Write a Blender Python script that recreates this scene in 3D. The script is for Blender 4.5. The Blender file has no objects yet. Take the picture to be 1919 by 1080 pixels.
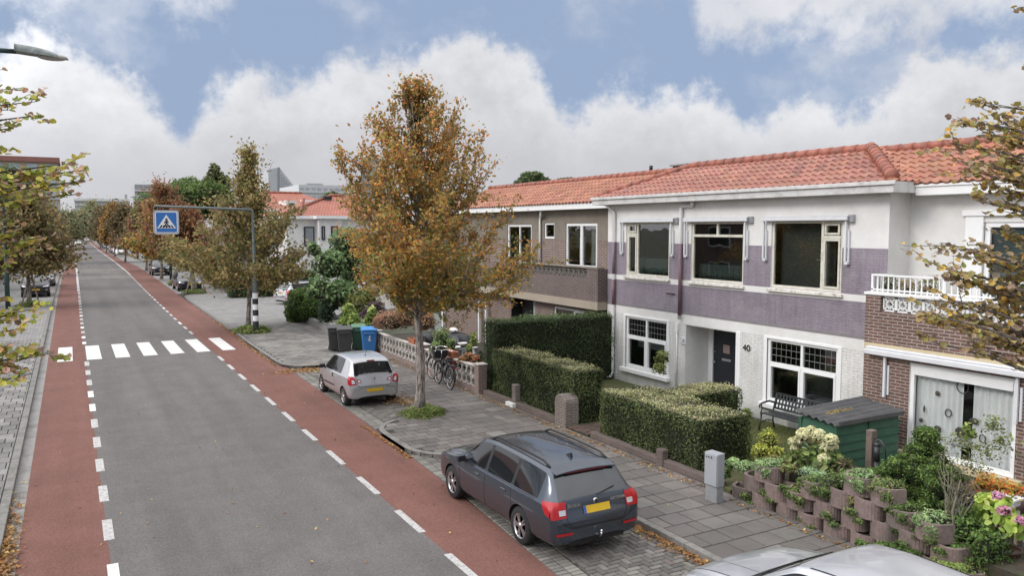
import bpy, bmesh, math, random
import numpy as np
from mathutils import Vector, Matrix
from mathutils.bvhtree import BVHTree
SC = bpy.context.scene
COL = SC.collection
PI = math.pi
R = math.radians
rnd = random.Random(7)
nrg = np.random.default_rng(11)

# ------------------------------------------------------------------ camera
FPX, CAMH = 1490.0, 4.9
PITCH, YAW = R(4.2987), R(29.0366)
def ray(px, py):
    x, y = (px - 959.5) / FPX, -(py - 540) / FPX
    F = math.cos(PITCH) + y * math.sin(PITCH)
    U = -math.sin(PITCH) + y * math.cos(PITCH)
    return Vector((x * math.cos(YAW) + F * math.sin(YAW), -x * math.sin(YAW) + F * math.cos(YAW), U))
def at_y(px, py, Y):
    d = ray(px, py); return Vector((0, 0, CAMH)) + d * (Y / d.y)
def at_x(px, py, X):
    d = ray(px, py); return Vector((0, 0, CAMH)) + d * (X / d.x)
def at_z(px, py, z=0.0):
    d = ray(px, py); return Vector((0, 0, CAMH)) + d * ((z - CAMH) / d.z)

# ------------------------------------------------------------------ objects
OFFS = {}
def thing(name, label, cat, loc=(0, 0, 0), rz=0.0, group=None):
    o = bpy.data.objects.new(name, None)
    COL.objects.link(o)
    o.empty_display_size = 0.2
    o.location = loc; o.rotation_euler = (0, 0, rz)
    o['label'] = label; o['category'] = cat
    if group: o['group'] = group
    OFFS[o.name] = Vector(loc)
    return o
def tag(o, label, cat, group=None, kind=None):
    o['label'] = label; o['category'] = cat
    if group: o['group'] = group
    if kind: o['kind'] = kind
    return o
def children(o):
    return [c for c in bpy.data.objects if c.parent == o]
def copy_tree(o, parent=None):
    c = o.copy(); COL.objects.link(c)
    if parent is not None: c.parent = parent
    for ch in list(o.children):
        copy_tree(ch, c)
    return c

def link_mesh(name, me, parent=None, mats=(), world=True):
    o = bpy.data.objects.new(name, me); COL.objects.link(o)
    for m in (mats if isinstance(mats, (list, tuple)) else [mats]):
        me.materials.append(m)
    if parent is not None:
        o.parent = parent
        off = OFFS.get(parent.name)
        if off is not None:
            OFFS[o.name] = off
            if world:
                me.transform(Matrix.Translation(-off))
    return o

class MB:
    """mesh collector"""
    def __init__(self):
        self.v = []; self.f = []; self.m = []; self.s = []
        self.mi = 0; self.sm = False
    def add(self, vs, fs, M=None):
        b = len(self.v)
        for p in vs:
            p = Vector(p)
            self.v.append(M @ p if M is not None else p)
        for f in fs:
            self.f.append([b + i for i in f]); self.m.append(self.mi); self.s.append(self.sm)
    def box(self, x0, x1, y0, y1, z0, z1, M=None):
        self.add([(x0,y0,z0),(x1,y0,z0),(x1,y1,z0),(x0,y1,z0),(x0,y0,z1),(x1,y0,z1),(x1,y1,z1),(x0,y1,z1)],
                 [(0,3,2,1),(4,5,6,7),(0,1,5,4),(1,2,6,5),(2,3,7,6),(3,0,4,7)], M)
    def cbox(self, c, s, M=None):
        self.box(c[0]-s[0]/2,c[0]+s[0]/2,c[1]-s[1]/2,c[1]+s[1]/2,c[2]-s[2]/2,c[2]+s[2]/2, M)
    def quad(self, a, b, c, d):
        self.add([a,b,c,d], [(0,1,2,3)])
    def poly(self, pts):
        self.add(pts, [tuple(range(len(pts)))])
    def prism(self, pts, z0, z1, M=None):
        n = len(pts)
        a = sum(pts[i][0]*pts[(i+1)%n][1]-pts[(i+1)%n][0]*pts[i][1] for i in range(n))
        if a < 0: pts = pts[::-1]
        vs = [(p[0],p[1],z0) for p in pts]+[(p[0],p[1],z1) for p in pts]
        fs = [tuple(range(n-1,-1,-1)), tuple(range(n,2*n))]+[(i,(i+1)%n,n+(i+1)%n,n+i) for i in range(n)]
        self.add(vs, fs, M)
    def tube(self, path, rad, n=8, cap=True, M=None):
        path = [Vector(p) for p in path]
        if not isinstance(rad, (list, tuple)): rad = [rad]*len(path)
        vs = []; fs = []
        up = Vector((0.13, 0.31, 0.94))
        for i, p in enumerate(path):
            d = (path[min(i+1,len(path)-1)]-path[max(i-1,0)])
            if d.length < 1e-9: d = Vector((0,0,1))
            d.normalize()
            a = d.cross(up)
            if a.length < 1e-3: a = d.cross(Vector((1,0,0)))
            a.normalize(); b = d.cross(a).normalized()
            for k in range(n):
                t = 2*PI*k/n
                vs.append(p + (a*math.cos(t)+b*math.sin(t))*rad[i])
        for i in range(len(path)-1):
            for k in range(n):
                k2 = (k+1) % n
                fs.append((i*n+k, (i+1)*n+k, (i+1)*n+k2, i*n+k2))
        if cap:
            fs.append(tuple(range(n))); fs.append(tuple(range(len(path)*n-1, (len(path)-1)*n-1, -1)))
        s = self.sm; self.sm = True
        self.add(vs, fs, M); self.sm = s
    def bar(self, p0, p1, w, h=None):
        """square bar"""
        h = h or w
        p0 = Vector(p0); p1 = Vector(p1); d = (p1-p0).normalized()
        a = d.cross(Vector((0,0,1)))
        if a.length < 1e-3: a = Vector((1,0,0))
        a.normalize(); b = a.cross(d).normalized()
        vs = []
        for p in (p0, p1):
            for sa, sb in ((-1,-1),(1,-1),(1,1),(-1,1)):
                vs.append(p + a*sa*w/2 + b*sb*h/2)
        self.add(vs, [(0,1,2,3),(7,6,5,4),(0,4,5,1),(1,5,6,2),(2,6,7,3),(3,7,4,0)])
    def lathe(self, prof, c=(0,0,0), n=20, axis='z', M=None, cap=True):
        vs = []; fs = []
        for r, z in prof:
            for k in range(n):
                t = 2*PI*k/n
                if axis == 'z': vs.append((c[0]+r*math.cos(t), c[1]+r*math.sin(t), c[2]+z))
                elif axis == 'x': vs.append((c[0]+z, c[1]+r*math.cos(t), c[2]+r*math.sin(t)))
                else: vs.append((c[0]+r*math.sin(t), c[1]+z, c[2]+r*math.cos(t)))
        for i in range(len(prof)-1):
            for k in range(n):
                k2 = (k+1) % n
                fs.append((i*n+k, i*n+k2, (i+1)*n+k2, (i+1)*n+k))
        s = self.sm; self.sm = True
        self.add(vs, fs, M)
        if cap and prof[0][0] > 1e-6: self.add([vs[k] for k in range(n)][::-1], [tuple(range(n))], M)
        if cap and prof[-1][0] > 1e-6: self.add([vs[(len(prof)-1)*n+k] for k in range(n)], [tuple(range(n))], M)
        self.sm = s
    def ball(self, c, r, n=12, m=8, M=None):
        r = r if isinstance(r, (tuple, list)) else (r, r, r)
        vs = []; fs = []
        for i in range(m+1):
            p = -PI/2+PI*i/m
            for k in range(n):
                t = 2*PI*k/n
                vs.append((c[0]+r[0]*math.cos(p)*math.cos(t), c[1]+r[1]*math.cos(p)*math.sin(t), c[2]+r[2]*math.sin(p)))
        for i in range(m):
            for k in range(n):
                k2 = (k+1) % n
                fs.append((i*n+k, i*n+k2, (i+1)*n+k2, (i+1)*n+k))
        s = self.sm; self.sm = True
        self.add(vs, fs, M); self.sm = s
    def build(self, name, mats, parent=None, bevel=0.0, seg=2, world=True, sub=0):
        me = bpy.data.meshes.new(name)
        me.from_pydata([tuple(p) for p in self.v], [], self.f)
        me.polygons.foreach_set('material_index', self.m)
        me.polygons.foreach_set('use_smooth', self.s)
        me.update()
        box_uv(me)
        o = link_mesh(name, me, parent, mats, world)
        if bevel:
            b = o.modifiers.new('Bevel', 'BEVEL'); b.width = bevel; b.segments = seg; b.limit_method = 'ANGLE'; b.angle_limit = R(40)
        if sub:
            s = o.modifiers.new('Sub', 'SUBSURF'); s.levels = s.render_levels = sub
        return o

def box_uv(me):
    n = len(me.loops)
    if n == 0: return
    uvl = me.uv_layers.new(name='UV')
    vi = np.empty(n, np.int32); me.loops.foreach_get('vertex_index', vi)
    co = np.empty(len(me.vertices)*3); me.vertices.foreach_get('co', co); co = co.reshape(-1, 3)
    pn = np.empty(len(me.polygons)*3); me.polygons.foreach_get('normal', pn); pn = np.abs(pn.reshape(-1, 3))
    lt = np.empty(len(me.polygons), np.int32); me.polygons.foreach_get('loop_total', lt)
    ln = np.repeat(pn, lt, axis=0)
    P = co[vi]
    uv = np.empty((n, 2))
    ax = np.argmax(ln, axis=1)
    z = ax == 2; x = ax == 0; y = ax == 1
    uv[z] = P[z][:, [0, 1]]; uv[x] = P[x][:, [1, 2]]; uv[y] = P[y][:, [0, 2]]
    uvl.data.foreach_set('uv', uv.ravel())

def quads_mesh(name, V, Q, cols=None, mat_idx=None, smooth=None):
    """fast all-quad mesh; V (n,3), Q (m,4), cols per vertex (n,3)"""
    me = bpy.data.meshes.new(name)
    V = np.asarray(V, np.float32); Q = np.asarray(Q, np.int32)
    me.vertices.add(len(V)); me.vertices.foreach_set('co', V.ravel())
    me.loops.add(Q.size); me.loops.foreach_set('vertex_index', Q.ravel())
    me.polygons.add(len(Q))
    me.polygons.foreach_set('loop_start', np.arange(0, Q.size, 4, dtype=np.int32))
    me.polygons.foreach_set('loop_total', np.full(len(Q), 4, np.int32))
    if mat_idx is not None: me.polygons.foreach_set('material_index', np.asarray(mat_idx, np.int32))
    me.polygons.foreach_set('use_smooth', np.full(len(Q), bool(smooth)))
    if cols is not None:
        a = me.color_attributes.new('Col', 'FLOAT_COLOR', 'POINT')
        c = np.ones((len(V), 4), np.float32); c[:, :3] = cols
        a.data.foreach_set('color', c.ravel())
    me.update(calc_edges=True)
    return me

# ------------------------------------------------------------------ materials
def new_mat(name):
    m = bpy.data.materials.new(name); m.use_nodes = True
    nt = m.node_tree; nt.nodes.clear()
    out = nt.nodes.new('ShaderNodeOutputMaterial')
    p = nt.nodes.new('ShaderNodeBsdfPrincipled')
    nt.links.new(p.outputs[0], out.inputs[0])
    return m, nt, p, out
def N(nt, t, **kw):
    n = nt.nodes.new(t)
    for k, v in kw.items():
        if k in n.inputs.keys(): n.inputs[k].default_value = v
        else: setattr(n, k, v)
    return n
def L(nt, a, b): nt.links.new(a, b)
def rgb(c): return (c[0], c[1], c[2], 1.0)
def ramp(nt, src, stops):
    r = nt.nodes.new('ShaderNodeValToRGB')
    e = r.color_ramp.elements
    while len(e) < len(stops): e.new(0.5)
    for i, (p, c) in enumerate(stops):
        e[i].position = p; e[i].color = rgb(c) if not isinstance(c, (int, float)) else (c, c, c, 1)
    L(nt, src, r.inputs[0]); return r
def mix(nt, fac, a, b, mode='MIX'):
    n = nt.nodes.new('ShaderNodeMix'); n.data_type = 'RGBA'; n.blend_type = mode
    for sock, v in ((n.inputs[0], fac), (n.inputs[6], a), (n.inputs[7], b)):
        if isinstance(v, (int, float)): sock.default_value = v
        elif isinstance(v, tuple): sock.default_value = rgb(v)
        else: L(nt, v, sock)
    return n.outputs[2]
def bump(nt, p, h, strength=0.3, dist=0.01):
    b = N(nt, 'ShaderNodeBump', Strength=strength, Distance=dist); L(nt, h, b.inputs['Height']); L(nt, b.outputs[0], p.inputs['Normal'])
def coord(nt, kind):
    if kind == 'pos': return nt.nodes.new('ShaderNodeNewGeometry').outputs['Position']
    tc = nt.nodes.new('ShaderNodeTexCoord')
    return tc.outputs['UV' if kind == 'uv' else 'Object']
def noise(nt, co, scale, detail=4, rough=0.55):
    n = N(nt, 'ShaderNodeTexNoise', Scale=scale, Detail=detail, Roughness=rough); L(nt, co, n.inputs['Vector']); return n.outputs[0]

def plain(name, c, rough=0.6, var=0.12, scale=6.0, metallic=0.0, bmp=0.0, co='obj', spec=0.5, coat=0.0, dirt=None, dirt_scale=1.5):
    m, nt, p, out = new_mat(name)
    cv = coord(nt, co)
    n = noise(nt, cv, scale, 6, 0.6)
    lo = tuple(x*(1-var) for x in c); hi = tuple(min(1, x*(1+var)) for x in c)
    r = ramp(nt, n, [(0.3, lo), (0.7, hi)])
    col = r.outputs[0]
    if dirt is not None:
        n2 = noise(nt, cv, dirt_scale, 8, 0.7)
        f = ramp(nt, n2, [(0.48, 0.0), (0.72, 1.0)])
        col = mix(nt, f.outputs[0], col, dirt)
    L(nt, col, p.inputs['Base Color'])
    p.inputs['Roughness'].default_value = rough; p.inputs['Metallic'].default_value = metallic
    p.inputs['Specular IOR Level'].default_value = spec
    p.inputs['Coat Weight'].default_value = coat; p.inputs['Coat Roughness'].default_value = 0.04
    if bmp: bump(nt, p, n, bmp, 0.01)
    return m

def attr_mat(name, rough=0.7, var=0.25, scale=30.0, bmp=0.15, spec=0.3, stain=None):
    """colour from the mesh's colour attribute, broken up by noise"""
    m, nt, p, out = new_mat(name)
    a = N(nt, 'ShaderNodeAttribute', attribute_name='Col')
    cv = coord(nt, 'pos')
    n = noise(nt, cv, scale, 6, 0.65)
    r = ramp(nt, n, [(0.25, (1-var,)*3), (0.75, (1+var*0.6,)*3)])
    c = mix(nt, 1.0, a.outputs[0], r.outputs[0], 'MULTIPLY')
    if stain:
        n2 = noise(nt, cv, 0.9, 6, 0.65)
        f = ramp(nt, n2, [(0.42, 0.0), (0.75, 0.75)])
        c = mix(nt, f.outputs[0], c, stain)
    L(nt, c, p.inputs['Base Color']); p.inputs['Roughness'].default_value = rough
    p.inputs['Specular IOR Level'].default_value = spec
    if bmp: bump(nt, p, n, bmp, 0.01)
    return m

def leaf_mat(name, trans=0.42, rough=0.55):
    m, nt, p, out = new_mat(name)
    a = N(nt, 'ShaderNodeAttribute', attribute_name='Col')
    L(nt, a.outputs[0], p.inputs['Base Color']); p.inputs['Roughness'].default_value = rough
    p.inputs['Specular IOR Level'].default_value = 0.3
    t = nt.nodes.new('ShaderNodeBsdfTranslucent'); L(nt, a.outputs[0], t.inputs[0])
    mx = nt.nodes.new('ShaderNodeMixShader'); mx.inputs[0].default_value = trans
    L(nt, p.outputs[0], mx.inputs[1]); L(nt, t.outputs[0], mx.inputs[2]); L(nt, mx.outputs[0], out.inputs[0])
    return m

def brick_mat(name, c1, c2, mortar, bw=0.215, rh=0.065, ms=0.011, bmp=0.5, rough=0.85, dirt=None, off=0.5, streak=0.12):
    m, nt, p, out = new_mat(name)
    uv = coord(nt, 'uv')
    b = nt.nodes.new('ShaderNodeTexBrick'); b.offset = off
    L(nt, uv, b.inputs['Vector'])
    for k, v in (('Color1', rgb(c1)), ('Color2', rgb(c2)), ('Mortar', rgb(mortar)), ('Scale', 1.0), ('Mortar Size', ms), ('Mortar Smooth', 0.15), ('Brick Width', bw), ('Row Height', rh), ('Bias', 0.0)):
        b.inputs[k].default_value = v
    n = noise(nt, uv, 22, 6, 0.7)
    r = ramp(nt, n, [(0.25, (0.72,)*3), (0.75, (1.18,)*3)])
    c = mix(nt, 1.0, b.outputs[0], r.outputs[0], 'MULTIPLY')
    n2 = noise(nt, uv, 0.8, 6, 0.65)
    r2 = ramp(nt, n2, [(0.3, (0.82,)*3), (0.7, (1.1,)*3)])
    c = mix(nt, 1.0, c, r2.outputs[0], 'MULTIPLY')
    mp = N(nt, 'ShaderNodeMapping'); L(nt, uv, mp.inputs[0]); mp.inputs['Scale'].default_value = (4.5, 0.45, 1)
    r3 = ramp(nt, noise(nt, mp.outputs[0], 1.6, 7, 0.65), [(0.3, (1-streak,)*3), (0.65, (1+streak*.4,)*3)])
    c = mix(nt, 1.0, c, r3.outputs[0], 'MULTIPLY')
    if dirt: 
        f = ramp(nt, noise(nt, uv, 1.7, 7, 0.7), [(0.5, 0.0), (0.8, 0.7)])
        c = mix(nt, f.outputs[0], c, dirt)
    L(nt, c, p.inputs['Base Color']); p.inputs['Roughness'].default_value = rough
    inv = N(nt, 'ShaderNodeMath', operation='SUBTRACT'); inv.inputs[0].default_value = 1.0; L(nt, b.outputs['Fac'], inv.inputs[1])
    mx = N(nt, 'ShaderNodeMath', operation='MULTIPLY_ADD'); L(nt, n, mx.inputs[0]); mx.inputs[1].default_value = 0.35; L(nt, inv.outputs[0], mx.inputs[2])
    bump(nt, p, mx.outputs[0], bmp, 0.012)
    return m

def glass_mat(name, tint=(0.8, 0.85, 0.85), refl=0.14):
    m, nt, p, out = new_mat(name)
    nt.nodes.remove(p)
    t = N(nt, 'ShaderNodeBsdfTransparent'); t.inputs[0].default_value = rgb(tint)
    g = N(nt, 'ShaderNodeBsdfGlossy'); g.inputs['Roughness'].default_value = 0.015
    n = noise(nt, coord(nt, 'pos'), 1.3, 2); bp = N(nt, 'ShaderNodeBump', Strength=0.03, Distance=0.05); L(nt, n, bp.inputs['Height']); L(nt, bp.outputs[0], g.inputs['Normal'])
    lw = N(nt, 'ShaderNodeLayerWeight', Blend=0.35)
    f = N(nt, 'ShaderNodeMath', operation='MULTIPLY_ADD'); L(nt, lw.outputs['Fresnel'], f.inputs[0]); f.inputs[1].default_value = 0.6; f.inputs[2].default_value = refl
    mx = N(nt, 'ShaderNodeMixShader'); L(nt, f.outputs[0], mx.inputs[0]); L(nt, t.outputs[0], mx.inputs[1]); L(nt, g.outputs[0], mx.inputs[2])
    L(nt, mx.outputs[0], out.inputs[0])
    return m

def paint_mat(name, c, metallic=0.5, rough=0.35):
    m, nt, p, out = new_mat(name)
    n = noise(nt, coord(nt, 'obj'), 3.0, 6, 0.7)
    r = ramp(nt, n, [(0.3, tuple(x*0.92 for x in c)), (0.7, tuple(x*1.06 for x in c))])
    L(nt, r.outputs[0], p.inputs['Base Color'])
    p.inputs['Metallic'].default_value = metallic; p.inputs['Roughness'].default_value = rough
    p.inputs['Coat Weight'].default_value = 0.8; p.inputs['Coat Roughness'].default_value = 0.05
    return m

def emis(name, c, s): 
    m, nt, p, out = new_mat(name)
    p.inputs['Base Color'].default_value = rgb(c); p.inputs['Emission Color'].default_value = rgb(c); p.inputs['Emission Strength'].default_value = s
    return m

M_LEAF = leaf_mat('leaf')
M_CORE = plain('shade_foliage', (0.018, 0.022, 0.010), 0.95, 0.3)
M_BARK = None

# ------------------------------------------------------------------ foliage
LB = 2.1
def pal(cols, n, jit=0.22, ch=0.08):
    """cols: list of (rgb, weight)"""
    w = np.array([c[1] for c in cols], float); w /= w.sum()
    C = np.array([c[0] for c in cols], float)
    k = nrg.choice(len(C), size=n, p=w)
    out = C[k]*(1+nrg.uniform(-jit, jit, (n, 1)))
    return np.clip(out*(1+nrg.uniform(-ch, ch, (n, 3))), 0.002, 1)

def unit(a): return a/np.maximum(np.linalg.norm(a, axis=1, keepdims=True), 1e-9)

def leaf_arrays(P, Nn, size, cols, tdir=None, ratio=0.55, fold=0.25, shape='diamond'):
    n = len(P); P = np.asarray(P, float); cols = np.clip(np.asarray(cols)*LB, .002, .8)
    Nn = unit(np.asarray(Nn, float))
    t = nrg.normal(size=(n, 3)) if tdir is None else np.asarray(tdir, float)
    t = unit(t-(t*Nn).sum(1, keepdims=True)*Nn)
    b = np.cross(Nn, t)
    size = np.broadcast_to(np.asarray(size, float), (n,))[:, None]
    l = size*0.5; w = size*0.5*ratio
    if shape == 'diamond':
        V = np.stack([P-t*l, P+b*w+Nn*fold*w, P+t*l, P-b*w+Nn*fold*w], axis=1).reshape(-1, 3)
        Q = np.arange(4*n).reshape(n, 4); c = np.repeat(cols, 4, axis=0)
    else:  # round leaf folded along its midrib: two quads
        V = np.stack([P-t*l, P+t*l, P+t*l*0.55+b*w+Nn*fold*w, P-t*l*0.55+b*w*0.95+Nn*fold*w,
                      P+t*l*0.55-b*w+Nn*fold*w, P-t*l*0.55-b*w*0.95+Nn*fold*w], axis=1).reshape(-1, 3)
        o = (6*np.arange(n))[:, None]
        Q = np.concatenate([o+np.array([[0, 3, 2, 1]]), o+np.array([[0, 1, 4, 5]])], axis=0)
        c = np.repeat(cols, 6, axis=0)
    return V, Q, c

def cube_sphere(c, r, k=5):
    """all-quad ellipsoid"""
    V = []; Q = []
    for ax in range(3):
        for s in (-1, 1):
            b = len(V)
            for i in range(k+1):
                for j in range(k+1):
                    p = [0, 0, 0]; p[ax] = s; p[(ax+1) % 3] = -1+2*i/k; p[(ax+2) % 3] = -1+2*j/k
                    p = np.array(p, float); p /= np.linalg.norm(p)
                    V.append(p*np.array(r)+np.array(c))
            for i in range(k):
                for j in range(k):
                    q = [b+i*(k+1)+j, b+(i+1)*(k+1)+j, b+(i+1)*(k+1)+j+1, b+i*(k+1)+j+1]
                    Q.append(q if s > 0 else q[::-1])
    return np.array(V), np.array(Q)

def box_quads(b):
    x0, x1, y0, y1, z0, z1 = b
    V = np.array([(x0,y0,z0),(x1,y0,z0),(x1,y1,z0),(x0,y1,z0),(x0,y0,z1),(x1,y0,z1),(x1,y1,z1),(x0,y1,z1)], float)
    Q = np.array([(0,3,2,1),(4,5,6,7),(0,1,5,4),(1,2,6,5),(2,3,7,6),(3,0,4,7)])
    return V, Q

def foliage(name, leafsets, cores=(), parent=None, mat=None, core_col=(0.02, 0.025, 0.01)):
    Vs = []; Qs = []; Cs = []; mi = []; b = 0
    for V, Q, c in leafsets:
        Vs.append(V); Qs.append(Q+b); Cs.append(c); mi.append(np.zeros(len(Q))); b += len(V)
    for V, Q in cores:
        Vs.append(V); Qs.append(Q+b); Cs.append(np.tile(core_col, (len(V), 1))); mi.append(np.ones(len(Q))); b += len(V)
    me = quads_mesh(name, np.concatenate(Vs), np.concatenate(Qs), np.concatenate(Cs), np.concatenate(mi))
    return link_mesh(name, me, parent, [mat or M_LEAF, M_CORE])

def ellipsoid_leaves(c, r, n, size, cols, shell=0.6, out=0.6, ratio=0.55, shape='diamond', zmin=-0.6, lump=0.15, top_light=0.0):
    d = unit(nrg.normal(size=(n, 3)))
    d[:, 2] = np.where(d[:, 2] < zmin, -d[:, 2], d[:, 2])
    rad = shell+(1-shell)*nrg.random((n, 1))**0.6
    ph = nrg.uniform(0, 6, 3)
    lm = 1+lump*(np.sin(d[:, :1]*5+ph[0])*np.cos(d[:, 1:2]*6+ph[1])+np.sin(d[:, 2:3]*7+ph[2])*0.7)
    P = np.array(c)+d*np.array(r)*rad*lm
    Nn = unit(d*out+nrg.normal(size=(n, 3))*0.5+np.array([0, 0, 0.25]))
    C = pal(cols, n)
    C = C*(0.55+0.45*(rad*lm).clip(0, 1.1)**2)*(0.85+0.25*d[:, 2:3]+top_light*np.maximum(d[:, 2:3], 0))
    return leaf_arrays(P, Nn, size*nrg.uniform(0.7, 1.25, n), np.clip(C, 0.002, 1), ratio=ratio, shape=shape)

def hedge_leaves(b, dens, size, side, top, bulge=0.05):
    x0, x1, y0, y1, z0, z1 = b
    sets = []
    faces = [((x1-x0)*(y1-y0), 'z+'), ((y1-y0)*(z1-z0), 'x-'), ((y1-y0)*(z1-z0), 'x+'), ((x1-x0)*(z1-z0), 'y-'), ((x1-x0)*(z1-z0), 'y+')]
    for area, f in faces:
        n = int(area*dens)
        u = nrg.random(n); v = nrg.random(n)
        if f == 'z+': P = np.stack([x0+u*(x1-x0), y0+v*(y1-y0), np.full(n, z1)], 1); d = np.array([0, 0, 1.0])
        elif f[0] == 'x': P = np.stack([np.full(n, x0 if f[1] == '-' else x1), y0+u*(y1-y0), z0+v*(z1-z0)], 1); d = np.array([-1.0 if f[1] == '-' else 1, 0, 0])
        else: P = np.stack([x0+u*(x1-x0), np.full(n, y0 if f[1] == '-' else y1), z0+v*(z1-z0)], 1); d = np.array([0, -1.0 if f[1] == '-' else 1, 0])
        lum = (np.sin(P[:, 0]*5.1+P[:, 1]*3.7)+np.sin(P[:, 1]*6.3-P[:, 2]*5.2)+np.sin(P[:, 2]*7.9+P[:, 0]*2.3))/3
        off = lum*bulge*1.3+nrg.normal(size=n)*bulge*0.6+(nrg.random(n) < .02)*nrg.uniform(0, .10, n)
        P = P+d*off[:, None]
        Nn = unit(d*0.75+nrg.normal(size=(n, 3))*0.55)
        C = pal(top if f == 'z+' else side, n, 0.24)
        C = C*(0.70+0.42*np.clip(off/bulge, -1, 1)[:, None])  # hollows of the hedge darkened, their shade put into the leaf colour
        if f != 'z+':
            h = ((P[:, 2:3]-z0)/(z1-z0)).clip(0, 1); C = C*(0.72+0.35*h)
        sets.append(leaf_arrays(P, Nn, size*nrg.uniform(0.7, 1.3, n), np.clip(C, 0.002, 1), ratio=0.6))
    return sets

def interp(x, pts):
    if x <= pts[0][0]: return pts[0][1]
    for (a, va), (b, vb) in zip(pts, pts[1:]):
        if x <= b: return va+(vb-va)*(x-a)/(b-a)
    return pts[-1][1]

def grow(rng, base, H, fork, r0, env, n_lat, n_twig, per_twig, leaf, up=0.55, lean=(0, 0), spread=0.16, wig=0.04, nseg=5, twig_len=0.34, shift=(0, 0), zlow=None):
    """returns trunk MB, leaf positions, leaf directions, relative heights; base in world coordinates"""
    B = Vector(base); mb = MB(); mb.sm = True
    P = []; D = []
    def axis(z):
        t = z/H
        return B + Vector((lean[0]*t*t+wig*math.sin(z*1.7+r0*40), lean[1]*t*t+wig*math.cos(z*1.3+r0*20), z))
    emax = max(e[1] for e in env)
    zs = [H*i/14 for i in range(15)]
    mb.tube([axis(z) for z in zs], [max(0.006, r0*(1.25 if z == 0 else 1)*(1-0.93*(z/H)**0.8)) for z in zs], 9)
    zlow = zlow if zlow is not None else fork
    for i in range(n_lat):
        f = (i+rng.random())/n_lat
        z0 = fork+(H*0.97-fork)*f**1.55
        a = i*2.399963+rng.uniform(-0.4, 0.4)
        # target point on envelope above the start
        zt = min(H*0.99, z0+up*interp(z0+0.3, env)*rng.uniform(0.6, 1.3))
        if f < 0.25: zt = zlow+(zt-zlow)*rng.uniform(0.05, 1)
        rt = interp(zt, env)*rng.uniform(0.55, 1.12)
        s = axis(z0); e = axis(zt); sw = min(1, rt/emax*1.2); e = Vector((e.x+rt*math.cos(a)+shift[0]*sw, e.y+rt*math.sin(a)+shift[1]*sw, B.z+zt))
        pts = []
        Lb = (e-s).length
        for k in range(nseg+1):
            t = k/nseg
            p = s.lerp(e, t)+Vector((0, 0, 1))*(-0.10*Lb*math.sin(PI*t))+Vector((rng.uniform(-1, 1), rng.uniform(-1, 1), rng.uniform(-1, 1)))*0.03*Lb*(0 if k == 0 else 1)
            pts.append(p)
        rb = max(0.008, r0*0.38*(1-0.75*z0/H))
        mb.tube(pts, [rb*(1-0.85*k/nseg) for k in range(nseg+1)], 5, False)
        nt_ = max(3, int(n_twig*min(1.25, rt/emax*1.35)))
        for j in range(nt_):
            t = 0.18+0.82*((j+rng.random())/nt_)**.85
            q = t*nseg; k = min(nseg-1, int(q)); p0 = pts[k].lerp(pts[k+1], q-k)
            d = (pts[k+1]-pts[k]).normalized()
            d = (d*0.8+Vector((rng.gauss(0, 0.55), rng.gauss(0, 0.55), rng.gauss(0.15, 0.45)))).normalized()
            tl = twig_len*rng.uniform(0.6, 1.3)*max(0.5, interp(zt, env))**0.5
            p1 = p0+d*tl
            if per_twig >= 6: mb.tube([p0, p0.lerp(p1, .5)+Vector((0, 0, .02)), p1], [rb*0.3, rb*0.2, 0.002], 3, False)
            for l in range(per_twig):
                u = rng.random()**0.7
                p = p0.lerp(p1, u)+Vector((rng.gauss(0, 1), rng.gauss(0, 1), rng.gauss(0, 1)))*spread*(0.3+0.5*u)
                P.append(p); D.append(d)
    return mb, np.array([tuple(p) for p in P]), np.array([tuple(d) for d in D])
# ------------------------------------------------------------------ camera, sun, sky
cam = bpy.data.cameras.new('camera'); cam.sensor_width = 36.0; cam.lens = 36.0*FPX/1919.0
cam.clip_start = 0.1; cam.clip_end = 6000
co = bpy.data.objects.new('camera', cam); COL.objects.link(co)
fwd = Vector((math.sin(YAW)*math.cos(PITCH), math.cos(YAW)*math.cos(PITCH), -math.sin(PITCH)))
co.location = (0, 0, CAMH); co.rotation_euler = fwd.to_track_quat('-Z', 'Y').to_euler()
SC.camera = co
SC.view_settings.view_transform = 'Standard'; SC.view_settings.look = 'None'; SC.view_settings.exposure = 0; SC.view_settings.gamma = 1
SC.cycles.max_bounces = 7; SC.cycles.transparent_max_bounces = 10; SC.cycles.use_denoising = True

SUN_AZ, SUN_EL = R(-82), R(33)      # azimuth from +Y towards +X
sd = Vector((math.sin(SUN_AZ)*math.cos(SUN_EL), math.cos(SUN_AZ)*math.cos(SUN_EL), math.sin(SUN_EL)))
sl = bpy.data.lights.new('sun', 'SUN'); sl.energy = 1.4; sl.angle = R(18); sl.color = (1.0, 0.965, 0.91)
so = bpy.data.objects.new('sun', sl); COL.objects.link(so)
so.rotation_euler = (-sd).to_track_quat('-Z', 'Y').to_euler(); so.location = (-20, -20, 40)

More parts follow.
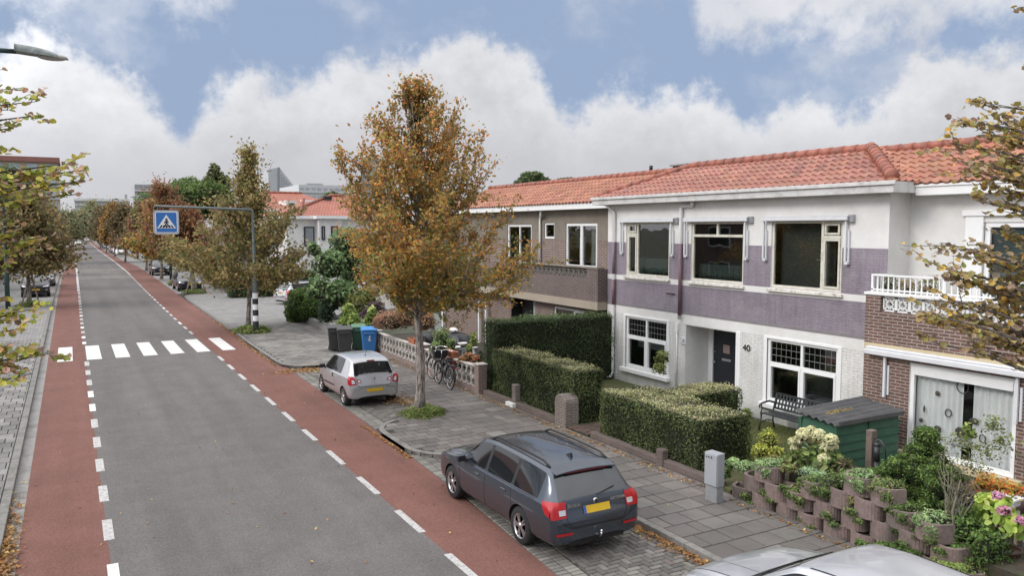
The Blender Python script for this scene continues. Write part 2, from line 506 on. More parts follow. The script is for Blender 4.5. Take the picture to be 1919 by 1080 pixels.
W = bpy.data.worlds.new('World'); SC.world = W; W.use_nodes = True
nt = W.node_tree; nt.nodes.clear()
wo = nt.nodes.new('ShaderNodeOutputWorld'); bg = nt.nodes.new('ShaderNodeBackground'); L(nt, bg.outputs[0], wo.inputs[0])
bg.inputs['Strength'].default_value = 0.1
sky = nt.nodes.new('ShaderNodeTexSky'); sky.sky_type = 'NISHITA'; sky.sun_disc = False
sky.sun_elevation = SUN_EL; sky.sun_rotation = SUN_AZ; sky.air_density = 1.0; sky.dust_density = 1.5; sky.ozone_density = 1.5
tc = nt.nodes.new('ShaderNodeTexCoord'); dirv = tc.outputs['Generated']
sx = nt.nodes.new('ShaderNodeSeparateXYZ'); L(nt, dirv, sx.inputs[0])
def wm(op, a, b=None, c=None, clamp=False):
    n = nt.nodes.new('ShaderNodeMath'); n.operation = op; n.use_clamp = clamp
    for i, v in enumerate((a, b, c)):
        if v is None: continue
        if isinstance(v, (int, float)): n.inputs[i].default_value = v
        else: L(nt, v, n.inputs[i])
    return n.outputs[0]
az = wm('ARCTAN2', sx.outputs[0], sx.outputs[1])
el = wm('ARCSINE', sx.outputs[2])
# tops of the cumulus bank: elevation over azimuth
def px_ae(px, py):
    d = ray(px, py); return math.atan2(d.x, d.y), math.asin(d.z/d.length)
def smooth(v, lo, hi):
    n = nt.nodes.new('ShaderNodeMapRange'); n.interpolation_type = 'SMOOTHSTEP'
    L(nt, v, n.inputs[0]); n.inputs[1].default_value = lo; n.inputs[2].default_value = hi
    n.inputs[3].default_value = 0.0; n.inputs[4].default_value = 1.0
    return n.outputs[0]
A0, A1 = R(-180), R(180)
def az_curve(pts, E0, E1, scale=1.0):
    t = wm('DIVIDE', wm('SUBTRACT', az, A0), A1-A0)
    fc = nt.nodes.new('ShaderNodeFloatCurve'); L(nt, t, fc.inputs['Value'])
    cp = fc.mapping.curves[0].points
    P_ = sorted(((a-A0)/(A1-A0), (e-E0)/(E1-E0)) for a, e in pts)
    P_ = [(0.0, P_[0][1])]+P_+[(1.0, P_[-1][1])]
    while len(cp) < len(P_): cp.new(0.5, 0.5)
    for p, (x, y) in zip(cp, P_): p.location = (x, y); p.handle_type = 'AUTO'
    fc.mapping.update()
    return wm('MULTIPLY_ADD', fc.outputs[0], E1-E0, E0)
top_px = [(-300, 60), (-120, 90), (0, 75), (70, 60), (150, 95), (215, 150), (290, 175), (340, 235), (375, 165), (480, 125), (560, 120), (640, 108), (730, 92), (800, 72), (870, 58), (940, 82), (1000, 105), (1045, 165), (1075, 190), (1140, 168), (1200, 160), (1290, 150), (1350, 170), (1400, 215), (1480, 190), (1560, 185), (1680, 135), (1790, 90), (1919, 70), (2200, 60), (2700, 100)]
elt = az_curve([px_ae(*p) for p in top_px], -0.1, 0.5)
def wnoise(scale, detail=6, rough=0.55, off=0.0, zs=1.0):
    mp = nt.nodes.new('ShaderNodeMapping'); L(nt, dirv, mp.inputs[0]); mp.inputs['Location'].default_value = (off, off*0.7, -off); mp.inputs['Scale'].default_value = (1, 1, zs)
    n = N(nt, 'ShaderNodeTexNoise', Scale=scale, Detail=detail, Roughness=rough); L(nt, mp.outputs[0], n.inputs['Vector']); return n.outputs[0]
n1 = wnoise(14, 9, 0.62); n2 = wnoise(5, 6, 0.55, 3.0, 1.6); n3 = wnoise(34, 6, 0.6, 5.0)
n4 = wnoise(85, 5, .6, 1.0)
wob = wm('ADD', wm('ADD', wm('MULTIPLY', wm('SUBTRACT', n1, 0.5), 0.13), wm('MULTIPLY', wm('SUBTRACT', n3, 0.5), 0.06)), wm('MULTIPLY', wm('SUBTRACT', n4, .5), .022))
dpt = wm('ADD', wm('SUBTRACT', elt, el), wob)          # >0 : inside the bank
mask1 = smooth(dpt, -0.014, 0.030)
# higher wisps, thin; kept mostly to where the photo has them
hi_px = [(-300, 0.5), (100, 0.62), (200, 0.72), (420, 0.72), (480, 0.0), (1180, 0.0), (1290, 0.55), (1340, 0.85), (1700, 0.85), (1919, 0.75), (2500, 0.6)]
hsel = az_curve([(px_ae(p, 60)[0], v) for p, v in hi_px], 0.0, 1.0)
low_px = [(-300, 30), (150, 20), (420, 50), (460, -80), (1240, -60), (1290, 85), (1400, 100), (1600, 105), (1919, 60), (2500, 40)]
hel = az_curve([px_ae(*p) for p in low_px], -0.1, 0.6)
m2 = smooth(wm('ADD', wm('SUBTRACT', el, hel), wm('MULTIPLY', wm('SUBTRACT', n1, 0.5), 0.20)), -0.01, 0.05)
m2 = wm('MULTIPLY', m2, hsel)
m3 = smooth(wm('ADD', n2, wm('MULTIPLY', wm('SUBTRACT', n1, 0.5), 0.5)), 0.46, 0.80)
m3 = wm('MULTIPLY', m3, 0.62)
high = smooth(el, 0.30, 0.5)                            # overcast towards the zenith
mask = wm('MAXIMUM', wm('MAXIMUM', mask1, m2), wm('MAXIMUM', m3, wm('MULTIPLY', high, 0.9)))
# cloud shade: bright rims, greyer bases, flat grey haze at the horizon
sh = smooth(dpt, 0.01, 0.13)
lump = wnoise(9, 8, 0.6, 9.0, 1.5)
bil = wnoise(24, 7, 0.6, 2.0, 1.2)
shade = wm('SUBTRACT', wm('ADD', 0.815, wm('MULTIPLY', wm('SUBTRACT', lump, 0.5), 0.40)), wm('MULTIPLY', sh, 0.20))
shade = wm('ADD', shade, wm('MULTIPLY', wm('SUBTRACT', bil, 0.5), 0.20))
lowhaze = smooth(el, 0.16, 0.02)
hz = nt.nodes.new('ShaderNodeMix'); hz.data_type = 'FLOAT'; L(nt, lowhaze, hz.inputs[0]); L(nt, shade, hz.inputs[2]); hz.inputs[3].default_value = 0.605
shv = wm('MULTIPLY', hz.outputs[0], 1.0)
ccol = nt.nodes.new('ShaderNodeCombineColor')
L(nt, wm('MULTIPLY', shv, 9.7), ccol.inputs[0]); L(nt, wm('MULTIPLY', shv, 9.75), ccol.inputs[1]); L(nt, wm('ADD', wm('MULTIPLY', shv, 9.4), 0.55), ccol.inputs[2])
# extra sky brightness added around the sun and overhead, unseen, to light the facades
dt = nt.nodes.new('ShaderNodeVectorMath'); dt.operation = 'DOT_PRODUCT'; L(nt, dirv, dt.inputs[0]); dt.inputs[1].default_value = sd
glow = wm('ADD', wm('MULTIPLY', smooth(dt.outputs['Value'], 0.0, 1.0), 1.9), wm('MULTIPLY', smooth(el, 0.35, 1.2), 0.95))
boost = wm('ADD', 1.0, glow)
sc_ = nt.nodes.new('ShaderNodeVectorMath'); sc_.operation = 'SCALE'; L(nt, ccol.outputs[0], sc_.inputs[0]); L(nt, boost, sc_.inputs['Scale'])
skc = mix(nt, 1.0, sky.outputs[0], (1.0, 1.0, 1.0), 'MULTIPLY')
blue = mix(nt, 0.92, skc, (3.35, 4.35, 6.25))
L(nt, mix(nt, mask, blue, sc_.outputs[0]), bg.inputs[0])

# ------------------------------------------------------------------ ground, road
def asphalt(name, c, speck, rough=0.9, stain=(0.09, 0.088, 0.085), fine=260):
    m, t, p, out = new_mat(name)
    cv = coord(t, 'pos')
    a = noise(t, cv, fine, 3, 0.7); b = noise(t, cv, 1.1, 6, 0.6)
    mp = N(t, 'ShaderNodeMapping'); L(t, cv, mp.inputs[0]); mp.inputs['Scale'].default_value = (1.3, 0.06, 1)
    s = noise(t, mp.outputs[0], 1.0, 5, 0.6)
    r = ramp(t, a, [(0.36, tuple(x*0.72 for x in c)), (0.52, c), (0.68, speck)])
    vo = N(t, 'ShaderNodeTexVoronoi', Scale=75.0); L(t, cv, vo.inputs['Vector'])
    rv = ramp(t, vo.outputs['Color'], [(0.15, (0.70,)*3), (0.85, (1.34,)*3)])
    c0 = mix(t, 0.8, r.outputs[0], rv.outputs[0], 'MULTIPLY')
    r2 = ramp(t, b, [(0.3, (0.88,)*3), (0.7, (1.08,)*3)])
    c1 = mix(t, 1.0, c0, r2.outputs[0], 'MULTIPLY')
    r3 = ramp(t, s, [(0.3, (0.84,)*3), (0.7, (1.10,)*3)])
    c2 = mix(t, 1.0, c1, r3.outputs[0], 'MULTIPLY')
    # sparse cracks and tar marks
    L(t, c2, p.inputs['Base Color']); p.inputs['Roughness'].default_value = rough; p.inputs['Specular IOR Level'].default_value = 0.3
    bump(t, p, a, 0.35, 0.006)
    return m
M_ROAD = asphalt('asphalt', (0.136, 0.124, 0.119), (0.21, 0.195, 0.188))
M_RED = asphalt('red_asphalt', (0.176, 0.082, 0.065), (0.245, 0.132, 0.110))
M_CONC = plain('concrete', (0.235, 0.225, 0.21), 0.85, 0.18, 9, bmp=0.3, co='pos', dirt=(0.11, 0.105, 0.09), dirt_scale=1.2)
M_KERB = plain('kerb_concrete', (0.20, 0.19, 0.175), 0.85, 0.2, 14, bmp=0.3, co='pos', dirt=(0.09, 0.085, 0.07), dirt_scale=2.2)
M_SOIL = plain('soil', (0.052, 0.042, 0.030), 0.95, 0.4, 12, bmp=0.6, co='pos', dirt=(0.045, 0.06, 0.02), dirt_scale=2.0)
M_PAVE = attr_mat('paving', 0.8, 0.16, 45, 0.2, stain=(0.080, 0.075, 0.068))
M_FARPAVE = brick_mat('grey_block_paving', (0.235, 0.225, 0.215), (0.29, 0.28, 0.265), (0.13, 0.125, 0.12), 0.30, 0.30, 0.012, 0.2, 0.85, dirt=(0.14, 0.135, 0.125))
def worn_paint():
    m, t, p, out = new_mat('road_paint')
    cv = coord(t, 'pos')
    n = noise(t, cv, 22, 8, 0.75); r = ramp(t, n, [(0.31, (0.20, 0.19, 0.18)), (0.40, (0.50, 0.49, 0.47)), (0.55, (0.69, 0.685, 0.66))])
    L(t, r.outputs[0], p.inputs['Base Color']); p.inputs['Roughness'].default_value = 0.7
    return m
M_LINE = worn_paint()
M_LINE2 = plain('worn_dash_paint', (0.47, 0.455, 0.44), 0.75, 0.25, 30, co='pos', dirt=(.17, .15, .14), dirt_scale=11)

XL = [(-30, 0.34), (45, 0.36), (116, 0.60), (141, 0.62), (270, 1.2), (335, 1.4), (420, 1.8)]      # left edge of the carriageway
XR = [(-30, 4.78), (45, 4.82), (64, 5.0), (99, 5.5), (138, 5.6), (206, 5.5), (300, 5.9), (420, 6.4)]
XLO = [(-30, -0.82), (64, -0.90), (100, -0.78), (142, -0.3), (226, 0.0), (330, 0.3), (420, 0.8)]
XRO = [(-30, 5.55), (6, 5.65), (9.2, 5.84), (12.6, 6.11), (18.5, 6.35), (29, 6.52), (45, 6.62), (64, 6.86), (87, 7.28), (115, 7.55), (137, 6.9), (200, 6.75), (309, 7.05), (420, 7.6)]
YS = [-30, -10, 0, 5, 9, 12, 15, 18, 21, 25, 29, 34, 40, 46, 52, 58, 64, 72, 80, 90, 100, 115, 126, 137, 150, 175, 200, 226, 260, 300, 330, 370, 420]
def strip(name, fa, fb, z, m, ys=YS, skirt=None):
    mb = MB()
    for a, b in zip(ys, ys[1:]):
        mb.quad((fa(a), a, z), (fb(a), a, z), (fb(b), b, z), (fa(b), b, z))
        if skirt: 
            for s in skirt:
                f = fa if s == 'a' else fb
                mb.quad((f(a), a, z-0.12), (f(b), b, z-0.12), (f(b), b, z), (f(a), a, z))
    o = mb.build(name, m); o['kind'] = 'structure'; return o
fL = lambda y: interp(y, XL); fR = lambda y: interp(y, XR); fLO = lambda y: interp(y, XLO); fRO = lambda y: interp(y, XRO)
mb = MB(); mb.quad((-2500, -600, -0.15), (2500, -600, -0.15), (2500, 5000, -0.15), (-2500, 5000, -0.15))
M_GROUND = plain('ground_cover', (0.09, 0.095, 0.06), 0.95, 0.3, 0.4, co='pos')
o = mb.build('ground', M_GROUND); o['kind'] = 'structure'
road = strip('road', fL, fR, 0.0, M_ROAD)
strip('cycle_path', fLO, fL, 0.0, M_RED); strip('cycle_path', fR, fRO, 0.0, M_RED)
# lower gutter fill under bays
o = strip('gutter', lambda y: fLO(y)-0.22, fLO, 0.0, M_CONC); 
# painted zebra bars: parts of the road
for k in range(7):
    x0 = -0.57+k*0.9645
    mb = MB(); mb.quad((x0, 33.32, 0.005), (x0+0.5, 33.32, 0.005), (x0+0.5, 37.32, 0.005), (x0, 37.32, 0.005))
    mb.build('zebra_stripe', M_LINE, road)
nd = 0
def dash(x, y0, ln, w, m):
    global nd
    mb = MB(); mb.quad((x-w/2, y0, 0.004), (x+w/2, y0, 0.004), (x+w/2, y0+ln, 0.004), (x-w/2, y0+ln, 0.004))
    mb.build('lane_dash', m, road); nd += 1
y = 9.5
while y < 92:
    if not (32.6 < y+0.6 < 37.8): dash(fR(y), y, 1.15, 0.12, M_LINE2 if rnd.random() < 0.7 else M_LINE)
    y += 2.12 if y < 40 else 2.2
y = 9.8
LSEQ = [at_z(205, 1078).y, at_z(195, 987).y, at_z(187, 918).y]
y = 11.7
while y < 70:
    if not (32.6 < y+0.5 < 37.9): dash(fL(y)+0.02, y, 1.0 if y < 33 else 0.8, 0.15, M_LINE2 if rnd.random() < 0.6 else M_LINE)
    y += 2.02
# beyond the plateau the dashes read as one line
for fx in (fL, fR):
    mb = MB()
    ys = [v for v in range(92 if fx is fR else 70, 330, 10)]
    for a, b in zip(ys, ys[1:]):
        mb.quad((fx(a)-0.09, a, 0.02), (fx(a)+0.09, a, 0.02), (fx(b)+0.09, b, 0.02), (fx(b)-0.09, b, 0.02))
    mb.build('edge_line', M_LINE2, road)
# raised junction plateau: paler strip of the carriageway
mb = MB()
M_PLAT = asphalt('plateau_asphalt', (0.165, 0.155, 0.14), (0.23, 0.22, 0.2))
for a, b in ((86, 93), (93, 100), (100, 108)):
    mb.quad((fL(a)+.12, a, 0.012), (fR(a)-.12, a, 0.012), (fR(b)-.12, b, 0.012), (fL(b)+.12, b, 0.012))
mb.build('plateau', M_PLAT, road)

# --------------------------------------------------- paving laid brick by brick
def bricks(name, rects, cols, z, gap, base_mat_col=(0.05, 0.046, 0.04), th=0.02, jit=0.15, kind='structure'):
    """rects: list of (x0,x1,y0,y1); one mesh, each brick a slightly raised top face with its own tone"""
    n = len(rects); r = np.array(rects)
    C = pal(cols, n, jit, .015)
    dz = nrg.normal(size=n)*0.0015
    x0, x1, y0, y1 = r[:, 0]+gap/2, r[:, 1]-gap/2, r[:, 2]+gap/2, r[:, 3]-gap/2
    zt = z+dz
    b = min(0.006, gap)
    V = np.stack([np.stack([x0+b, y0+b, zt], 1), np.stack([x1-b, y0+b, zt], 1), np.stack([x1-b, y1-b, zt], 1), np.stack([x0+b, y1-b, zt], 1),
                  np.stack([x0, y0, zt-th], 1), np.stack([x1, y0, zt-th], 1), np.stack([x1, y1, zt-th], 1), np.stack([x0, y1, zt-th], 1)], axis=1).reshape(-1, 3)
    o8 = (8*np.arange(n))[:, None]
    Q = np.concatenate([o8+np.array([q]) for q in ((0,1,2,3),(4,5,1,0),(5,6,2,1),(6,7,3,2),(7,4,0,3))])
    me = quads_mesh(name, V, Q, np.repeat(C, 8, axis=0))
    o = link_mesh(name, me, None, M_PAVE); o['kind'] = kind
    return o
tile_cols = [((0.165, 0.148, 0.136), 4), ((0.19, 0.172, 0.158), 3), ((0.145, 0.13, 0.12), 3), ((0.225, 0.208, 0.19), 0.5)]
M_BED = plain('paving_bed', (0.040, 0.036, 0.03), 0.95, 0.3, 10, co='pos')
KX = 8.02         # kerb of the bays
# raised pavement: a bed with tiles
def tiles(x0, x1, y0, y1, tx, ty, inside=None):
    out = []; j = 0; y = y0
    while y < y1-1e-3:
        ye = min(y+ty, y1)
        x = x0-(tx*0.5 if j % 2 else 0)
        while x < x1-1e-3:
            a, b = max(x, x0), min(x+tx, x1)
            if b-a > 0.03 and (inside is None or inside((a+b)/2, (y+ye)/2)): out.append((a, b, y, ye))
            x += tx
        y += ty; j += 1
    return out
ZP = 0.09
def round_build(ya, yb, xi, r=1.1):
    """outline of a kerbed build-out between two bays"""
    P_ = [(KX+0.17, ya)]
    xk = xi
    for k in range(7):
        t = PI/2*k/6; P_.append((xk+r-r*math.sin(t), ya+r-r*math.cos(t)))
    for k in range(7):
        t = PI/2*k/6; P_.append((xk+r-r*math.cos(t), yb-r+r*math.sin(t)))
    P_.append((KX+0.17, yb))
    return P_
BO1 = round_build(15.05, 18.75, 6.27)
BO2 = [(KX+0.17, 27.5), (7.35, 27.5), (6.75, 27.75), (6.42, 28.3), (6.36, 29.2), (6.40, 34), (6.58, 40), (6.80, 58), (6.98, 60.5), (7.3, 61.6), (KX+0.4, 62)]
def inpoly(P_, x, y):
    c = False; n = len(P_)
    for i in range(n):
        (xa, ya), (xb, yb) = P_[i], P_[(i+1) % n]
        if (ya > y) != (yb > y) and x < (xb-xa)*(y-ya)/(yb-ya)+xa: c = not c
    return c
def slab(name, pts, z, m, inset=0):
    mb = MB(); mb.prism(pts, -0.1, z); o = mb.build(name, m); o['kind'] = 'structure'; return o
slab('pavement_bed', [(KX+0.14, -20), (10.32, -20), (10.32, 40.5), (KX+0.14, 40.5)], ZP-0.012, M_BED)
rects = []; y = -2.0; j = 0
while y < 27.55:
    x = KX+.14; j += 1
    if j % 2: rects.append((x, x+.22, y, min(y+.45, 27.6))); x += .22
    while x < 10.27:
        w = .22 if rnd.random() < .13 else .45
        rects.append((x, min(x+w, 10.3), y, min(y+.45, 27.6))); x += w
    y += .45
ins1 = lambda x, y: inpoly([(a+(0.14 if a < KX else 0.0), b+(0.16 if b < 16 else -0.16)) for a, b in BO1], x, y)
r1 = tiles(6.27, KX+0.14, 15.05, 18.75, 0.30, 0.30, ins1)
bricks('pavement', rects+r1, tile_cols, ZP, 0.018, jit=.07)
cc2 = [((0.225, 0.213, 0.198), 4), ((0.27, 0.255, 0.235), 3), ((0.19, 0.18, 0.168), 2), ((0.25, 0.22, 0.19), 1)]
ins2 = lambda x, y: x > KX+0.14 or inpoly([(a+(0.15 if a < KX else 0.0), b) for a, b in BO2], x, y)
r2 = tiles(6.3, 10.30, 27.62, 40.4, 0.30, 0.30, ins2)
bricks('pavement', r2, cc2, ZP, 0.012)
slab('build_out', BO1, ZP-0.012, M_BED); slab('build_out', [(x, y) for x, y in BO2 if y < 40.4]+[(6.59, 40.4), (KX+0.17, 40.4)], ZP-0.012, M_BED)
# crossing of the side street: pale flat paving
slab('side_street', [(6.59, 40.42), (6.80, 58), (6.98, 60.5), (7.3, 61.6), (8.4, 62.0), (10.6, 62), (16, 66), (60, 74), (60, 52), (16.5, 45.0), (11.6, 42.6), (10.32, 40.42)], ZP-0.01, M_FARPAVE)
slab('pavement', [(8.2, 62.02), (10.6, 62.02), (12.6, 180), (15.5, 330), (13.2, 330), (10.0, 180), (9.3, 100)], ZP-0.004, M_FARPAVE)
# kerbs as rows of stones
def kerb_run(pts, w=0.13, z=ZP+0.012, ln=1.0, gap=0.008):
    mb = MB()
    for (xa, ya), (xb, yb) in zip(pts, pts[1:]):
        d = math.hypot(xb-xa, yb-ya); n = max(1, round(d/ln)); ux, uy = (xb-xa)/d, (yb-ya)/d
        nx, ny = uy, -ux
        for k in range(n):
            a = d*k/n+gap/2; b = d*(k+1)/n-gap/2
            q = [(xa+ux*a, ya+uy*a), (xa+ux*b, ya+uy*b), (xa+ux*b+nx*w, ya+uy*b+ny*w), (xa+ux*a+nx*w, ya+uy*a+ny*w)]
            mb.prism(q, -0.1, z)
    o = mb.build('kerb', M_KERB, bevel=0.012, seg=2); o['kind'] = 'structure'; return o
kerb_run([(KX, -12), (KX, 15.05)])
kerb_run([(KX, 15.05)]+BO1[1:-1]+[(KX, 18.75)])
kerb_run([(KX, 18.75), (KX, 27.5)])
kerb_run([(KX, 27.5)]+BO2[1:])
# bay strip of edging bricks and the herringbone bay
edge = []
y = -3.0
while y < 27.6:
    for k in range(2):
        w = 0.105
        edge.append((fRO(y)+0.012+k*0.2, fRO(y)+0.205+k*0.2, y, y+w))
    y += 0.107
bay_cols = [((0.175, 0.165, 0.15), 4), ((0.215, 0.205, 0.185), 3), ((0.135, 0.125, 0.115), 3), ((0.19, 0.16, 0.14), 1)]
bay_out = lambda x, y: (15.05 < y < 18.75 and inpoly(BO1, x, y)) or (y > 27.4 and inpoly(BO2, x, y))
edge = [e for e in edge if not bay_out((e[0]+e[1])/2, e[2])]
bricks('edging_bricks', edge, [((0.25, 0.235, 0.21), 3), ((0.20, 0.19, 0.17), 2), ((0.29, 0.27, 0.24), 1)], 0.006, 0.010)
herr = []
def herring(x0, x1, y0, y1, s=0.105):
    out = []
    nx = int((x1-x0)/s)+4; ny = int((y1-y0)/s)+4
    for gx in range(-2, nx):
        for gy in range(-2, ny):
            k = (gx-gy) % 4
            if k == 0: out.append((x0+gx*s, x0+(gx+2)*s, y0+gy*s, y0+(gy+1)*s))
            elif k == 2: pass
            if (gx-gy) % 4 == 3: out.append((x0+gx*s, x0+(gx+1)*s, y0+gy*s, y0+(gy+2)*s))
    return out
for q in herring(6.1, KX, -2.0, 27.4):
    x0, x1, y0, y1 = q; ym = (y0+y1)/2
    lo = fRO(ym)+0.42
    x0 = max(x0, lo); x1 = min(x1, KX-0.03)
    if x1-x0 < 0.035 or bay_out((x0+x1)/2, ym) or bay_out(x0, y0) or bay_out(x0, y1): continue
    herr.append((x0, x1, y0, y1))
bricks('parking_bay', herr, bay_cols, 0.004, 0.010)
strip('bay_bed', fRO, lambda y: KX+0.02 if y < 62 else fRO(y)+2.3, -0.008, M_BED)
strip('parking_bay', fRO, lambda y: fRO(y)+2.25, -0.002, M_FARPAVE, [v for v in YS if v >= 64])
# left pavement with its gutter and kerb
strip('pavement', lambda y: fLO(y)-6.0, lambda y: fLO(y)-0.37, ZP-0.006, M_FARPAVE, [v for v in YS if v >= 40])
strip('pavement_bed', lambda y: fLO(y)-6.0, lambda y: fLO(y)-0.37, ZP-0.014, M_BED, [v for v in YS if v <= 40])
lt = tiles(-4.6, -1.23, 6.0, 40.0, 0.30, 0.45)
lt = [(a, min(b, fLO((c+d)/2)-0.38), c, d) for a, b, c, d in lt]
bricks('pavement', lt, [((0.25, 0.24, 0.225), 3), ((0.20, 0.19, 0.18), 3), ((0.285, 0.27, 0.25), 1.5)], ZP, 0.012)
kerb_run([(fLO(v)-0.37, v) for v in (-10, 0, 10, 20, 30, 40, 52, 64, 100, 161)], 0.15, ZP+0.01)
# ------------------------------------------------------------------ house materials
M_WPAINT = plain('white_stucco', (0.68, 0.67, 0.65), 0.75, 0.05, 3.5, bmp=0.12, co='pos', dirt=(0.585, 0.575, 0.545), dirt_scale=0.8)
M_WBRICK = brick_mat('white_painted_brick', (0.70, 0.69, 0.67), (0.73, 0.72, 0.70), (0.63, 0.62, 0.60), bmp=0.9, rough=0.6, dirt=(0.58, 0.565, 0.53))
M_PURPLE = brick_mat('purple_painted_brick', (0.255, 0.215, 0.260), (0.28, 0.240, 0.284), (0.228, 0.196, 0.233), ms=.008, bmp=0.6, rough=0.6, dirt=(0.33, 0.305, 0.315), streak=.20)
M_PURGREY = plain('greyed_purple_paint', (0.21, 0.19, 0.20), 0.7, 0.12, 5, bmp=0.1, co='pos')
M_BRICK = brick_mat('brown_brick', (0.13, 0.066, 0.053), (0.185, 0.09, 0.068), (0.34, 0.305, 0.27), dirt=(0.09, 0.06, 0.052))
M_BRICK2 = brick_mat('reddish_brick', (0.20, 0.105, 0.082), (0.125, 0.072, 0.06), (0.38, 0.35, 0.32), dirt=(0.13, 0.10, 0.09))
M_BRICKD = brick_mat('weathered_brick', (0.135, 0.085, 0.075), (0.10, 0.066, 0.06), (0.24, 0.215, 0.20), dirt=(0.075, 0.062, 0.055))
M_TAUPE = plain('taupe_stucco', (0.205, 0.18, 0.145), 0.9, 0.10, 3, bmp=0.15, co='pos', dirt=(0.155, 0.14, 0.115), dirt_scale=1.0)
M_BEIGE = plain('beige_lintel', (0.34, 0.29, 0.23), 0.85, 0.08, 3, bmp=0.1, co='pos', dirt=(0.26, 0.225, 0.18))
M_CREAMB = plain('cream_band', (0.50, 0.42, 0.27), 0.8, 0.06, 3, co='pos')
M_FASC = plain('white_fascia', (0.56, 0.555, 0.54), 0.6, 0.08, 4, co='pos', dirt=(0.36, 0.35, 0.33), dirt_scale=2.5)
M_FASC2 = plain('clean_fascia', (0.74, 0.74, 0.73), 0.5, 0.04, 3, co='pos')
M_CREAM = plain('cream_frame', (0.60, 0.58, 0.50), 0.5, 0.08, 8, co='pos', dirt=(0.42, 0.38, 0.31), dirt_scale=5)
M_PEEL = plain('peeling_sill', (0.66, 0.64, 0.58), 0.7, 0.1, 10, bmp=0.3, co='pos', dirt=(0.22, 0.15, 0.12), dirt_scale=9)
M_WFRAME = plain('white_frame', (0.78, 0.78, 0.775), 0.4, 0.03, 4, co='pos')
M_GLASS = glass_mat('window_glass', (0.62, 0.68, 0.68), 0.16)
M_GLASSD = glass_mat('upstairs_glass', (0.50, 0.56, 0.55), 0.13)
M_ROOM = plain('dark_room', (0.068, 0.066, 0.060), 0.9, 0.3, 2, co='pos')
M_LEAD = plain('lead_came', (0.21, 0.215, 0.21), 0.5, 0.1, 10)
M_DOORP = plain('black_door_paint', (0.018, 0.022, 0.028), 0.35, 0.15, 6)
M_METAL = plain('metal_grey', (0.42, 0.43, 0.45), 0.35, 0.1, 8, metallic=0.6)
M_AWN = plain('awning_white', (0.62, 0.625, 0.64), 0.45, 0.05, 5)
M_DARKGAP = plain('black_gap', (0.02, 0.02, 0.022), 0.6, 0.2, 8)
M_CURT = plain('pale_curtain', (0.80, 0.81, 0.80), 0.9, 0.05, 3)
M_CURTW = plain('net_curtain', (0.50, 0.50, 0.47), 0.9, 0.05, 3)
M_RED_TILE = attr_mat('roof_tiles', 0.55, 0.18, 14, 0.1, 0.4, stain=(0.31, 0.125, 0.085))
M_GLZ_TILE = attr_mat('glazed_roof_tiles', 0.36, 0.2, 14, 0.1, 0.5, stain=(0.26, 0.105, 0.082))
M_RIDGE = plain('ridge_tiles', (0.30, 0.10, 0.065), 0.6, 0.25, 5, bmp=0.2, co='pos', dirt=(0.10, 0.055, 0.045), dirt_scale=3)

def facade(mb, X, ys, zs, openings, matfn, depth=0.10, rev_mi=0, flip=1):
    """wall on plane x=X looking towards -x, with reveals round its openings"""
    ys = sorted(set([round(v, 4) for v in ys]+[round(v, 4) for o in openings for v in o[:2]]))
    zs = sorted(set([round(v, 4) for v in zs]+[round(v, 4) for o in openings for v in o[2:4]]))
    for a, b in zip(ys, ys[1:]):
        for c, d in zip(zs, zs[1:]):
            ym, zm = (a+b)/2, (c+d)/2
            if any(o[0] < ym < o[1] and o[2] < zm < o[3] for o in openings): continue
            mb.mi = matfn(ym, zm)
            mb.quad((X, a, c), (X, a, d), (X, b, d), (X, b, c))
    for o in openings:
        y0, y1, z0, z1 = o[:4]; dp = o[4] if len(o) > 4 else depth
        mb.mi = o[5] if len(o) > 5 else rev_mi
        mb.quad((X, y0, z0), (X+dp, y0, z0), (X+dp, y0, z1), (X, y0, z1))
        mb.quad((X, y1, z0), (X, y1, z1), (X+dp, y1, z1), (X+dp, y1, z0))
        mb.quad((X, y0, z1), (X+dp, y0, z1), (X+dp, y1, z1), (X, y1, z1))
        mb.quad((X, y0, z0), (X, y1, z0), (X+dp, y1, z0), (X+dp, y0, z0))

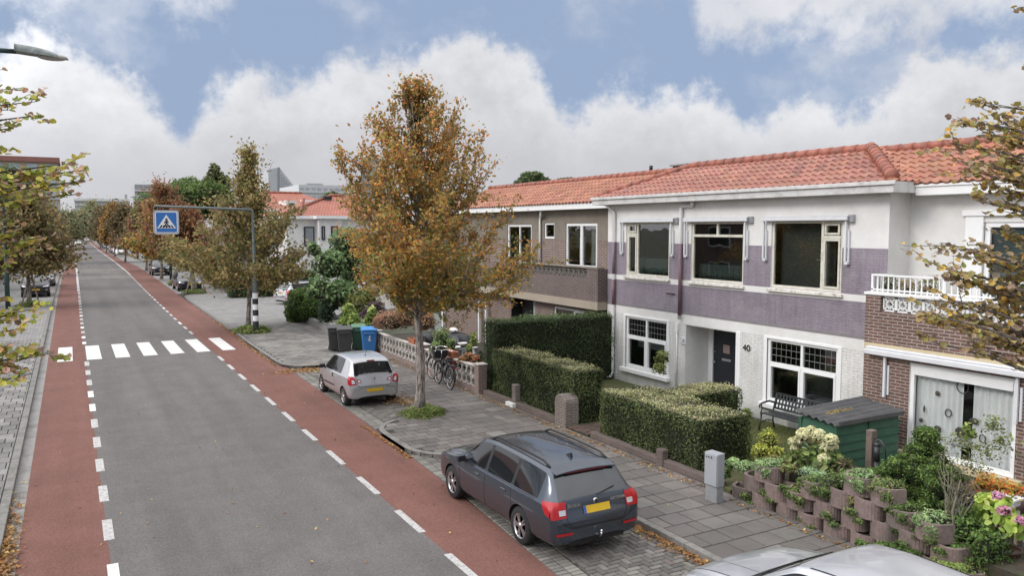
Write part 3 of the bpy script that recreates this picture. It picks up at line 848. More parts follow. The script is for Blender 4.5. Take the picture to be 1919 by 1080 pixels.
def window(parent, X, y0, y1, z0, z1, mfr, cols=(), transoms=(), fr=0.065, dp=0.07, sashes=(), glass=None, lead=None, room=1.3, name='window'):
    """cols: mullion positions (y, zlo, zhi); transoms: (z, ylo, yhi); sashes: rectangles with their own casement frame"""
    g = glass or M_GLASS
    mb = MB()
    xa, xb = X+0.03, X+0.03+dp
    mb.box(xa, xb, y0, y1, z0, z0+fr); mb.box(xa, xb, y0, y1, z1-fr, z1)
    mb.box(xa, xb, y0, y0+fr, z0+fr, z1-fr); mb.box(xa, xb, y1-fr, y1, z0+fr, z1-fr)
    for c in cols: mb.box(xa-0.004, xb-0.004, c[0]-0.035, c[0]+0.035, c[1], c[2])
    for t in transoms: mb.box(xa-0.012, xb-0.012, t[1], t[2], t[0]-0.035, t[0]+0.035)
    fo = mb.build(name, mfr, parent, bevel=0.006)
    for s in sashes:
        a, b, c, d = s; m2 = MB(); q = 0.05; xc = xa-0.018; xd = xb-0.02
        m2.box(xc, xd, a, b, c, c+q); m2.box(xc, xd, a, b, d-q, d); m2.box(xc, xd, a, a+q, c+q, d-q); m2.box(xc, xd, b-q, b, c+q, d-q)
        m2.build('sash', mfr, fo, bevel=0.005)
    mb = MB(); xg = xb-0.03
    mb.quad((xg, y0+0.01, z0+0.01), (xg, y0+0.01, z1-0.01), (xg, y1-0.01, z1-0.01), (xg, y1-0.01, z0+0.01))
    mb.build('pane', g, fo)
    if lead:
        mb = MB(); a, b, c, d, nu, nv = lead
        for k in range(1, nu): yy = a+(b-a)*k/nu; mb.box(xg-0.012, xg-0.005, yy-0.006, yy+0.006, c, d)
        for k in range(1, nv): zz = c+(d-c)*k/nv; mb.box(xg-0.011, xg-0.004, a, b, zz-0.006, zz+0.006)
        mb.build('leading', M_LEAD, fo)
    if room:
        mb = MB(); x0, x1 = xb+0.02, X+room
        a, b, c, d = y0-0.3, y1+0.3, z0-0.25, z1+0.1
        mb.quad((x1, a, c), (x1, a, d), (x1, b, d), (x1, b, c))
        mb.quad((x0, a, c), (x1, a, c), (x1, b, c), (x0, b, c)); mb.quad((x0, a, d), (x0, b, d), (x1, b, d), (x1, a, d))
        mb.quad((x0, a, c), (x0, a, d), (x1, a, d), (x1, a, c)); mb.quad((x0, b, c), (x1, b, c), (x1, b, d), (x0, b, d))
        mb.build('room', M_ROOM, fo)
    return fo

def curtain(parent, X, y0, y1, z0, z1, m, waves=8, amp=0.025):
    V = []; Q = []; n = waves*8; k = 5
    for i in range(n+1):
        t = i/n
        for j in range(k):
            z = z0+(z1-z0)*j/(k-1)
            V.append((X+amp*math.sin(2*PI*waves*t+0.8*math.sin(5*t))*(1.15-0.3*j/(k-1)), y0+(y1-y0)*t, z))
    for i in range(n):
        for j in range(k-1):
            Q.append((i*k+j, i*k+j+1, (i+1)*k+j+1, (i+1)*k+j))
    me = quads_mesh('curtain', V, Q, smooth=True); box_uv(me)
    return link_mesh('curtain', me, parent, m)

def tile_roof(name, parent, o, u, Lu, s, Ls, m, cols, clips=(), tw=0.215, th=0.335, amp=0.024, lift=0.030):
    """pantiles: o eave corner, u unit along the eave, s unit up the slope"""
    o, u, s = Vector(o), Vector(u), Vector(s)
    n = u.cross(s).normalized()
    if n.z < 0: n = -n
    nu, nv = int(math.ceil(Lu/tw)), int(math.ceil(Ls/th)); K = 7
    V = []; Q = []; C = []
    prof = [-.6, -.75, -.65, .1, 1.0, .75, -.6]
    flipq = u.cross(s).z < 0
    for j in range(nv):
        for i in range(nu):
            b = len(V); c = pal(cols, 1, 0.16)[0]
            dl = lift*(1+rnd.uniform(-0.12, 0.12))
            v0, v1 = j*th, (j+1)*th+0.02
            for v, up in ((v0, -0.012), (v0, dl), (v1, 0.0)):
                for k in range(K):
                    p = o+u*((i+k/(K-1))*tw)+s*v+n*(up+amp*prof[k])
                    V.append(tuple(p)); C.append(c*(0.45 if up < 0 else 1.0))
            for r in range(2):
                for k in range(K-1):
                    q = [b+r*K+k, b+r*K+k+1, b+(r+1)*K+k+1, b+(r+1)*K+k]
                    Q.append(q[::-1] if flipq else q)
    me = quads_mesh(name, V, Q, np.array(C), smooth=False)
    bm = bmesh.new(); bm.from_mesh(me)
    for cpt, cno in clips:
        bmesh.ops.bisect_plane(bm, geom=bm.verts[:]+bm.edges[:]+bm.faces[:], plane_co=Vector(cpt), plane_no=Vector(cno), clear_outer=True)
    bm.to_mesh(me); bm.free(); me.update()
    return link_mesh(name, me, parent, m)

def ridge_caps(parent, a, b, r=0.115, ln=0.36, m=None, name='ridge_tiles'):
    a, b = Vector(a), Vector(b); d = b-a; Lr = d.length; d.normalize(); n = int(Lr/ln)
    mb = MB()
    for i in range(n):
        p = a+d*(i*Lr/n); q = a+d*((i+1)*Lr/n+0.03)
        mb.tube([p, q], [r*1.13, r*0.96], 12)
    return mb.build(name, m or M_RIDGE, parent)

TILES = [((0.38, 0.17, 0.105), 4), ((0.34, 0.145, 0.09), 3), ((0.42, 0.19, 0.12), 2), ((0.28, 0.115, 0.075), 0.8)]
TILESG = [((0.35, 0.145, 0.10), 4), ((0.31, 0.12, 0.083), 3), ((0.39, 0.17, 0.12), 2), ((0.25, 0.098, 0.072), 1)]

# ================================================================== white house
FX = 15.0; HY0, HY1 = 10.76, 20.72; G0 = 0.12
wh = thing('terraced_house', 'white and purple painted brick house with dark front door and hipped roof', 'house', (FX, 15.7, G0))
UW = [(17.74, 19.76), (14.86, 16.82), (11.90, 13.95)]
GWN = [(17.78, 19.74), (11.92, 14.00)]
uz0, uz1, gz0, gz1 = 3.46, 5.08, 0.60, 2.20
mb = MB()
ops = [(a, b, uz0, uz1, 0.10, 0) for a, b in UW]+[(a, b, gz0, gz1, 0.10, 0) for a, b in GWN]+[(14.95, 16.99, G0, 2.20, 0.95, 0)]
def wmat(y, z):
    if z > 4.47: return 0
    if z > 3.45: return 2
    if z > 3.30: return 0
    if z > 2.50: return 2
    if z > 2.24: return 0
    return 1
facade(mb, FX, [HY0, HY1], [-0.1, 2.24, 2.50, 3.30, 3.45, 4.47, 5.66], ops, wmat)
mb.mi = 0
mb.quad((FX, HY0, 3.2), (FX+7, HY0, 3.2), (FX+7, HY0, 5.66), (FX, HY0, 5.66))
mb.mi = 1
mb.quad((FX, HY0, -0.1), (FX+7, HY0, -0.1), (FX+7, HY0, 3.2), (FX, HY0, 3.2))
mb.mi = 0
mb.quad((FX+7, HY1, -0.1), (FX, HY1, -0.1), (FX, HY1, 5.66), (FX+7, HY1, 5.66))
mb.quad((FX+7, HY0, -0.1), (FX+7, HY1, -0.1), (FX+7, HY1, 5.66), (FX+7, HY0, 5.66))
# back wall of the porch, floor below
mb.quad((FX+0.95, 14.95, G0), (FX+0.95, 14.95, 2.2), (FX+0.95, 15.62, 2.2), (FX+0.95, 15.62, G0))
mb.build('wall', [M_WPAINT, M_WBRICK, M_PURPLE], wh)
# grey worn edges where the purple meets the white
mb = MB(); mb.box(FX-0.004, FX+0.01, HY0+0.001, HY1-0.001, 2.485, 2.56); mb.build('paint_band', M_PURGREY, wh)
# soffit, fascia and gutter
EX, EZ0, EZ1 = 14.62, 5.63, 5.86
mb = MB()
mb.box(EX, FX+0.3, HY0-0.34, HY1+0.34, EZ0, EZ1); mb.box(EX-0.05, EX-0.003, HY0-0.40, HY1+0.38, EZ1-0.07, EZ1+0.012)
mb.box(FX+0.3, FX+8, HY0-0.34, HY1+0.3, EZ0+0.01, EZ1-0.02)
mb.build('fascia', M_FASC, wh, bevel=0.008)
sl = 0.42; RX, RZ = 16.8, EZ1+(16.8-EX)*sl
ev = Vector((1, 0, sl)).normalized(); slen = math.hypot(RX-EX, RZ-EZ1)
ya, yb = HY0-0.34, HY1+0.34
run = RX-EX
hipR = ((EX, ya, EZ1), Vector((1, -1, 0)).normalized())
hipL = ((EX, yb, EZ1), Vector((1, 1, 0)).normalized())
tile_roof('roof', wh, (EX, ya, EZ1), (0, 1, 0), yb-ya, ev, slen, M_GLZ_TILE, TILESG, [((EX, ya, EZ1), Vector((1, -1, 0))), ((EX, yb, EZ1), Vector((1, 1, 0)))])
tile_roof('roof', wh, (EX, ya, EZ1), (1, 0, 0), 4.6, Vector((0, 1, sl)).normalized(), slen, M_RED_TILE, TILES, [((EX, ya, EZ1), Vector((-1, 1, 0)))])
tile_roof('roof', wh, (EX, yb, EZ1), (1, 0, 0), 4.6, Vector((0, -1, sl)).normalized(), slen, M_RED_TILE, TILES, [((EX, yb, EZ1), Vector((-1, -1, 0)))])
mb = MB(); mb.quad((EX+.05, ya+.05, EZ1-0.03), (RX, ya+run, RZ-0.05), (RX, yb-run, RZ-0.05), (EX+.05, yb-.05, EZ1-0.03)); mb.quad((RX, ya+run, RZ-.05), (FX+7.5, ya+run, EZ1), (FX+7.5, yb-run, EZ1), (RX, yb-run, RZ-.05)); mb.build('roof_deck', M_RIDGE, wh)
ridge_caps(wh, (RX, ya+run, RZ+0.03), (RX, yb-run, RZ+0.03))
ridge_caps(wh, (EX+0.12, ya+0.12, EZ1+0.10), (RX, ya+run, RZ+0.06), r=0.125, ln=0.3)
ridge_caps(wh, (EX+0.12, yb-0.12, EZ1+0.06), (RX, yb-run, RZ+0.04), r=0.09)
# windows
def zfrac(f): return uz0+(uz1-uz0)*f
a, b = UW[0]   # left: narrow casement on its left, big pane right
yc = b-0.52
window(wh, FX, a, b, uz0, uz1, M_CREAM, [(yc, uz0+.06, uz1-.06)], [(4.72, yc, b-.06)], sashes=[(yc+.04, b-.07, uz0+.07, 4.68), (yc+.06, b-.09, 4.77, uz1-.07)], glass=M_GLASSD)
a, b = UW[1]; ym = (a+b)/2
window(wh, FX, a, b, uz0, uz1, M_CREAM, [(ym, 4.72, uz1-.06)], [(4.70, a+.06, b-.06)], sashes=[], glass=M_GLASSD)
a, b = UW[2]; yc = a+0.56
window(wh, FX, a, b, uz0, uz1, M_CREAM, [(yc, uz0+.06, uz1-.06)], [(4.70, a+.06, yc)], sashes=[(a+.07, yc-.04, uz0+.07, 4.66), (a+.09, yc-.06, 4.75, uz1-.07)], glass=M_GLASSD)
for a, b in UW:
    mb = MB(); mb.box(FX-0.075, FX+0.02, a-0.06, b+0.06, uz0-0.10, uz0-0.025); mb.build('window_sill', M_PEEL, wh, bevel=0.01)
for i, (a, b) in enumerate(GWN):
    ym = (a+b)/2; zt = 1.58
    fo = window(wh, FX, a, b, gz0, gz1, M_WFRAME, [(ym, gz0+.06, gz1-.06)], [(zt, a+.06, b-.06)], fr=0.075, sashes=[(a+.07, ym-.03, gz0+.06, zt-.03), (ym+.03, b-.07, gz0+.06, zt-.03)])
    for q0, q1 in ((a+.08, ym-.04), (ym+.04, b-.08)):
        mb = MB(); xg = FX+0.065
        for k in range(1, 6): yy = q0+(q1-q0)*k/6; mb.box(xg, xg+.006, yy-.004, yy+.004, zt+.04, gz1-.08)
        for k in range(1, 3): zz = zt+.04+(gz1-.12-zt)*k/3; mb.box(xg+.001, xg+.007, q0, q1, zz-.006, zz+.006)
        mb.build('leading', M_LEAD, fo)
    # frame rebate painted on the wall round the window
    mb = MB(); q = 0.10
    mb.box(FX-.02, FX+.028, a-.005, b+.005, gz1-.012, gz1+.05); mb.box(FX-.018, FX+.027, a-q, a, gz0, gz1+.05); mb.box(FX-.018, FX+.027, b, b+q, gz0, gz1+.05)
    mb.build('window_surround', M_WFRAME, wh, bevel=0.006)
    mb = MB(); mb.box(FX-.13, FX+.02, a-.16, b+.16, gz0-.13, gz0-.01); mb.build('window_sill', M_WFRAME, wh, bevel=0.012)
# pale furniture and clutter glimpsed behind the glass
mb = MB()
mb.box(FX+.35, FX+.75, 12.1, 13.3, 0.45, 0.86); mb.build('sofa', plain('sofa_grey', (0.22, 0.21, 0.22), 0.9), wh, bevel=0.06, seg=3)
mb = MB()
for k in range(9):
    yy = 15.0+k*0.2; mb.tube([(FX+.20, yy, 3.56), (FX+.21, yy+.01, 3.78), (FX+.17, yy-.02, 3.86)], [.012, .009, .004], 5); mb.ball((FX+.2, yy+.05, 3.60), (.04, .05, .04), 6, 5)
for k in range(7): mb.ball((FX+.2, 17.95+k*0.18, 3.57), (.05, .05, .04), 6, 5)
mb.build('sill_ornaments', plain('ornament', (0.16, 0.12, 0.11), 0.6, 0.5, 14), wh)
mb = MB(); mb.box(FX+.5, FX+.53, 17.8, 18.0, 0.7, 1.5); mb.box(FX+.45, FX+.5, 17.8, 19.7, 1.2, 1.5); mb.build('interior_blind', M_CURTW, wh)
mb = MB()
mb.box(FX+.30, FX+.32, 14.9, 16.8, uz0+.02, 3.92); mb.box(FX+.30, FX+.32, 17.8, 19.7, uz0+.02, 4.0)
wf_ = MB(); wf_.box(FX+.30, FX+.32, 12.3, 13.9, uz0+.02, uz1-.05); wf_.build('window_screen', plain('grey_screen', (.135, .14, .13), .9, .1, 2, co='pos'), wh)
mb.build('window_film', plain('greenish_screen', (0.15, 0.185, 0.18), 0.8), wh)
mb = MB(); mb.box(FX+.25, FX+.5, 12.55, 12.8, 4.15, 4.18); mb.ball((FX+.34, 12.66, 4.26), (.09, .1, .08), 8, 6); mb.build('window_shelf', M_CURTW, wh)
# door, frame, step
mb = MB(); dx = FX+0.86
mb.box(dx-.02, dx+.09, 16.80, 16.985, G0, 2.195); mb.box(dx-.02, dx+.09, 15.62, 15.80, G0, 2.195); mb.box(dx-.02, dx+.09, 15.80, 16.80, 2.10, 2.195)
mb.build('door_frame', M_WFRAME, wh, bevel=0.008)
mb = MB(); mb.box(dx+.015, dx+.06, 15.805, 16.795, G0+.04, 2.095); mb.box(dx+.0, dx+.014, 15.82, 16.78, G0+.09, G0+.26)
dr = mb.build('door', M_DOORP, wh, bevel=0.006)
mb = MB(); mb.box(dx-.004, dx+.013, 16.15, 16.40, 1.42, 1.66); mb.build('door_window', plain('small_pane', (0.30, 0.22, 0.20), 0.2), dr)
mb = MB(); mb.box(dx-.004, dx+.013, 16.10, 16.45, 1.20, 1.265); mb.build('letter_slot', M_METAL, dr, bevel=.004)
mb = MB(); mb.ball((dx-.02, 16.72, 1.12), .035, 10, 6); mb.ball((dx-.005, 16.72, 1.42), .02, 8, 5); mb.build('door_knob', M_METAL, dr)
mb = MB(); mb.box(FX-.25, FX+.9, 14.97, 16.97, -.05, G0+.035); mb.build('door_step', plain('door_step_stone', (0.115, 0.11, 0.105), .8, .2, 8, co='pos'), wh, bevel=.01)
# right hand jamb of the porch reads as a white post
mb = MB(); mb.box(FX-.012, FX+.06, 14.90, 15.06, G0, 2.24); mb.build('porch_post', M_WFRAME, wh, bevel=.006)
# house number, name plate, bell
def text(body, name, parent, loc, size, m, rot, ext=0.004, ax=True, bold=0.0, sx=1.0):
    cu = bpy.data.curves.new(name, 'FONT'); cu.body = body; cu.size = size; cu.extrude = ext; cu.offset = bold
    cu.align_x = 'CENTER'; cu.align_y = 'CENTER'
    tmp = bpy.data.objects.new('tmp', cu); COL.objects.link(tmp)
    dg = bpy.context.evaluated_depsgraph_get(); dg.update()
    me = bpy.data.meshes.new_from_object(tmp.evaluated_get(dg)); bpy.data.objects.remove(tmp)
    me.materials.clear()
    me.transform(Matrix.Translation(loc) @ rot.to_4x4() @ Matrix.Diagonal((sx, 1, 1, 1)))
    return link_mesh(name, me, parent, m)
ROT_MX = Matrix(((0, 0, -1), (-1, 0, 0), (0, 1, 0)))   # text facing -x
M_BLACK = plain('black_paint', (0.012, 0.012, 0.013), 0.5)
p = at_x(1398.5, 653, FX-.02)
text('40', 'house_number', wh, p, 0.235, M_BLACK, ROT_MX, sx=1.15)
p = at_x(1281, 639, FX-.02)
mb = MB(); mb.box(FX-.03, FX-.004, p.y-.10, p.y+.10, p.z-.10, p.z+.10); npl = mb.build('name_plate', plain('enamel', (0.62, 0.63, 0.64), .4), wh, bevel=.01)
text('38', 'plate_number', npl, Vector((FX-.036, p.y, p.z)), 0.12, plain('plate_grey', (.28, .29, .31), .5), ROT_MX)
# downpipes, painted to match the band behind them
M_PPIPE = plain('purple_pipe_paint', (0.20, 0.155, 0.17), 0.55, 0.15, 6, co='pos')
M_RPIPE = plain('rusty_purple_pipe', (0.18, 0.105, 0.12), 0.6, 0.2, 6, co='pos')
def pipe(path, segs, r=0.045):
    top = MB(); top.tube(path, r, 10); o = top.build('downpipe', M_FASC2, wh)
    for (a, b, m) in segs:
        s = MB(); s.tube([a, b], r+.003, 10); s.build('painted_length', m, o)
xp = FX-.075
yA = at_x(1150, 480, xp).y
pipe([(xp-.22, yA+.14, 5.62), (xp-.12, yA+.12, 5.56), (xp, yA, 5.40), (xp, yA, 0.35), (xp-.05, yA+.02, 0.22), (xp-.16, yA+.06, 0.16)],
     [((xp, yA, 4.47), (xp, yA, 3.47), M_PPIPE), ((xp, yA, 3.29), (xp, yA, 2.5), M_RPIPE)])
yB = at_x(1275, 480, xp).y
pipe([(xp-.1, yB-.55, 5.60), (xp, yB-.45, 5.52), (xp, yB-.03, 5.52), (xp, yB, 5.46), (xp, yB, 2.35)], [((xp, yB, 4.47), (xp, yB, 2.45), M_RPIPE)], .05)
yC = at_x(1266, 640, xp).y
mb = MB(); mb.tube([(FX-.03, yC, 2.2), (FX-.03, yC, 0.3)], .022, 8); mb.box(FX-.055, FX-.002, yC-.05, yC+.05, 1.95, 2.22); mb.build('cable_duct', M_FASC2, wh)
mb = MB(); pq = at_x(1262, 551, FX-.03); mb.box(FX-.04, FX-.005, pq.y-.05, pq.y+.33, pq.z-.012, pq.z+.012); mb.build('wall_bracket', plain('rust', (.10, .05, .045), .8), wh)
# awning cassettes with their folded arms
for (pa, pb, arms) in ((1159, 1264, (1164, 1258)), (1279, 1403, (1284, 1397)), (1427, 1592, (1432, 1586))):
    q0 = at_x(pb, 410, FX-.13).y; q1 = at_x(pa, 410, FX-.13).y
    mb = MB(); mb.box(FX-.15, FX-.003, q0+.05, q1-.03, 5.075, 5.165); mb.box(FX-.13, FX-.02, q0+.05, q1-.03, 5.166, 5.19)
    aw = mb.build('awning', M_AWN, wh, bevel=.02, seg=3)
    mb = MB(); mb.box(FX-.10, FX-.004, q0-.05, q0+.045, 5.04, 5.20); mb.box(FX-.155, FX-.02, q0+.03, q0+.049, 5.07, 5.17); mb.build('awning_box', M_METAL, aw, bevel=.006)
    for pa_ in arms:
        ya_ = at_x(pa_, 440, FX-.06).y
        mb = MB(); mb.box(FX-.10, FX-.055, ya_-.022, ya_+.022, 4.16, 5.07); mb.box(FX-.052, FX-.004, ya_-.07, ya_-.035, 4.12, 4.85); mb.box(FX-.09, FX-.01, ya_-.072, ya_+.024, 4.10, 4.16)
        mb.build('awning_arm', M_AWN, aw, bevel=.004)

# ================================================================== brick house on the left
lh = thing('terraced_house', 'brown brick house with taupe stucco and grey lattice balcony, behind the orange tree', 'house', (14.63, 26.5, 0.1))
LX, LU, LG = 14.63, 15.72, 15.05; LY0, LY1 = 20.74, 33.4
mb = MB()
bw = (22.32, 24.30, 3.50, 5.08); sw = (25.08, 25.80, 4.52, 5.10); lw = (26.75, 28.7, 3.45, 5.05)
facade(mb, LU, [LY0, LY1], [2.4, 4.48, 5.66], [bw, sw, lw], lambda y, z: 1 if z > 4.48 else 0, rev_mi=1)
g0 = at_x(1038, 580, LG).y; g1 = at_x(1094, 580, LG).y; d0 = at_x(1003, 580, LG).y; d1 = at_x(958, 580, LG).y
gw = (g1, g0, 0.9, 2.12); gd = (d0, d1, 0.1, 2.22)
facade(mb, LG, [LY0, LY1], [-.1, 2.3], [gw, (d0, d1, 0.1, 2.2, 0.5, 3)], lambda y, z: 0, rev_mi=1)
mb.mi = 3; mb.quad((LG+.5, d0, .1), (LG+.5, d0, 2.2), (LG+.5, d1, 2.2), (LG+.5, d1, .1))
mb.mi = 1; mb.quad((LU+6, LY1, -.1), (LG, LY1, -.1), (LG, LY1, 5.66), (LU+6, LY1, 5.66))
# balcony: floor slab, brick parapet, coping
mb.mi = 2; mb.box(LX+.006, LU, LY0+.01, LY1, 2.28, 2.555)
mb.mi = 4; mb.box(LX, LX+.22, LY0, LY0+.62, 2.556, 3.60); mb.box(LX+.001, LX+.22, LY0+.62, LY1, 2.556, 3.30); mb.box(LX+.22, LU, LY0+.003, LY0+.2, 2.556, 3.6)
mb.mi = 1; mb.box(LX-.02, LX+.24, LY0-.01, LY1, 3.605, 3.65)
mb.build('wall', [M_BRICK2, M_TAUPE, M_BEIGE, M_DARKGAP, M_BRICKD], lh)
M_LATG = plain('grey_lattice_block', (0.165, 0.15, 0.135), .9, .15, 9, co='pos')
def lattice(mb, plane, a0, a1, z0, z1, unit_, th, pos, t=0.030, dia=True):
    """pierced concrete blocks: frame, diagonal cross and diamond"""
    n = max(1, round((a1-a0)/unit_)); w = (a1-a0)/n
    def bar(p, q, t):
        if plane == 'x': mb.bar((pos, p[0], p[1]), (pos, q[0], q[1]), th, t)
        else: mb.bar((p[0], pos, p[1]), (q[0], pos, q[1]), th, t)
    def bar2(p, q, t):
        P0, Q0 = (((pos, *p), (pos, *q)) if plane == 'x' else ((p[0], pos, p[1]), (q[0], pos, q[1])))
        d = Vector(Q0)-Vector(P0); nrm = Vector((1, 0, 0)) if plane == 'x' else Vector((0, 1, 0))
        side = d.normalized().cross(nrm)*t/2; nn = nrm*th/2
        vs = [Vector(P0)+side*s1+nn*s2 for s1, s2 in ((-1,-1),(1,-1),(1,1),(-1,1))]+[Vector(Q0)+side*s1+nn*s2 for s1, s2 in ((-1,-1),(1,-1),(1,1),(-1,1))]
        mb.add(vs, [(0,1,2,3),(7,6,5,4),(0,4,5,1),(1,5,6,2),(2,6,7,3),(3,7,4,0)])
    for i in range(n):
        a, b = a0+i*w, a0+(i+1)*w; m_ = (a+b)/2; zm = (z0+z1)/2
        bar2((a+t/2, z0), (a+t/2, z1), t); bar2((b-t/2, z0), (b-t/2, z1), t)
        bar2((a, z0+t/2), (b, z0+t/2), t); bar2((a, z1-t/2), (b, z1-t/2), t)
        q = 0.42
        for sa in (-1, 1):
            for sz in (-1, 1):
                # arcs from the corners pinch to a diamond in the middle
                bar2((m_+sa*w/2, zm+sz*(z1-z0)/2), (m_+sa*w*.20, zm+sz*(z1-z0)*.20), t*.9)
                if dia: bar2((m_+sa*w*.30, zm), (m_, zm+sz*(z1-z0)*.32), t*.9)
                
mb = MB(); lattice(mb, 'x', LY0+.63, 26.6, 3.305, 3.60, 0.29, .08, LX+.11); mb.build('balcony_lattice', M_LATG, lh)
window(lh, LU, *bw, M_WFRAME, [((bw[0]+bw[1])/2, bw[2]+.05, bw[3]-.05)], (), fr=.08, sashes=[(bw[0]+.05, (bw[0]+bw[1])/2-.02, bw[2]+.05, bw[3]-.05), ((bw[0]+bw[1])/2+.02, bw[1]-.05, bw[2]+.05, bw[3]-.05)])
window(lh, LU, *sw, M_WFRAME, fr=.07)
window(lh, LU, *lw, M_WFRAME, [((lw[0]+lw[1])/2, lw[2]+.05, lw[3]-.05)], fr=.09)
window(lh, LG, *gw, M_WFRAME, [(gw[0]+.62, gw[2], gw[3])], fr=.07, sashes=[(gw[0]+.05, gw[0]+.58, gw[2]+.05, gw[3]-.06)])
mb = MB(); mb.box(LG+.1, LG+.16, d0+.1, d0+.3, .12, 2.15); mb.build('door_frame', plain('grey_frame', (.35, .37, .38), .5), lh)
curtain(lh, LU+.3, bw[0]+.35, bw[0]+.75, 3.5, 5.0, M_CURTW, 4)
mb = MB(); mb.box(LU+.35, LU+.6, bw[0]+.1, bw[0]+.8, 3.55, 3.85); mb.tube([(LU+.35, 23.7, 3.5), (LU+.35, 23.7, 4.6)], [.14, .12], 8); mb.build('room_furniture', M_CURTW, lh)
curtain(lh, LU+.2, lw[0]+.1, lw[0]+.6, 3.5, 5.0, plain('green_curtain', (.06, .08, .075), .9), 4)
EXL, EZL0, EZL = 15.32, 5.56, 5.78
mb = MB(); mb.box(EXL, LU+.1, LY0-.30, LY1+.3, EZL0, EZL); mb.build('fascia', M_FASC2, lh, bevel=.01)
mb = MB(); yp = at_x(1012, 460, LU-.06).y
mb.tube([(LU-.2, yp-.28, 5.55), (LU-.2, yp-.28, 5.38), (LU-.06, yp-.03, 5.3), (LU-.06, yp, 5.2), (LU-.06, yp, 3.3)], .045, 10); mb.build('downpipe', M_FASC2, lh)
RXL = 17.5; slL = (6.74-EZL)/(RXL-EXL); sv = Vector((1, 0, slL)).normalized(); sL = math.hypot(RXL-EXL, 6.74-EZL)
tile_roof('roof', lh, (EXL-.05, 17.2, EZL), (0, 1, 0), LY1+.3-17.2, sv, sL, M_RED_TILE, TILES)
ridge_caps(lh, (RXL, 17.3, 6.79), (RXL, LY1+.3, 6.79), r=.10)
mb = MB(); mb.quad((RXL, 17.2, 6.72), (RXL+5, 17.2, 5.4), (RXL+5, LY1+.3, 5.4), (RXL, LY1+.3, 6.72)); mb.poly([(EXL, LY1+.28, EZL), (RXL+5, LY1+.28, 5.4), (RXL, LY1+.28, 6.72)]); mb.quad((EXL, 17.2, EZL-.03), (RXL, 17.2, 6.70), (RXL, LY1+.28, 6.70), (EXL, LY1+.28, EZL-.03)); mb.build('roof_deck', M_RIDGE, lh)
p = at_x(1220, 320, 18.0)
mb = MB(); mb.tube([(18.0, p.y, 6.3), (18.0, p.y, p.z+.16)], .05, 8); mb.tube([(18.0, p.y, p.z+.02), (18.0, p.y, p.z+.18)], .065, 8); mb.build('vent_pipe', M_DARKGAP, lh)
p = at_x(1282, 312, 18.4)
mb = MB(); mb.box(18.2, 18.9, p.y-.35, p.y+.35, 6.3, p.z+.02); mb.mi = 1; mb.box(18.12, 18.98, p.y-.43, p.y+.43, p.z+.021, p.z+.07); mb.build('chimney', [M_BRICK, M_CONC], lh)

# ================================================================== brick house on the right
rh = thing('terraced_house', 'brown brick house with white railed balcony and a curtained picture window', 'house', (14.3, 6.5, 0.1))
BX, BU = 14.3, 15.7; BY0, BY1 = -3.0, 10.735
rw = (7.66, 9.70, 0.52, 2.28); uw = (6.9, 9.18, 3.10, 5.02)
mb = MB()
facade(mb, BX, [BY0, BY1], [-.1, 2.34, 2.56], [rw], lambda y, z: 2 if z > 2.34 else 0, rev_mi=1)
mb.mi = 0; mb.box(BX+.001, BX+.22, BY0, BY1-.001, 2.56, 3.22)
mb.mi = 0; mb.box(BX, BX+.22, BY1-.34, BY1, 2.561, 3.54)
mb.mi = 2; mb.quad((BX, BY1, -.1), (BX+.75, BY1, -.1), (BX+.75, BY1, 2.56), (BX, BY1, 2.56))
mb.mi = 2; mb.box(BX+.02, BU, BY0, BY1-.02, 2.44, 2.555)
mb.mi = 0; mb.box(BX+.22, 14.99, BY1-.22, BY1-.002, 2.561, 3.54)
facade(mb, BU, [BY0, HY0+.01], [2.5, 3.9, 5.66], [uw], lambda y, z: 3 if z < 4.45 else 1, rev_mi=1)
mb.build('wall', [M_BRICK, M_WPAINT, M_CREAMB, M_WBRICK], rh)
M_LATW = plain('white_lattice_block', (.72, .72, .71), .6, .05, 8, co='pos')
mb = MB(); lattice(mb, 'x', 4.0, BY1-.36, 3.225, 3.52, .295, .10, BX+.11); mb.build('balcony_lattice', M_LATW, rh)
mb = MB(); mb.box(BX-.03, BX+.25, 3.5, BY1+.03, 3.542, 3.60); mb.box(BX+.26, 15.0, BY1-.24, BY1+.03, 3.542, 3.60); mb.build('balcony_coping', M_LATW, rh, bevel=.01)
mb = MB()
mb.box(BX+.085, BX+.135, 4.0, BY1-.05, 3.93, 3.965); mb.box(BX+.09, BX+.13, 4.0, BY1-.05, 3.64, 3.665)
k = 0
yy = BY1-.07
while yy > 4.0:
    mb.box(BX+.10, BX+.12, yy-.011, yy+.011, 3.6, 3.93); yy -= .12; k += 1
for yy in (BY1-.07, BY1-1.6, BY1-3.2): mb.box(BX+.09, BX+.13, yy-.022, yy+.022, 3.6, 3.965)
mb.box(BX+.135, 15.0, BY1-.12, BY1-.08, 3.93, 3.965)
for k in range(5): mb.box(BX+.2+k*.13, BX+.22+k*.13, BY1-.11, BY1-.09, 3.6, 3.93)
mb.build('balcony_railing', M_WFRAME, rh)
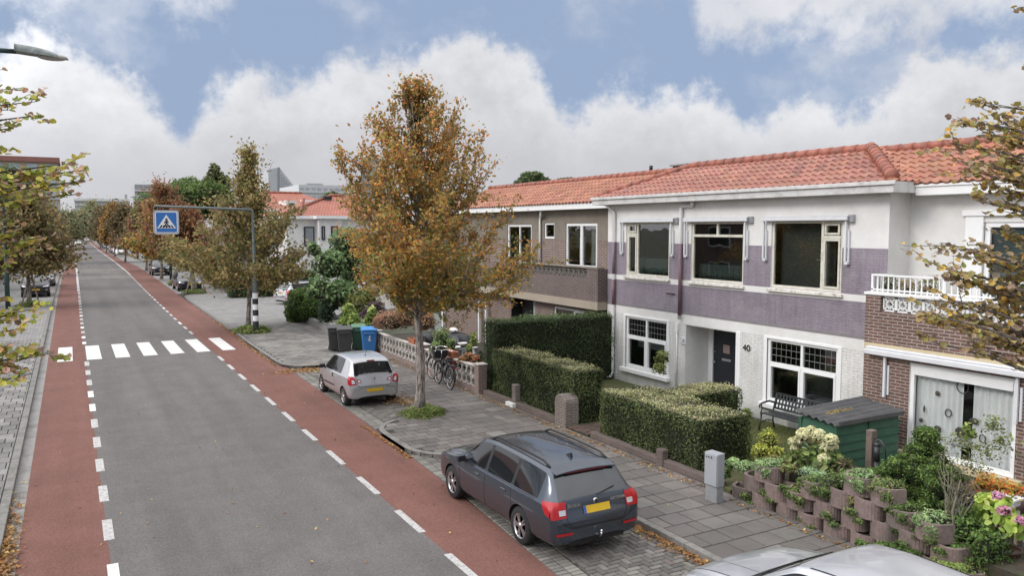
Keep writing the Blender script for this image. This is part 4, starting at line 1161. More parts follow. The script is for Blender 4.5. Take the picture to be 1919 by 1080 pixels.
# awning over the picture window
a0 = at_x(1919, 690, BX-.1).y-0.2
mb = MB(); mb.box(BX-.17, BX-.003, 7.2, 10.62, 2.34, 2.45); mb.box(BX-.12, BX-.002, 7.2, 10.62, 2.451, 2.50); aw = mb.build('awning', M_AWN, rh, bevel=.02, seg=3)
for px in (1658, 1908):
    yq = at_x(px, 700, BX-.06).y
    mb = MB(); mb.box(BX-.09, BX-.04, yq-.025, yq+.025, 1.50, 2.34); mb.box(BX-.038, BX-.004, yq-.075, yq-.035, 1.55, 2.15); mb.build('awning_arm', M_AWN, aw, bevel=.004)
fo = window(rh, BX, *rw, M_WFRAME, fr=.085, room=1.6, glass=glass_mat('clear_glass', (.93, .95, .95), .07))
mb = MB(); mb.box(BX+.02, BX+.06, rw[0]+.09, rw[1]-.09, rw[3]-.22, rw[3]-.085); mb.box(BX+.015, BX+.055, rw[0]+.09, rw[1]-.09, rw[3]-.235, rw[3]-.221); mb.build('shutter_box', M_WFRAME, fo, bevel=.008)
curtain(fo, BX+.19, rw[0]+.06, rw[0]+.86, rw[2]+.02, rw[3]-.2, M_CURT, 7)
curtain(fo, BX+.19, rw[1]-.98, rw[1]-.05, rw[2]+.02, rw[3]-.2, M_CURT, 8)
# ornaments hanging in and standing behind the window
M_ORN = plain('bronze_ornament', (.10, .085, .07), .5, .4, 20)
def orn(px, py, rx, rz, ring=False):
    q = at_x(px, py, BX+.14); m_ = MB()
    if ring:
        for k in range(16):
            t0, t1 = 2*PI*k/16, 2*PI*(k+1)/16
            m_.tube([(q.x, q.y+rx*math.cos(t0), q.z+rz*math.sin(t0)), (q.x, q.y+rx*math.cos(t1), q.z+rz*math.sin(t1))], .011, 5, False)
    else: m_.ball((q.x, q.y, q.z), (.02, rx, rz), 14, 8)
    return m_.build('window_ornament', M_ORN, fo)
for a in ((1757, 738, .05, .05), (1732, 767, .018, .07), (1726, 788, .04, .045), (1757, 804, .075, .06)): orn(*a)
for a in ((1777, 775, .06, .075), (1804, 726, .11, .12), (1858, 800, .05, .06), (1841, 823, .055, .07)): orn(*a, ring=True)
for a in ((1825, 790, .09, .06), (1874, 826, .07, .065), (1799, 811, .10, .10)): orn(*a)
mb = MB(); q = at_x(1805, 775, BX+.6); mb.ball((BX+.6, q.y, q.z), (.2, .28, .26), 12, 8); mb.box(BX+.45, BX+.8, q.y-.35, q.y+.35, .45, 1.0); mb.build('indoor_plant_stand', M_ORN, fo)
mb = MB(); mb.lathe([(.0, 0), (.28, .01), (.30, .1), (.30, .2)], (BX+.45, at_x(1805, 820, BX+.45).y, .78), 20); mb.build('white_basin', M_WFRAME, fo)
mb = MB(); mb.box(BX-.10, BX+.03, rw[0]-.15, rw[1]+.25, rw[2]-.14, rw[2]-.01); mb.build('window_sill', M_CREAMB, rh, bevel=.012)
# upstairs window with a white surround and horizontal blinds
fo = window(rh, BU, *uw, M_WFRAME, fr=.10)
mb = MB(); mb.box(BU-.05, BU+.028, uw[1], uw[1]+.36, uw[2], uw[3]+.12); mb.box(BU-.08, BU+.029, uw[0], uw[1]+.42, uw[3]+.121, uw[3]+.24); mb.build('window_surround', M_WFRAME, rh, bevel=.01)
mb = MB(); z = uw[2]+.1
while z < uw[3]-.1: mb.box(BU+.13, BU+.15, uw[0]+.1, uw[1]-.1, z, z+.028); z += .04
mb.build('window_blind', plain('grey_blind', (.30, .34, .33), .7), fo)
EXR, EZR = 15.32, 5.80
mb = MB(); mb.box(EXR, BU+.1, BY0, HY0-.343, 5.575, EZR); mb.box(EXR-.03, EXR-.002, BY0, HY0-.343, EZR-.05, EZR+.01); mb.build('fascia', M_FASC2, rh, bevel=.008)
sR = math.hypot(RXL-EXR, 6.74-EZR)
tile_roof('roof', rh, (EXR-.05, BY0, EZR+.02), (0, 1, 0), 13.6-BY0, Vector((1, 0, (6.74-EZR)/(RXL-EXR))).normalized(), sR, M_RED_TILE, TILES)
ridge_caps(rh, (RXL, BY0, 6.80), (RXL, 13.4, 6.80), r=.11)
mb = MB(); mb.quad((RXL, BY0, 6.72), (RXL+5, BY0, 5.4), (RXL+5, 13.4, 5.4), (RXL, 13.4, 6.72)); mb.build('roof_deck', M_RIDGE, rh)
# plants on the balcony
for px, py, c in ((1665, 533, (.10, .11, .06)), (1700, 540, (.20, .16, .09)), (1740, 538, (.12, .12, .05))):
    q = at_x(px, py, BX+.45); b = thing('balcony_plant', {1665: 'low dark plant on the balcony next to the white wall', 1700: 'straw coloured plant in the middle behind the balcony railing', 1740: 'dry green plant on the balcony half hidden by the branches'}[px], 'plant', (q.x, q.y, 2.56))
    foliage('foliage', [ellipsoid_leaves((q.x, q.y, q.z-.02), (.16, .2, .2), 260, .06, [(c, 1)])], [cube_sphere((q.x, q.y, q.z-.05), (.08, .1, .1), 2)], b)
    m_ = MB(); m_.lathe([(.09, 0), (.12, .25), (.12, .75)], (q.x, q.y, 2.56), 12); m_.build('pot', plain('balcony_pot', (.2, .19, .17), .8), b)
# ------------------------------------------------------------------ cars
M_CGLASS, _nt, _p, _o = new_mat('car_glass')
_p.inputs['Base Color'].default_value = (0.012, 0.014, 0.016, 1); _p.inputs['Roughness'].default_value = 0.03; _p.inputs['Specular IOR Level'].default_value = 0.36
M_CGLASS2, _nt, _p, _o = new_mat('screen_glass')
_p.inputs['Base Color'].default_value = (0.02, 0.022, 0.025, 1); _p.inputs['Roughness'].default_value = 0.04; _p.inputs['IOR'].default_value = 2.0
M_TRIM = plain('black_trim', (0.014, 0.014, 0.015), 0.45, 0.2, 10)
M_WELL = plain('wheel_well', (0.008, 0.008, 0.008), 0.9, 0.2, 10)
M_TYRE = plain('tyre_rubber', (0.018, 0.018, 0.019), 0.85, 0.25, 20, bmp=0.2)
M_ALLOY = plain('alloy', (0.55, 0.55, 0.56), 0.3, 0.1, 10, metallic=0.85)
M_CHROME = plain('chrome', (0.75, 0.75, 0.76), 0.15, 0.05, 10, metallic=1.0)
M_SEAM = plain('panel_gap', (0.012, 0.012, 0.013), 0.7, 0.1, 10)
M_TAIL, _nt, _p, _o = new_mat('tail_lens')
_p.inputs['Base Color'].default_value = (0.40, 0.010, 0.014, 1); _p.inputs['Roughness'].default_value = 0.3; _p.inputs['Coat Weight'].default_value = .15; _p.inputs['Coat Roughness'].default_value = .03
M_CLEAR, _nt, _p, _o = new_mat('clear_lens')
_p.inputs['Base Color'].default_value = (0.62, 0.62, 0.63, 1); _p.inputs['Roughness'].default_value = 0.1; _p.inputs['Coat Weight'].default_value = 1.0; _p.inputs['Metallic'].default_value = .3
M_PLATE = plain('yellow_plate', (0.62, 0.40, 0.02), 0.4, 0.06, 12)
M_PBLUE = plain('plate_blue', (0.03, 0.10, 0.42), 0.4, 0.05, 12)
PAINTS = {
    'charcoal': paint_mat('charcoal_paint', (0.050, 0.061, 0.080), 0.5, 0.24),
    'silver': paint_mat('silver_paint', (0.45, 0.45, 0.465), 0.5, 0.3),
    'silver2': paint_mat('pale_silver_paint', (0.53, 0.54, 0.57), 0.5, 0.28),
    'black': paint_mat('black_car_paint', (0.013, 0.014, 0.018), 0.2, 0.3),
    'navy': paint_mat('dark_blue_paint', (0.018, 0.022, 0.036), 0.3, 0.3),
    'grey': paint_mat('grey_paint', (0.16, 0.165, 0.175), 0.5, 0.35),
    'white': paint_mat('white_car_paint', (0.68, 0.68, 0.68), 0.0, 0.4),
    'bluegrey': paint_mat('blue_grey_paint', (0.10, 0.13, 0.18), 0.5, 0.35),
    'red': paint_mat('red_paint', (0.30, 0.03, 0.03), 0.2, 0.35),
}

def car_shell(st, wins, screen, rear, arches, wr, crease=0.45, trim=0):
    """st: stations (y, bottom, belt, top, half width, roof fraction). Returns evaluated mesh with material slots 0 paint 1 trim 2 well 3 screen 4 rear 5.. side windows"""
    NP = 11
    V = []; F = []; MI = []
    for (y, bt, be, tp, hw, rf) in st:
        rw = hw*rf; up = max(be+0.012, tp-0.065)
        half = [(0, bt), (hw*0.82, bt), (hw*0.965, bt+0.045), (hw*1.0, bt+(be-bt)*0.38), (hw*1.0, bt+(be-bt)*0.70), (hw*0.985, be-0.05), (hw*0.955, be),
                (rw+(hw*0.955-rw)*0.10, up), (rw-0.035, max(tp-0.02, up+0.004)), (rw*0.55, tp+0.004), (0, tp+0.012)]
        for s in (1, -1):
            for x, z in half: V.append((s*x, y, z))
    n2 = NP*2
    wi = 5
    def rng_of(a, b, lo, hi): return a >= lo-1e-4 and b <= hi+1e-4
    for i in range(len(st)-1):
        ya, yb = st[i][0], st[i+1][0]
        for s in (0, 1):
            for j in range(NP-1):
                a = i*n2+s*NP+j; b = (i+1)*n2+s*NP+j
                q = (a, a+1, b+1, b) if s == 0 else (b, b+1, a+1, a)
                mi = 0
                if j <= trim: mi = 1
                if j == 6:
                    for k, (lo, hi) in enumerate(wins):
                        if rng_of(ya, yb, lo, hi): mi = 5+k*2+s
                    for (lo, hi) in zip([w[1] for w in wins[:-1]], [w[0] for w in wins[1:]]):
                        if rng_of(ya, yb, min(lo, hi), max(lo, hi)): mi = 1
                if j in (8, 9):
                    if rng_of(ya, yb, *screen): mi = 3
                    if rng_of(ya, yb, *rear): mi = 4
                F.append(q); MI.append(mi)
    for i, rev in ((0, False), (len(st)-1, True)):
        for j in range(NP-1):
            a = i*n2+j; b = i*n2+NP+j
            q = (a, b, b+1, a+1)
            F.append(q if not rev else q[::-1]); MI.append(0 if j > trim else 1)
    me = bpy.data.meshes.new('shell'); me.from_pydata(V, [], F)
    bm = bmesh.new(); bm.from_mesh(me)
    for f, mi in zip(bm.faces, MI): f.material_index = mi; f.smooth = True
    cl = bm.edges.layers.float.new('crease_edge')
    bm.verts.index_update()
    for e in bm.edges:
        a, b = e.verts[0].index, e.verts[1].index
        ja, jb = a % NP, b % NP
        if ja == jb and ja in (5, 6, 7, 8) and a//n2 != b//n2: e[cl] = crease
        mis = {f.material_index for f in e.link_faces}
        if len(mis) > 1 and any(m in (3, 4) for m in mis): e[cl] = max(e[cl], 0.5)
        if len(mis) > 1 and any(m >= 5 for m in mis): e[cl] = max(e[cl], 0.55)
    bmesh.ops.remove_doubles(bm, verts=bm.verts, dist=1e-5)
    bmesh.ops.recalc_face_normals(bm, faces=bm.faces)
    bm.to_mesh(me); bm.free()
    nm = 5+2*len(wins)
    dummies = [M_TRIM]*nm
    for m in dummies: me.materials.append(m)
    o = bpy.data.objects.new('shell', me); COL.objects.link(o)
    ss = o.modifiers.new('s', 'SUBSURF'); ss.levels = 3; ss.render_levels = 3
    cuts = []
    hwm = max(s[4] for s in st)
    for ya in arches:
        for s in (-1, 1):
            mb = MB(); mb.lathe([(wr+0.045, s*(hwm-0.27)), (wr+0.05, s*(hwm+0.25))] if s > 0 else [(wr+0.05, s*(hwm+0.25)), (wr+0.045, s*(hwm-0.27))], (0, ya, wr-0.005), 40, 'x')
            mb.m = [2]*len(mb.f)
            c = mb.build('cut', dummies, None)
            bmc = bmesh.new(); bmc.from_mesh(c.data); bmesh.ops.remove_doubles(bmc, verts=bmc.verts, dist=1e-5); bmesh.ops.recalc_face_normals(bmc, faces=bmc.faces); bmc.to_mesh(c.data); bmc.free()
            b = o.modifiers.new('b', 'BOOLEAN'); b.operation = 'DIFFERENCE'; b.object = c; b.solver = 'EXACT'
            cuts.append(c)
    dg = bpy.context.evaluated_depsgraph_get(); dg.update()
    res = bpy.data.meshes.new_from_object(o.evaluated_get(dg))
    for c in cuts: bpy.data.objects.remove(c)
    bpy.data.objects.remove(o)
    return res

def split_by_mat(res):
    """mesh -> {index: mesh}"""
    out = {}
    mi = np.empty(len(res.polygons), np.int32); res.polygons.foreach_get('material_index', mi)
    for k in sorted(set(mi.tolist())):
        bm = bmesh.new(); bm.from_mesh(res); bm.faces.ensure_lookup_table()
        bmesh.ops.delete(bm, geom=[f for f in bm.faces if f.material_index != k], context='FACES')
        for f in bm.faces: f.material_index = 0; f.smooth = True
        m = bpy.data.meshes.new('part'); bm.to_mesh(m); bm.free()
        out[k] = m
    return out

def wheel(parent, x, y, r, w, style, side):
    mb = MB(); s = side
    mb.lathe([(r*0.66, -w/2), (r*0.90, -w/2), (r*0.985, -w*0.36), (r, -w*0.2), (r, w*0.2), (r*0.985, w*0.36), (r*0.90, w/2), (r*0.66, w/2)], (x, y, r), 32, 'x', cap=False)
    wo = bpy.data.objects.new('wheel', None); COL.objects.link(wo); wo.parent = parent; wo.empty_display_size = .1
    OFFS[wo.name] = Vector((0, 0, 0))
    mb.build('tyre', M_TYRE, wo)
    mb = MB(); xo = x+s*w*0.46
    q = r*0.68
    mb.lathe([(q, s*-0.05), (q, s*0.0), (q*0.93, s*0.006), (q*0.90, s*-0.03)], (xo, y, r), 32, 'x', cap=False)
    ns = 5 if style != 'hub' else 7
    for k in range(ns):
        for da in ((-0.17, 0.17) if style == 'ten' else (0,)):
            t = 2*PI*k/ns+da; t2 = 2*PI*k/ns+da*0.4
            p0 = Vector((xo-s*0.01, y+math.cos(t2)*q*0.15, r+math.sin(t2)*q*0.15)); p1 = Vector((xo-s*0.012, y+math.cos(t)*q*0.93, r+math.sin(t)*q*0.93))
            mb.bar(p0, p1, 0.02, 0.030 if style == 'ten' else 0.055 if style == 'hub' else 0.045)
    mb.lathe([(0.0, s*0.012), (q*0.22, s*0.008), (q*0.26, s*-0.02)], (xo, y, r), 16, 'x')
    mb.build('rim', M_ALLOY, wo)
    mb = MB(); mb.lathe([(0.0, 0), (q*0.95, 0)], (xo-s*0.055, y, r), 24, 'x'); mb.build('brake_disc', M_WELL, wo)
    return wo

class Surf:
    def __init__(self, me):
        bm = bmesh.new(); bm.from_mesh(me); self.t = BVHTree.FromBMesh(bm); bm.free()
    def hit(self, view, u, v):
        o, d = {'rear': ((u, -10, v), (0, 1, 0)), 'front': ((u, 10, v), (0, -1, 0)), 'left': ((-10, u, v), (1, 0, 0)),
                'right': ((10, u, v), (-1, 0, 0)), 'top': ((u, v, 10), (0, 0, -1))}[view]
        h = self.t.ray_cast(Vector(o), Vector(d))
        return h[0], Vector(d)
    def patch(self, mb, view, c, nu=6, nv=4, off=0.005):
        idx = {}; base = len(mb.v); vs = []
        for i in range(nu+1):
            for j in range(nv+1):
                a, b = i/nu, j/nv
                u = (c[0][0]*(1-a)+c[1][0]*a)*(1-b)+(c[3][0]*(1-a)+c[2][0]*a)*b
                v = (c[0][1]*(1-a)+c[1][1]*a)*(1-b)+(c[3][1]*(1-a)+c[2][1]*a)*b
                h, d = self.hit(view, u, v)
                if h is not None: idx[(i, j)] = len(vs); vs.append(h-d*off)
        fs = []
        flip = view in ('rear', 'right', 'top')
        for i in range(nu):
            for j in range(nv):
                k = [(i, j), (i+1, j), (i+1, j+1), (i, j+1)]
                if all(q in idx for q in k):
                    pts = [vs[idx[q]] for q in k]
                    if max((pts[a]-pts[b]).length for a in range(4) for b in range(a)) > 0.5: continue
                    f = tuple(idx[q] for q in k)
                    fs.append(f)
        s = mb.sm; mb.sm = True; mb.add(vs, fs); mb.sm = s
    def line(self, mb, view, pts, w=0.007, off=0.003, n=10):
        """thin dark strip following the body"""
        for (a, b) in zip(pts, pts[1:]):
            du, dv = b[0]-a[0], b[1]-a[1]; l = math.hypot(du, dv); nx, ny = -dv/l*w/2, du/l*w/2
            self.patch(mb, view, [(a[0]+nx, a[1]+ny), (b[0]+nx, b[1]+ny), (b[0]-nx, b[1]-ny), (a[0]-nx, a[1]-ny)], n, 1, off)

def mir(c): return [(-u, v) for u, v in c]
def make_car(name, label, spec, paint, group=None):
    root = thing(name, label, 'car', (0, 0, 0), 0, group)
    st = spec['st']; res = car_shell(st, spec['wins'], spec['screen'], spec['rear'], spec['axles'], spec['wr'], trim=spec.get('trim', 0))
    S = Surf(res); parts = split_by_mat(res)
    # the painted shell with sharp edges kept
    body = parts[0]; body.set_sharp_from_angle(angle=R(38))
    bo = link_mesh('body', body, root, PAINTS[paint], world=False)
    def sub(nm, me, m, par=root):
        me.set_sharp_from_angle(angle=R(50)); return link_mesh(nm, me, par, m, world=False)
    if 1 in parts: sub('trim', parts[1], M_TRIM)
    if 2 in parts:
        for sx in (-1, 1):
            for ya in spec['axles']:
                bm = bmesh.new(); bm.from_mesh(parts[2])
                bmesh.ops.delete(bm, geom=[f for f in bm.faces if f.calc_center_median().x*sx < 0 or abs(f.calc_center_median().y-ya) > .8], context='FACES')
                m_ = bpy.data.meshes.new('wheel_arch'); bm.to_mesh(m_); bm.free(); sub('wheel_arch', m_, M_WELL)
    if 3 in parts: sub('windscreen', parts[3], M_CGLASS2)
    if 4 in parts: sub('rear_window', parts[4], M_CGLASS2)
    for k in parts:
        if k >= 5: sub('side_window', parts[k], M_CGLASS)
    hw = max(s[4] for s in st)
    for ya in spec['axles']:
        for s in (-1, 1): wheel(root, s*(hw-0.115), ya, spec['wr'], 0.205, spec.get('rim', 'five'), s)
    for nm, m, view, c, both in spec['patches']:
        for cc in ([c, mir(c)] if both == 'x' else [c]):
            mb = MB(); S.patch(mb, view, cc, 12, 8, 0.012 if nm not in ('plate_band', 'reversing_light', 'tail_light_lens') else 0.020)
            if mb.f: mb.build(nm, m, root, world=False)
        if both == 's':
            mb = MB(); S.patch(mb, 'right' if view == 'left' else 'left', c, 12, 8, 0.012)
            if mb.f: mb.build(nm, m, root, world=False)
    for nm, view, pts, w, m in spec['lines']:
        mb = MB(); S.line(mb, view, pts, w)
        if view == 'left':
            m2 = MB(); S.line(m2, 'right', pts, w)
            if m2.f: m2.build(nm, m, root, world=False)
        if mb.f: mb.build(nm, m, root, world=False)
    # handles
    for (yh, zh) in spec.get('handles', ()):
        for view, s in (('left', -1), ('right', 1)):
            h, d = S.hit(view, yh, zh)
            if h is None: continue
            mb = MB(); mb.box(h.x-0.02, h.x+0.02, yh-0.09, yh+0.09, zh-0.016, zh+0.016)
            mb.build('door_handle', spec.get('hmat') or PAINTS[paint], root, bevel=.012, seg=3, world=False)
    # mirrors
    ym, zm = spec['mirror']
    for s in (-1, 1):
        h, d = S.hit('left' if s < 0 else 'right', ym, zm)
        x = h.x if h is not None else s*hw
        mb = MB(); mb.box(x+(s*0.02 if s > 0 else s*0.02-0.0)-0.0, x+s*0.21, ym-0.055, ym+0.05, zm-0.02, zm+0.115) if s > 0 else mb.box(x+s*0.21, x+s*0.02, ym-0.055, ym+0.05, zm-0.02, zm+0.115)
        mo = mb.build('wing_mirror', spec.get('mmat') or PAINTS[paint], root, bevel=.035, seg=3, world=False)
        mb = MB(); mb.box(x-0.03, x+0.03, ym-0.04, ym+0.03, zm-0.04, zm+0.02); mb.mi = 0; mb.box(min(x+s*.04, x+s*.19), max(x+s*.04, x+s*.19), ym-.0585, ym-.056, zm, zm+.095); mb.build('mirror_glass', M_TRIM, mo, world=False)
    if 'rails' in spec:
        for s in (-1, 1):
            mb = MB(); pts = []
            for yr in np.linspace(*spec['rails'], 12):
                h, d = S.hit('top', s*hw*0.62, yr); e = 0.055 if spec['rails'][0]+.08 < yr < spec['rails'][1]-.08 else 0.0
                pts.append((s*hw*0.63, yr, h.z+e))
            mb.tube(pts, 0.020, 8); mb.build('roof_rail', M_TRIM, root, world=False)
    if 'antenna' in spec:
        ya, kind = spec['antenna']; h, d = S.hit('top', 0, ya); mb = MB()
        if kind == 'fin': mb.add([(-.025, ya-.09, h.z-.005), (.025, ya-.09, h.z-.005), (.02, ya+.09, h.z-.005), (-.02, ya+.09, h.z-.005), (-.006, ya-.08, h.z+.075), (.006, ya-.08, h.z+.075)], [(0,1,5,4), (1,2,5), (3,0,4), (2,3,4,5)])
        else:
            mb.lathe([(.025, -.005), (.018, .02), (0, .025)], (0, ya, h.z), 10); mb.tube([(0, ya, h.z), (0, ya-.14, h.z+.22)], [.006, .004], 6)
        mb.build('antenna', M_TRIM, root, world=False)
    return root, S

def place(root, x, y, rz=0.0, z=0.0):
    root.location = (x, y, z); root.rotation_euler = (0, 0, rz)
def recolour(root, paint):
    for c in root.children:
        if c.name.split('.')[0] in ('body', 'door_handle', 'wing_mirror'):
            c.data = c.data.copy(); c.data.materials[0] = PAINTS[paint]

def plate(view, z, w=0.26, h=0.055, blue_left=True, y=None):
    s = -1 if view == 'rear' else 1
    return [('number_plate', M_PLATE, view, [(-w, z-h), (w, z-h), (w, z+h), (-w, z+h)], None),
            ('plate_band', M_PBLUE, view, [(-w, z-h), (-w+0.045, z-h), (-w+0.045, z+h), (-w, z+h)] if view == 'rear' else [(w-.045, z-h), (w, z-h), (w, z+h), (w-.045, z+h)], None)]

# --- dark estate ---------------------------------------------------------------
ESTATE = dict(
    st=[(-2.335, .36, .58, .63, .66, .9), (-2.315, .30, .64, .70, .79, .9), (-2.275, .275, .73, .79, .862, .88), (-2.235, .27, .88, .94, .885, .85), (-2.205, .26, .925, .99, .888, .83),
        (-2.10, .25, .935, 1.12, .893, .785), (-1.90, .24, .945, 1.355, .900, .73), (-1.82, .235, .945, 1.405, .902, .72), (-1.70, .23, .945, 1.425, .905, .715), (-1.28, .22, .94, 1.445, .907, .71), (-1.02, .21, .935, 1.452, .907, .71), (-.95, .21, .935, 1.455, .907, .71),
        (-.50, .20, .93, 1.462, .905, .71), (-.05, .20, .925, 1.460, .905, .71), (.03, .20, .925, 1.457, .905, .71), (.36, .20, .925, 1.430, .905, .71), (.48, .20, .926, 1.395, .905, .72), (.86, .20, .94, 1.16, .905, .77), (1.06, .20, .945, 1.03, .903, .80), (1.14, .20, .94, .995, .902, .82),
        (1.42, .21, .90, .955, .90, .83), (1.80, .21, .845, .90, .885, .83), (2.06, .22, .77, .83, .845, .82), (2.20, .24, .69, .75, .78, .82), (2.29, .27, .60, .65, .68, .82), (2.33, .34, .50, .55, .56, .82)],
    wins=[(-1.82, -1.02), (-.95, -.05), (.03, .86)], screen=(.48, 1.06), rear=(-2.205, -1.90), axles=(-1.285, 1.405), wr=.325, rim='ten', mirror=(.80, .93), handles=((-.72, .80), (.28, .80)), rails=(-1.75, .25), antenna=(-1.45, 'fin'), hmat=None,
    patches=[('tail_light', M_TAIL, 'rear', [(-.872, .72), (-.60, .735), (-.585, .965), (-.89, .975)], 'x'), ('tail_light', M_TAIL, 'left', [(-2.22, .755), (-2.10, .79), (-1.96, .955), (-2.25, .955)], 's'),
             ('reversing_light', M_CLEAR, 'rear', [(-.735, .775), (-.615, .775), (-.61, .855), (-.735, .855)], 'x'),
             ('reflector', M_TAIL, 'rear', [(-.80, .455), (-.50, .455), (-.50, .495), (-.80, .50)], 'x'),
             ('head_light', M_CLEAR, 'front', [(-.80, .66), (-.45, .62), (-.45, .70), (-.78, .75)], 'x'), ('grille', M_TRIM, 'front', [(-.40, .52), (.40, .52), (.40, .66), (-.40, .66)], None)]
            + plate('rear', .80, .26, .057),
    lines=[('panel_gap', 'left', [(-.98, .90), (-1.02, .55), (-.92, .30)], .009, M_SEAM), ('panel_gap', 'left', [(-.01, .90), (.0, .28)], .009, M_SEAM), ('panel_gap', 'left', [(1.02, .92), (1.05, .6), (.98, .28)], .009, M_SEAM), ('panel_gap', 'left', [(-.92, .30), (.98, .27)], .008, M_SEAM),
           ('panel_gap', 'rear', [(-.60, .99), (-.59, .68), (-.50, .565), (.50, .565), (.59, .68), (.60, .99)], .010, M_SEAM), ('bumper_edge', 'rear', [(-.80, .70), (-.5, .545), (.5, .545), (.80, .70)], .012, M_TRIM), ('chrome_line', 'left', [(-1.75, .925), (.80, .925)], .012, M_TRIM)])
est, S = make_car('parked_estate_car', 'dark charcoal estate car with roof rails parked on the brick bay', ESTATE, 'charcoal')
# spoiler, brake light, wiper, badge, lettering, tow ball, lower bumper
mb = MB()
sp = []
for i in range(9):
    x = -.60+1.2*i/8
    h, d = S.hit('top', x*1.02, -1.80); sp.append((x, h.z+.006))
V_ = [];
for x, z in sp: V_ += [(x, -1.72, z+.012), (x, -1.985, z-.045), (x, -1.985, z-.075), (x, -1.80, z-.035)]
F_ = []
for i in range(8):
    b = i*4
    for k in range(4): F_.append((b+k, b+(k+1) % 4, b+4+(k+1) % 4, b+4+k))
F_ += [(3, 2, 1, 0), (32, 33, 34, 35)]
mb.add(V_, F_); mb.build('spoiler', PAINTS['charcoal'], est, bevel=.01, world=False)
mb = MB(); mb.box(-.40, .40, -1.99, -1.975, sp[4][1]-.088, sp[4][1]-.070); mb.build('brake_light', plain('dark_red_lens', (.12, .01, .014), .2), est, world=False)
mb = MB(); h1, d = S.hit('rear', .42, 1.06); h2, d = S.hit('rear', .05, 1.0); mb.tube([h1+Vector((0, -.02, 0)), h2+Vector((0, -.025, .0))], .011, 6); mb.build('rear_wiper', M_TRIM, est, world=False)
h, d = S.hit('rear', 0, .895); mb = MB(); mb.lathe([(.0, -.012), (.040, -.010), (.046, -.002), (.046, .004)], (0, h.y, .905), 20, 'y'); bd = mb.build('badge', M_CHROME, est, world=False)
mb = MB(); mb.lathe([(.0, -.014), (.026, -.013), (.030, -.009)], (0, h.y, .905), 16, 'y'); mb.build('badge_centre', M_TRIM, bd, world=False)
ROT_RY = Matrix(((1, 0, 0), (0, 0, -1), (0, 1, 0)))   # text facing -y
for body, x, w in (('ŠKODA', -.44, .065), ('OCTAVIA', .44, .06)):
    h, d = S.hit('rear', x, .885); t = text(body, 'lettering', est, Vector((x, h.y-.012, .888)), w, M_CHROME, ROT_RY, sx=1.15, bold=.002)
    t.data.transform(Matrix.Identity(4))
mb = MB(); mb.tube([(0, -2.2, .36), (0, -2.38, .35), (0, -2.42, .40), (0, -2.42, .43)], .018, 8); mb.ball((0, -2.42, .45), .026, 10, 6); mb.build('tow_ball', M_CHROME, est, world=False)
mb = MB(); mb.box(-.55, .55, -2.31, -2.1, .25, .34); mb.build('diffuser', M_TRIM, est, bevel=.03, world=False)
place(est, 6.72, 11.60, R(0.4), 0.005); est.scale = (.91, .91, .92)

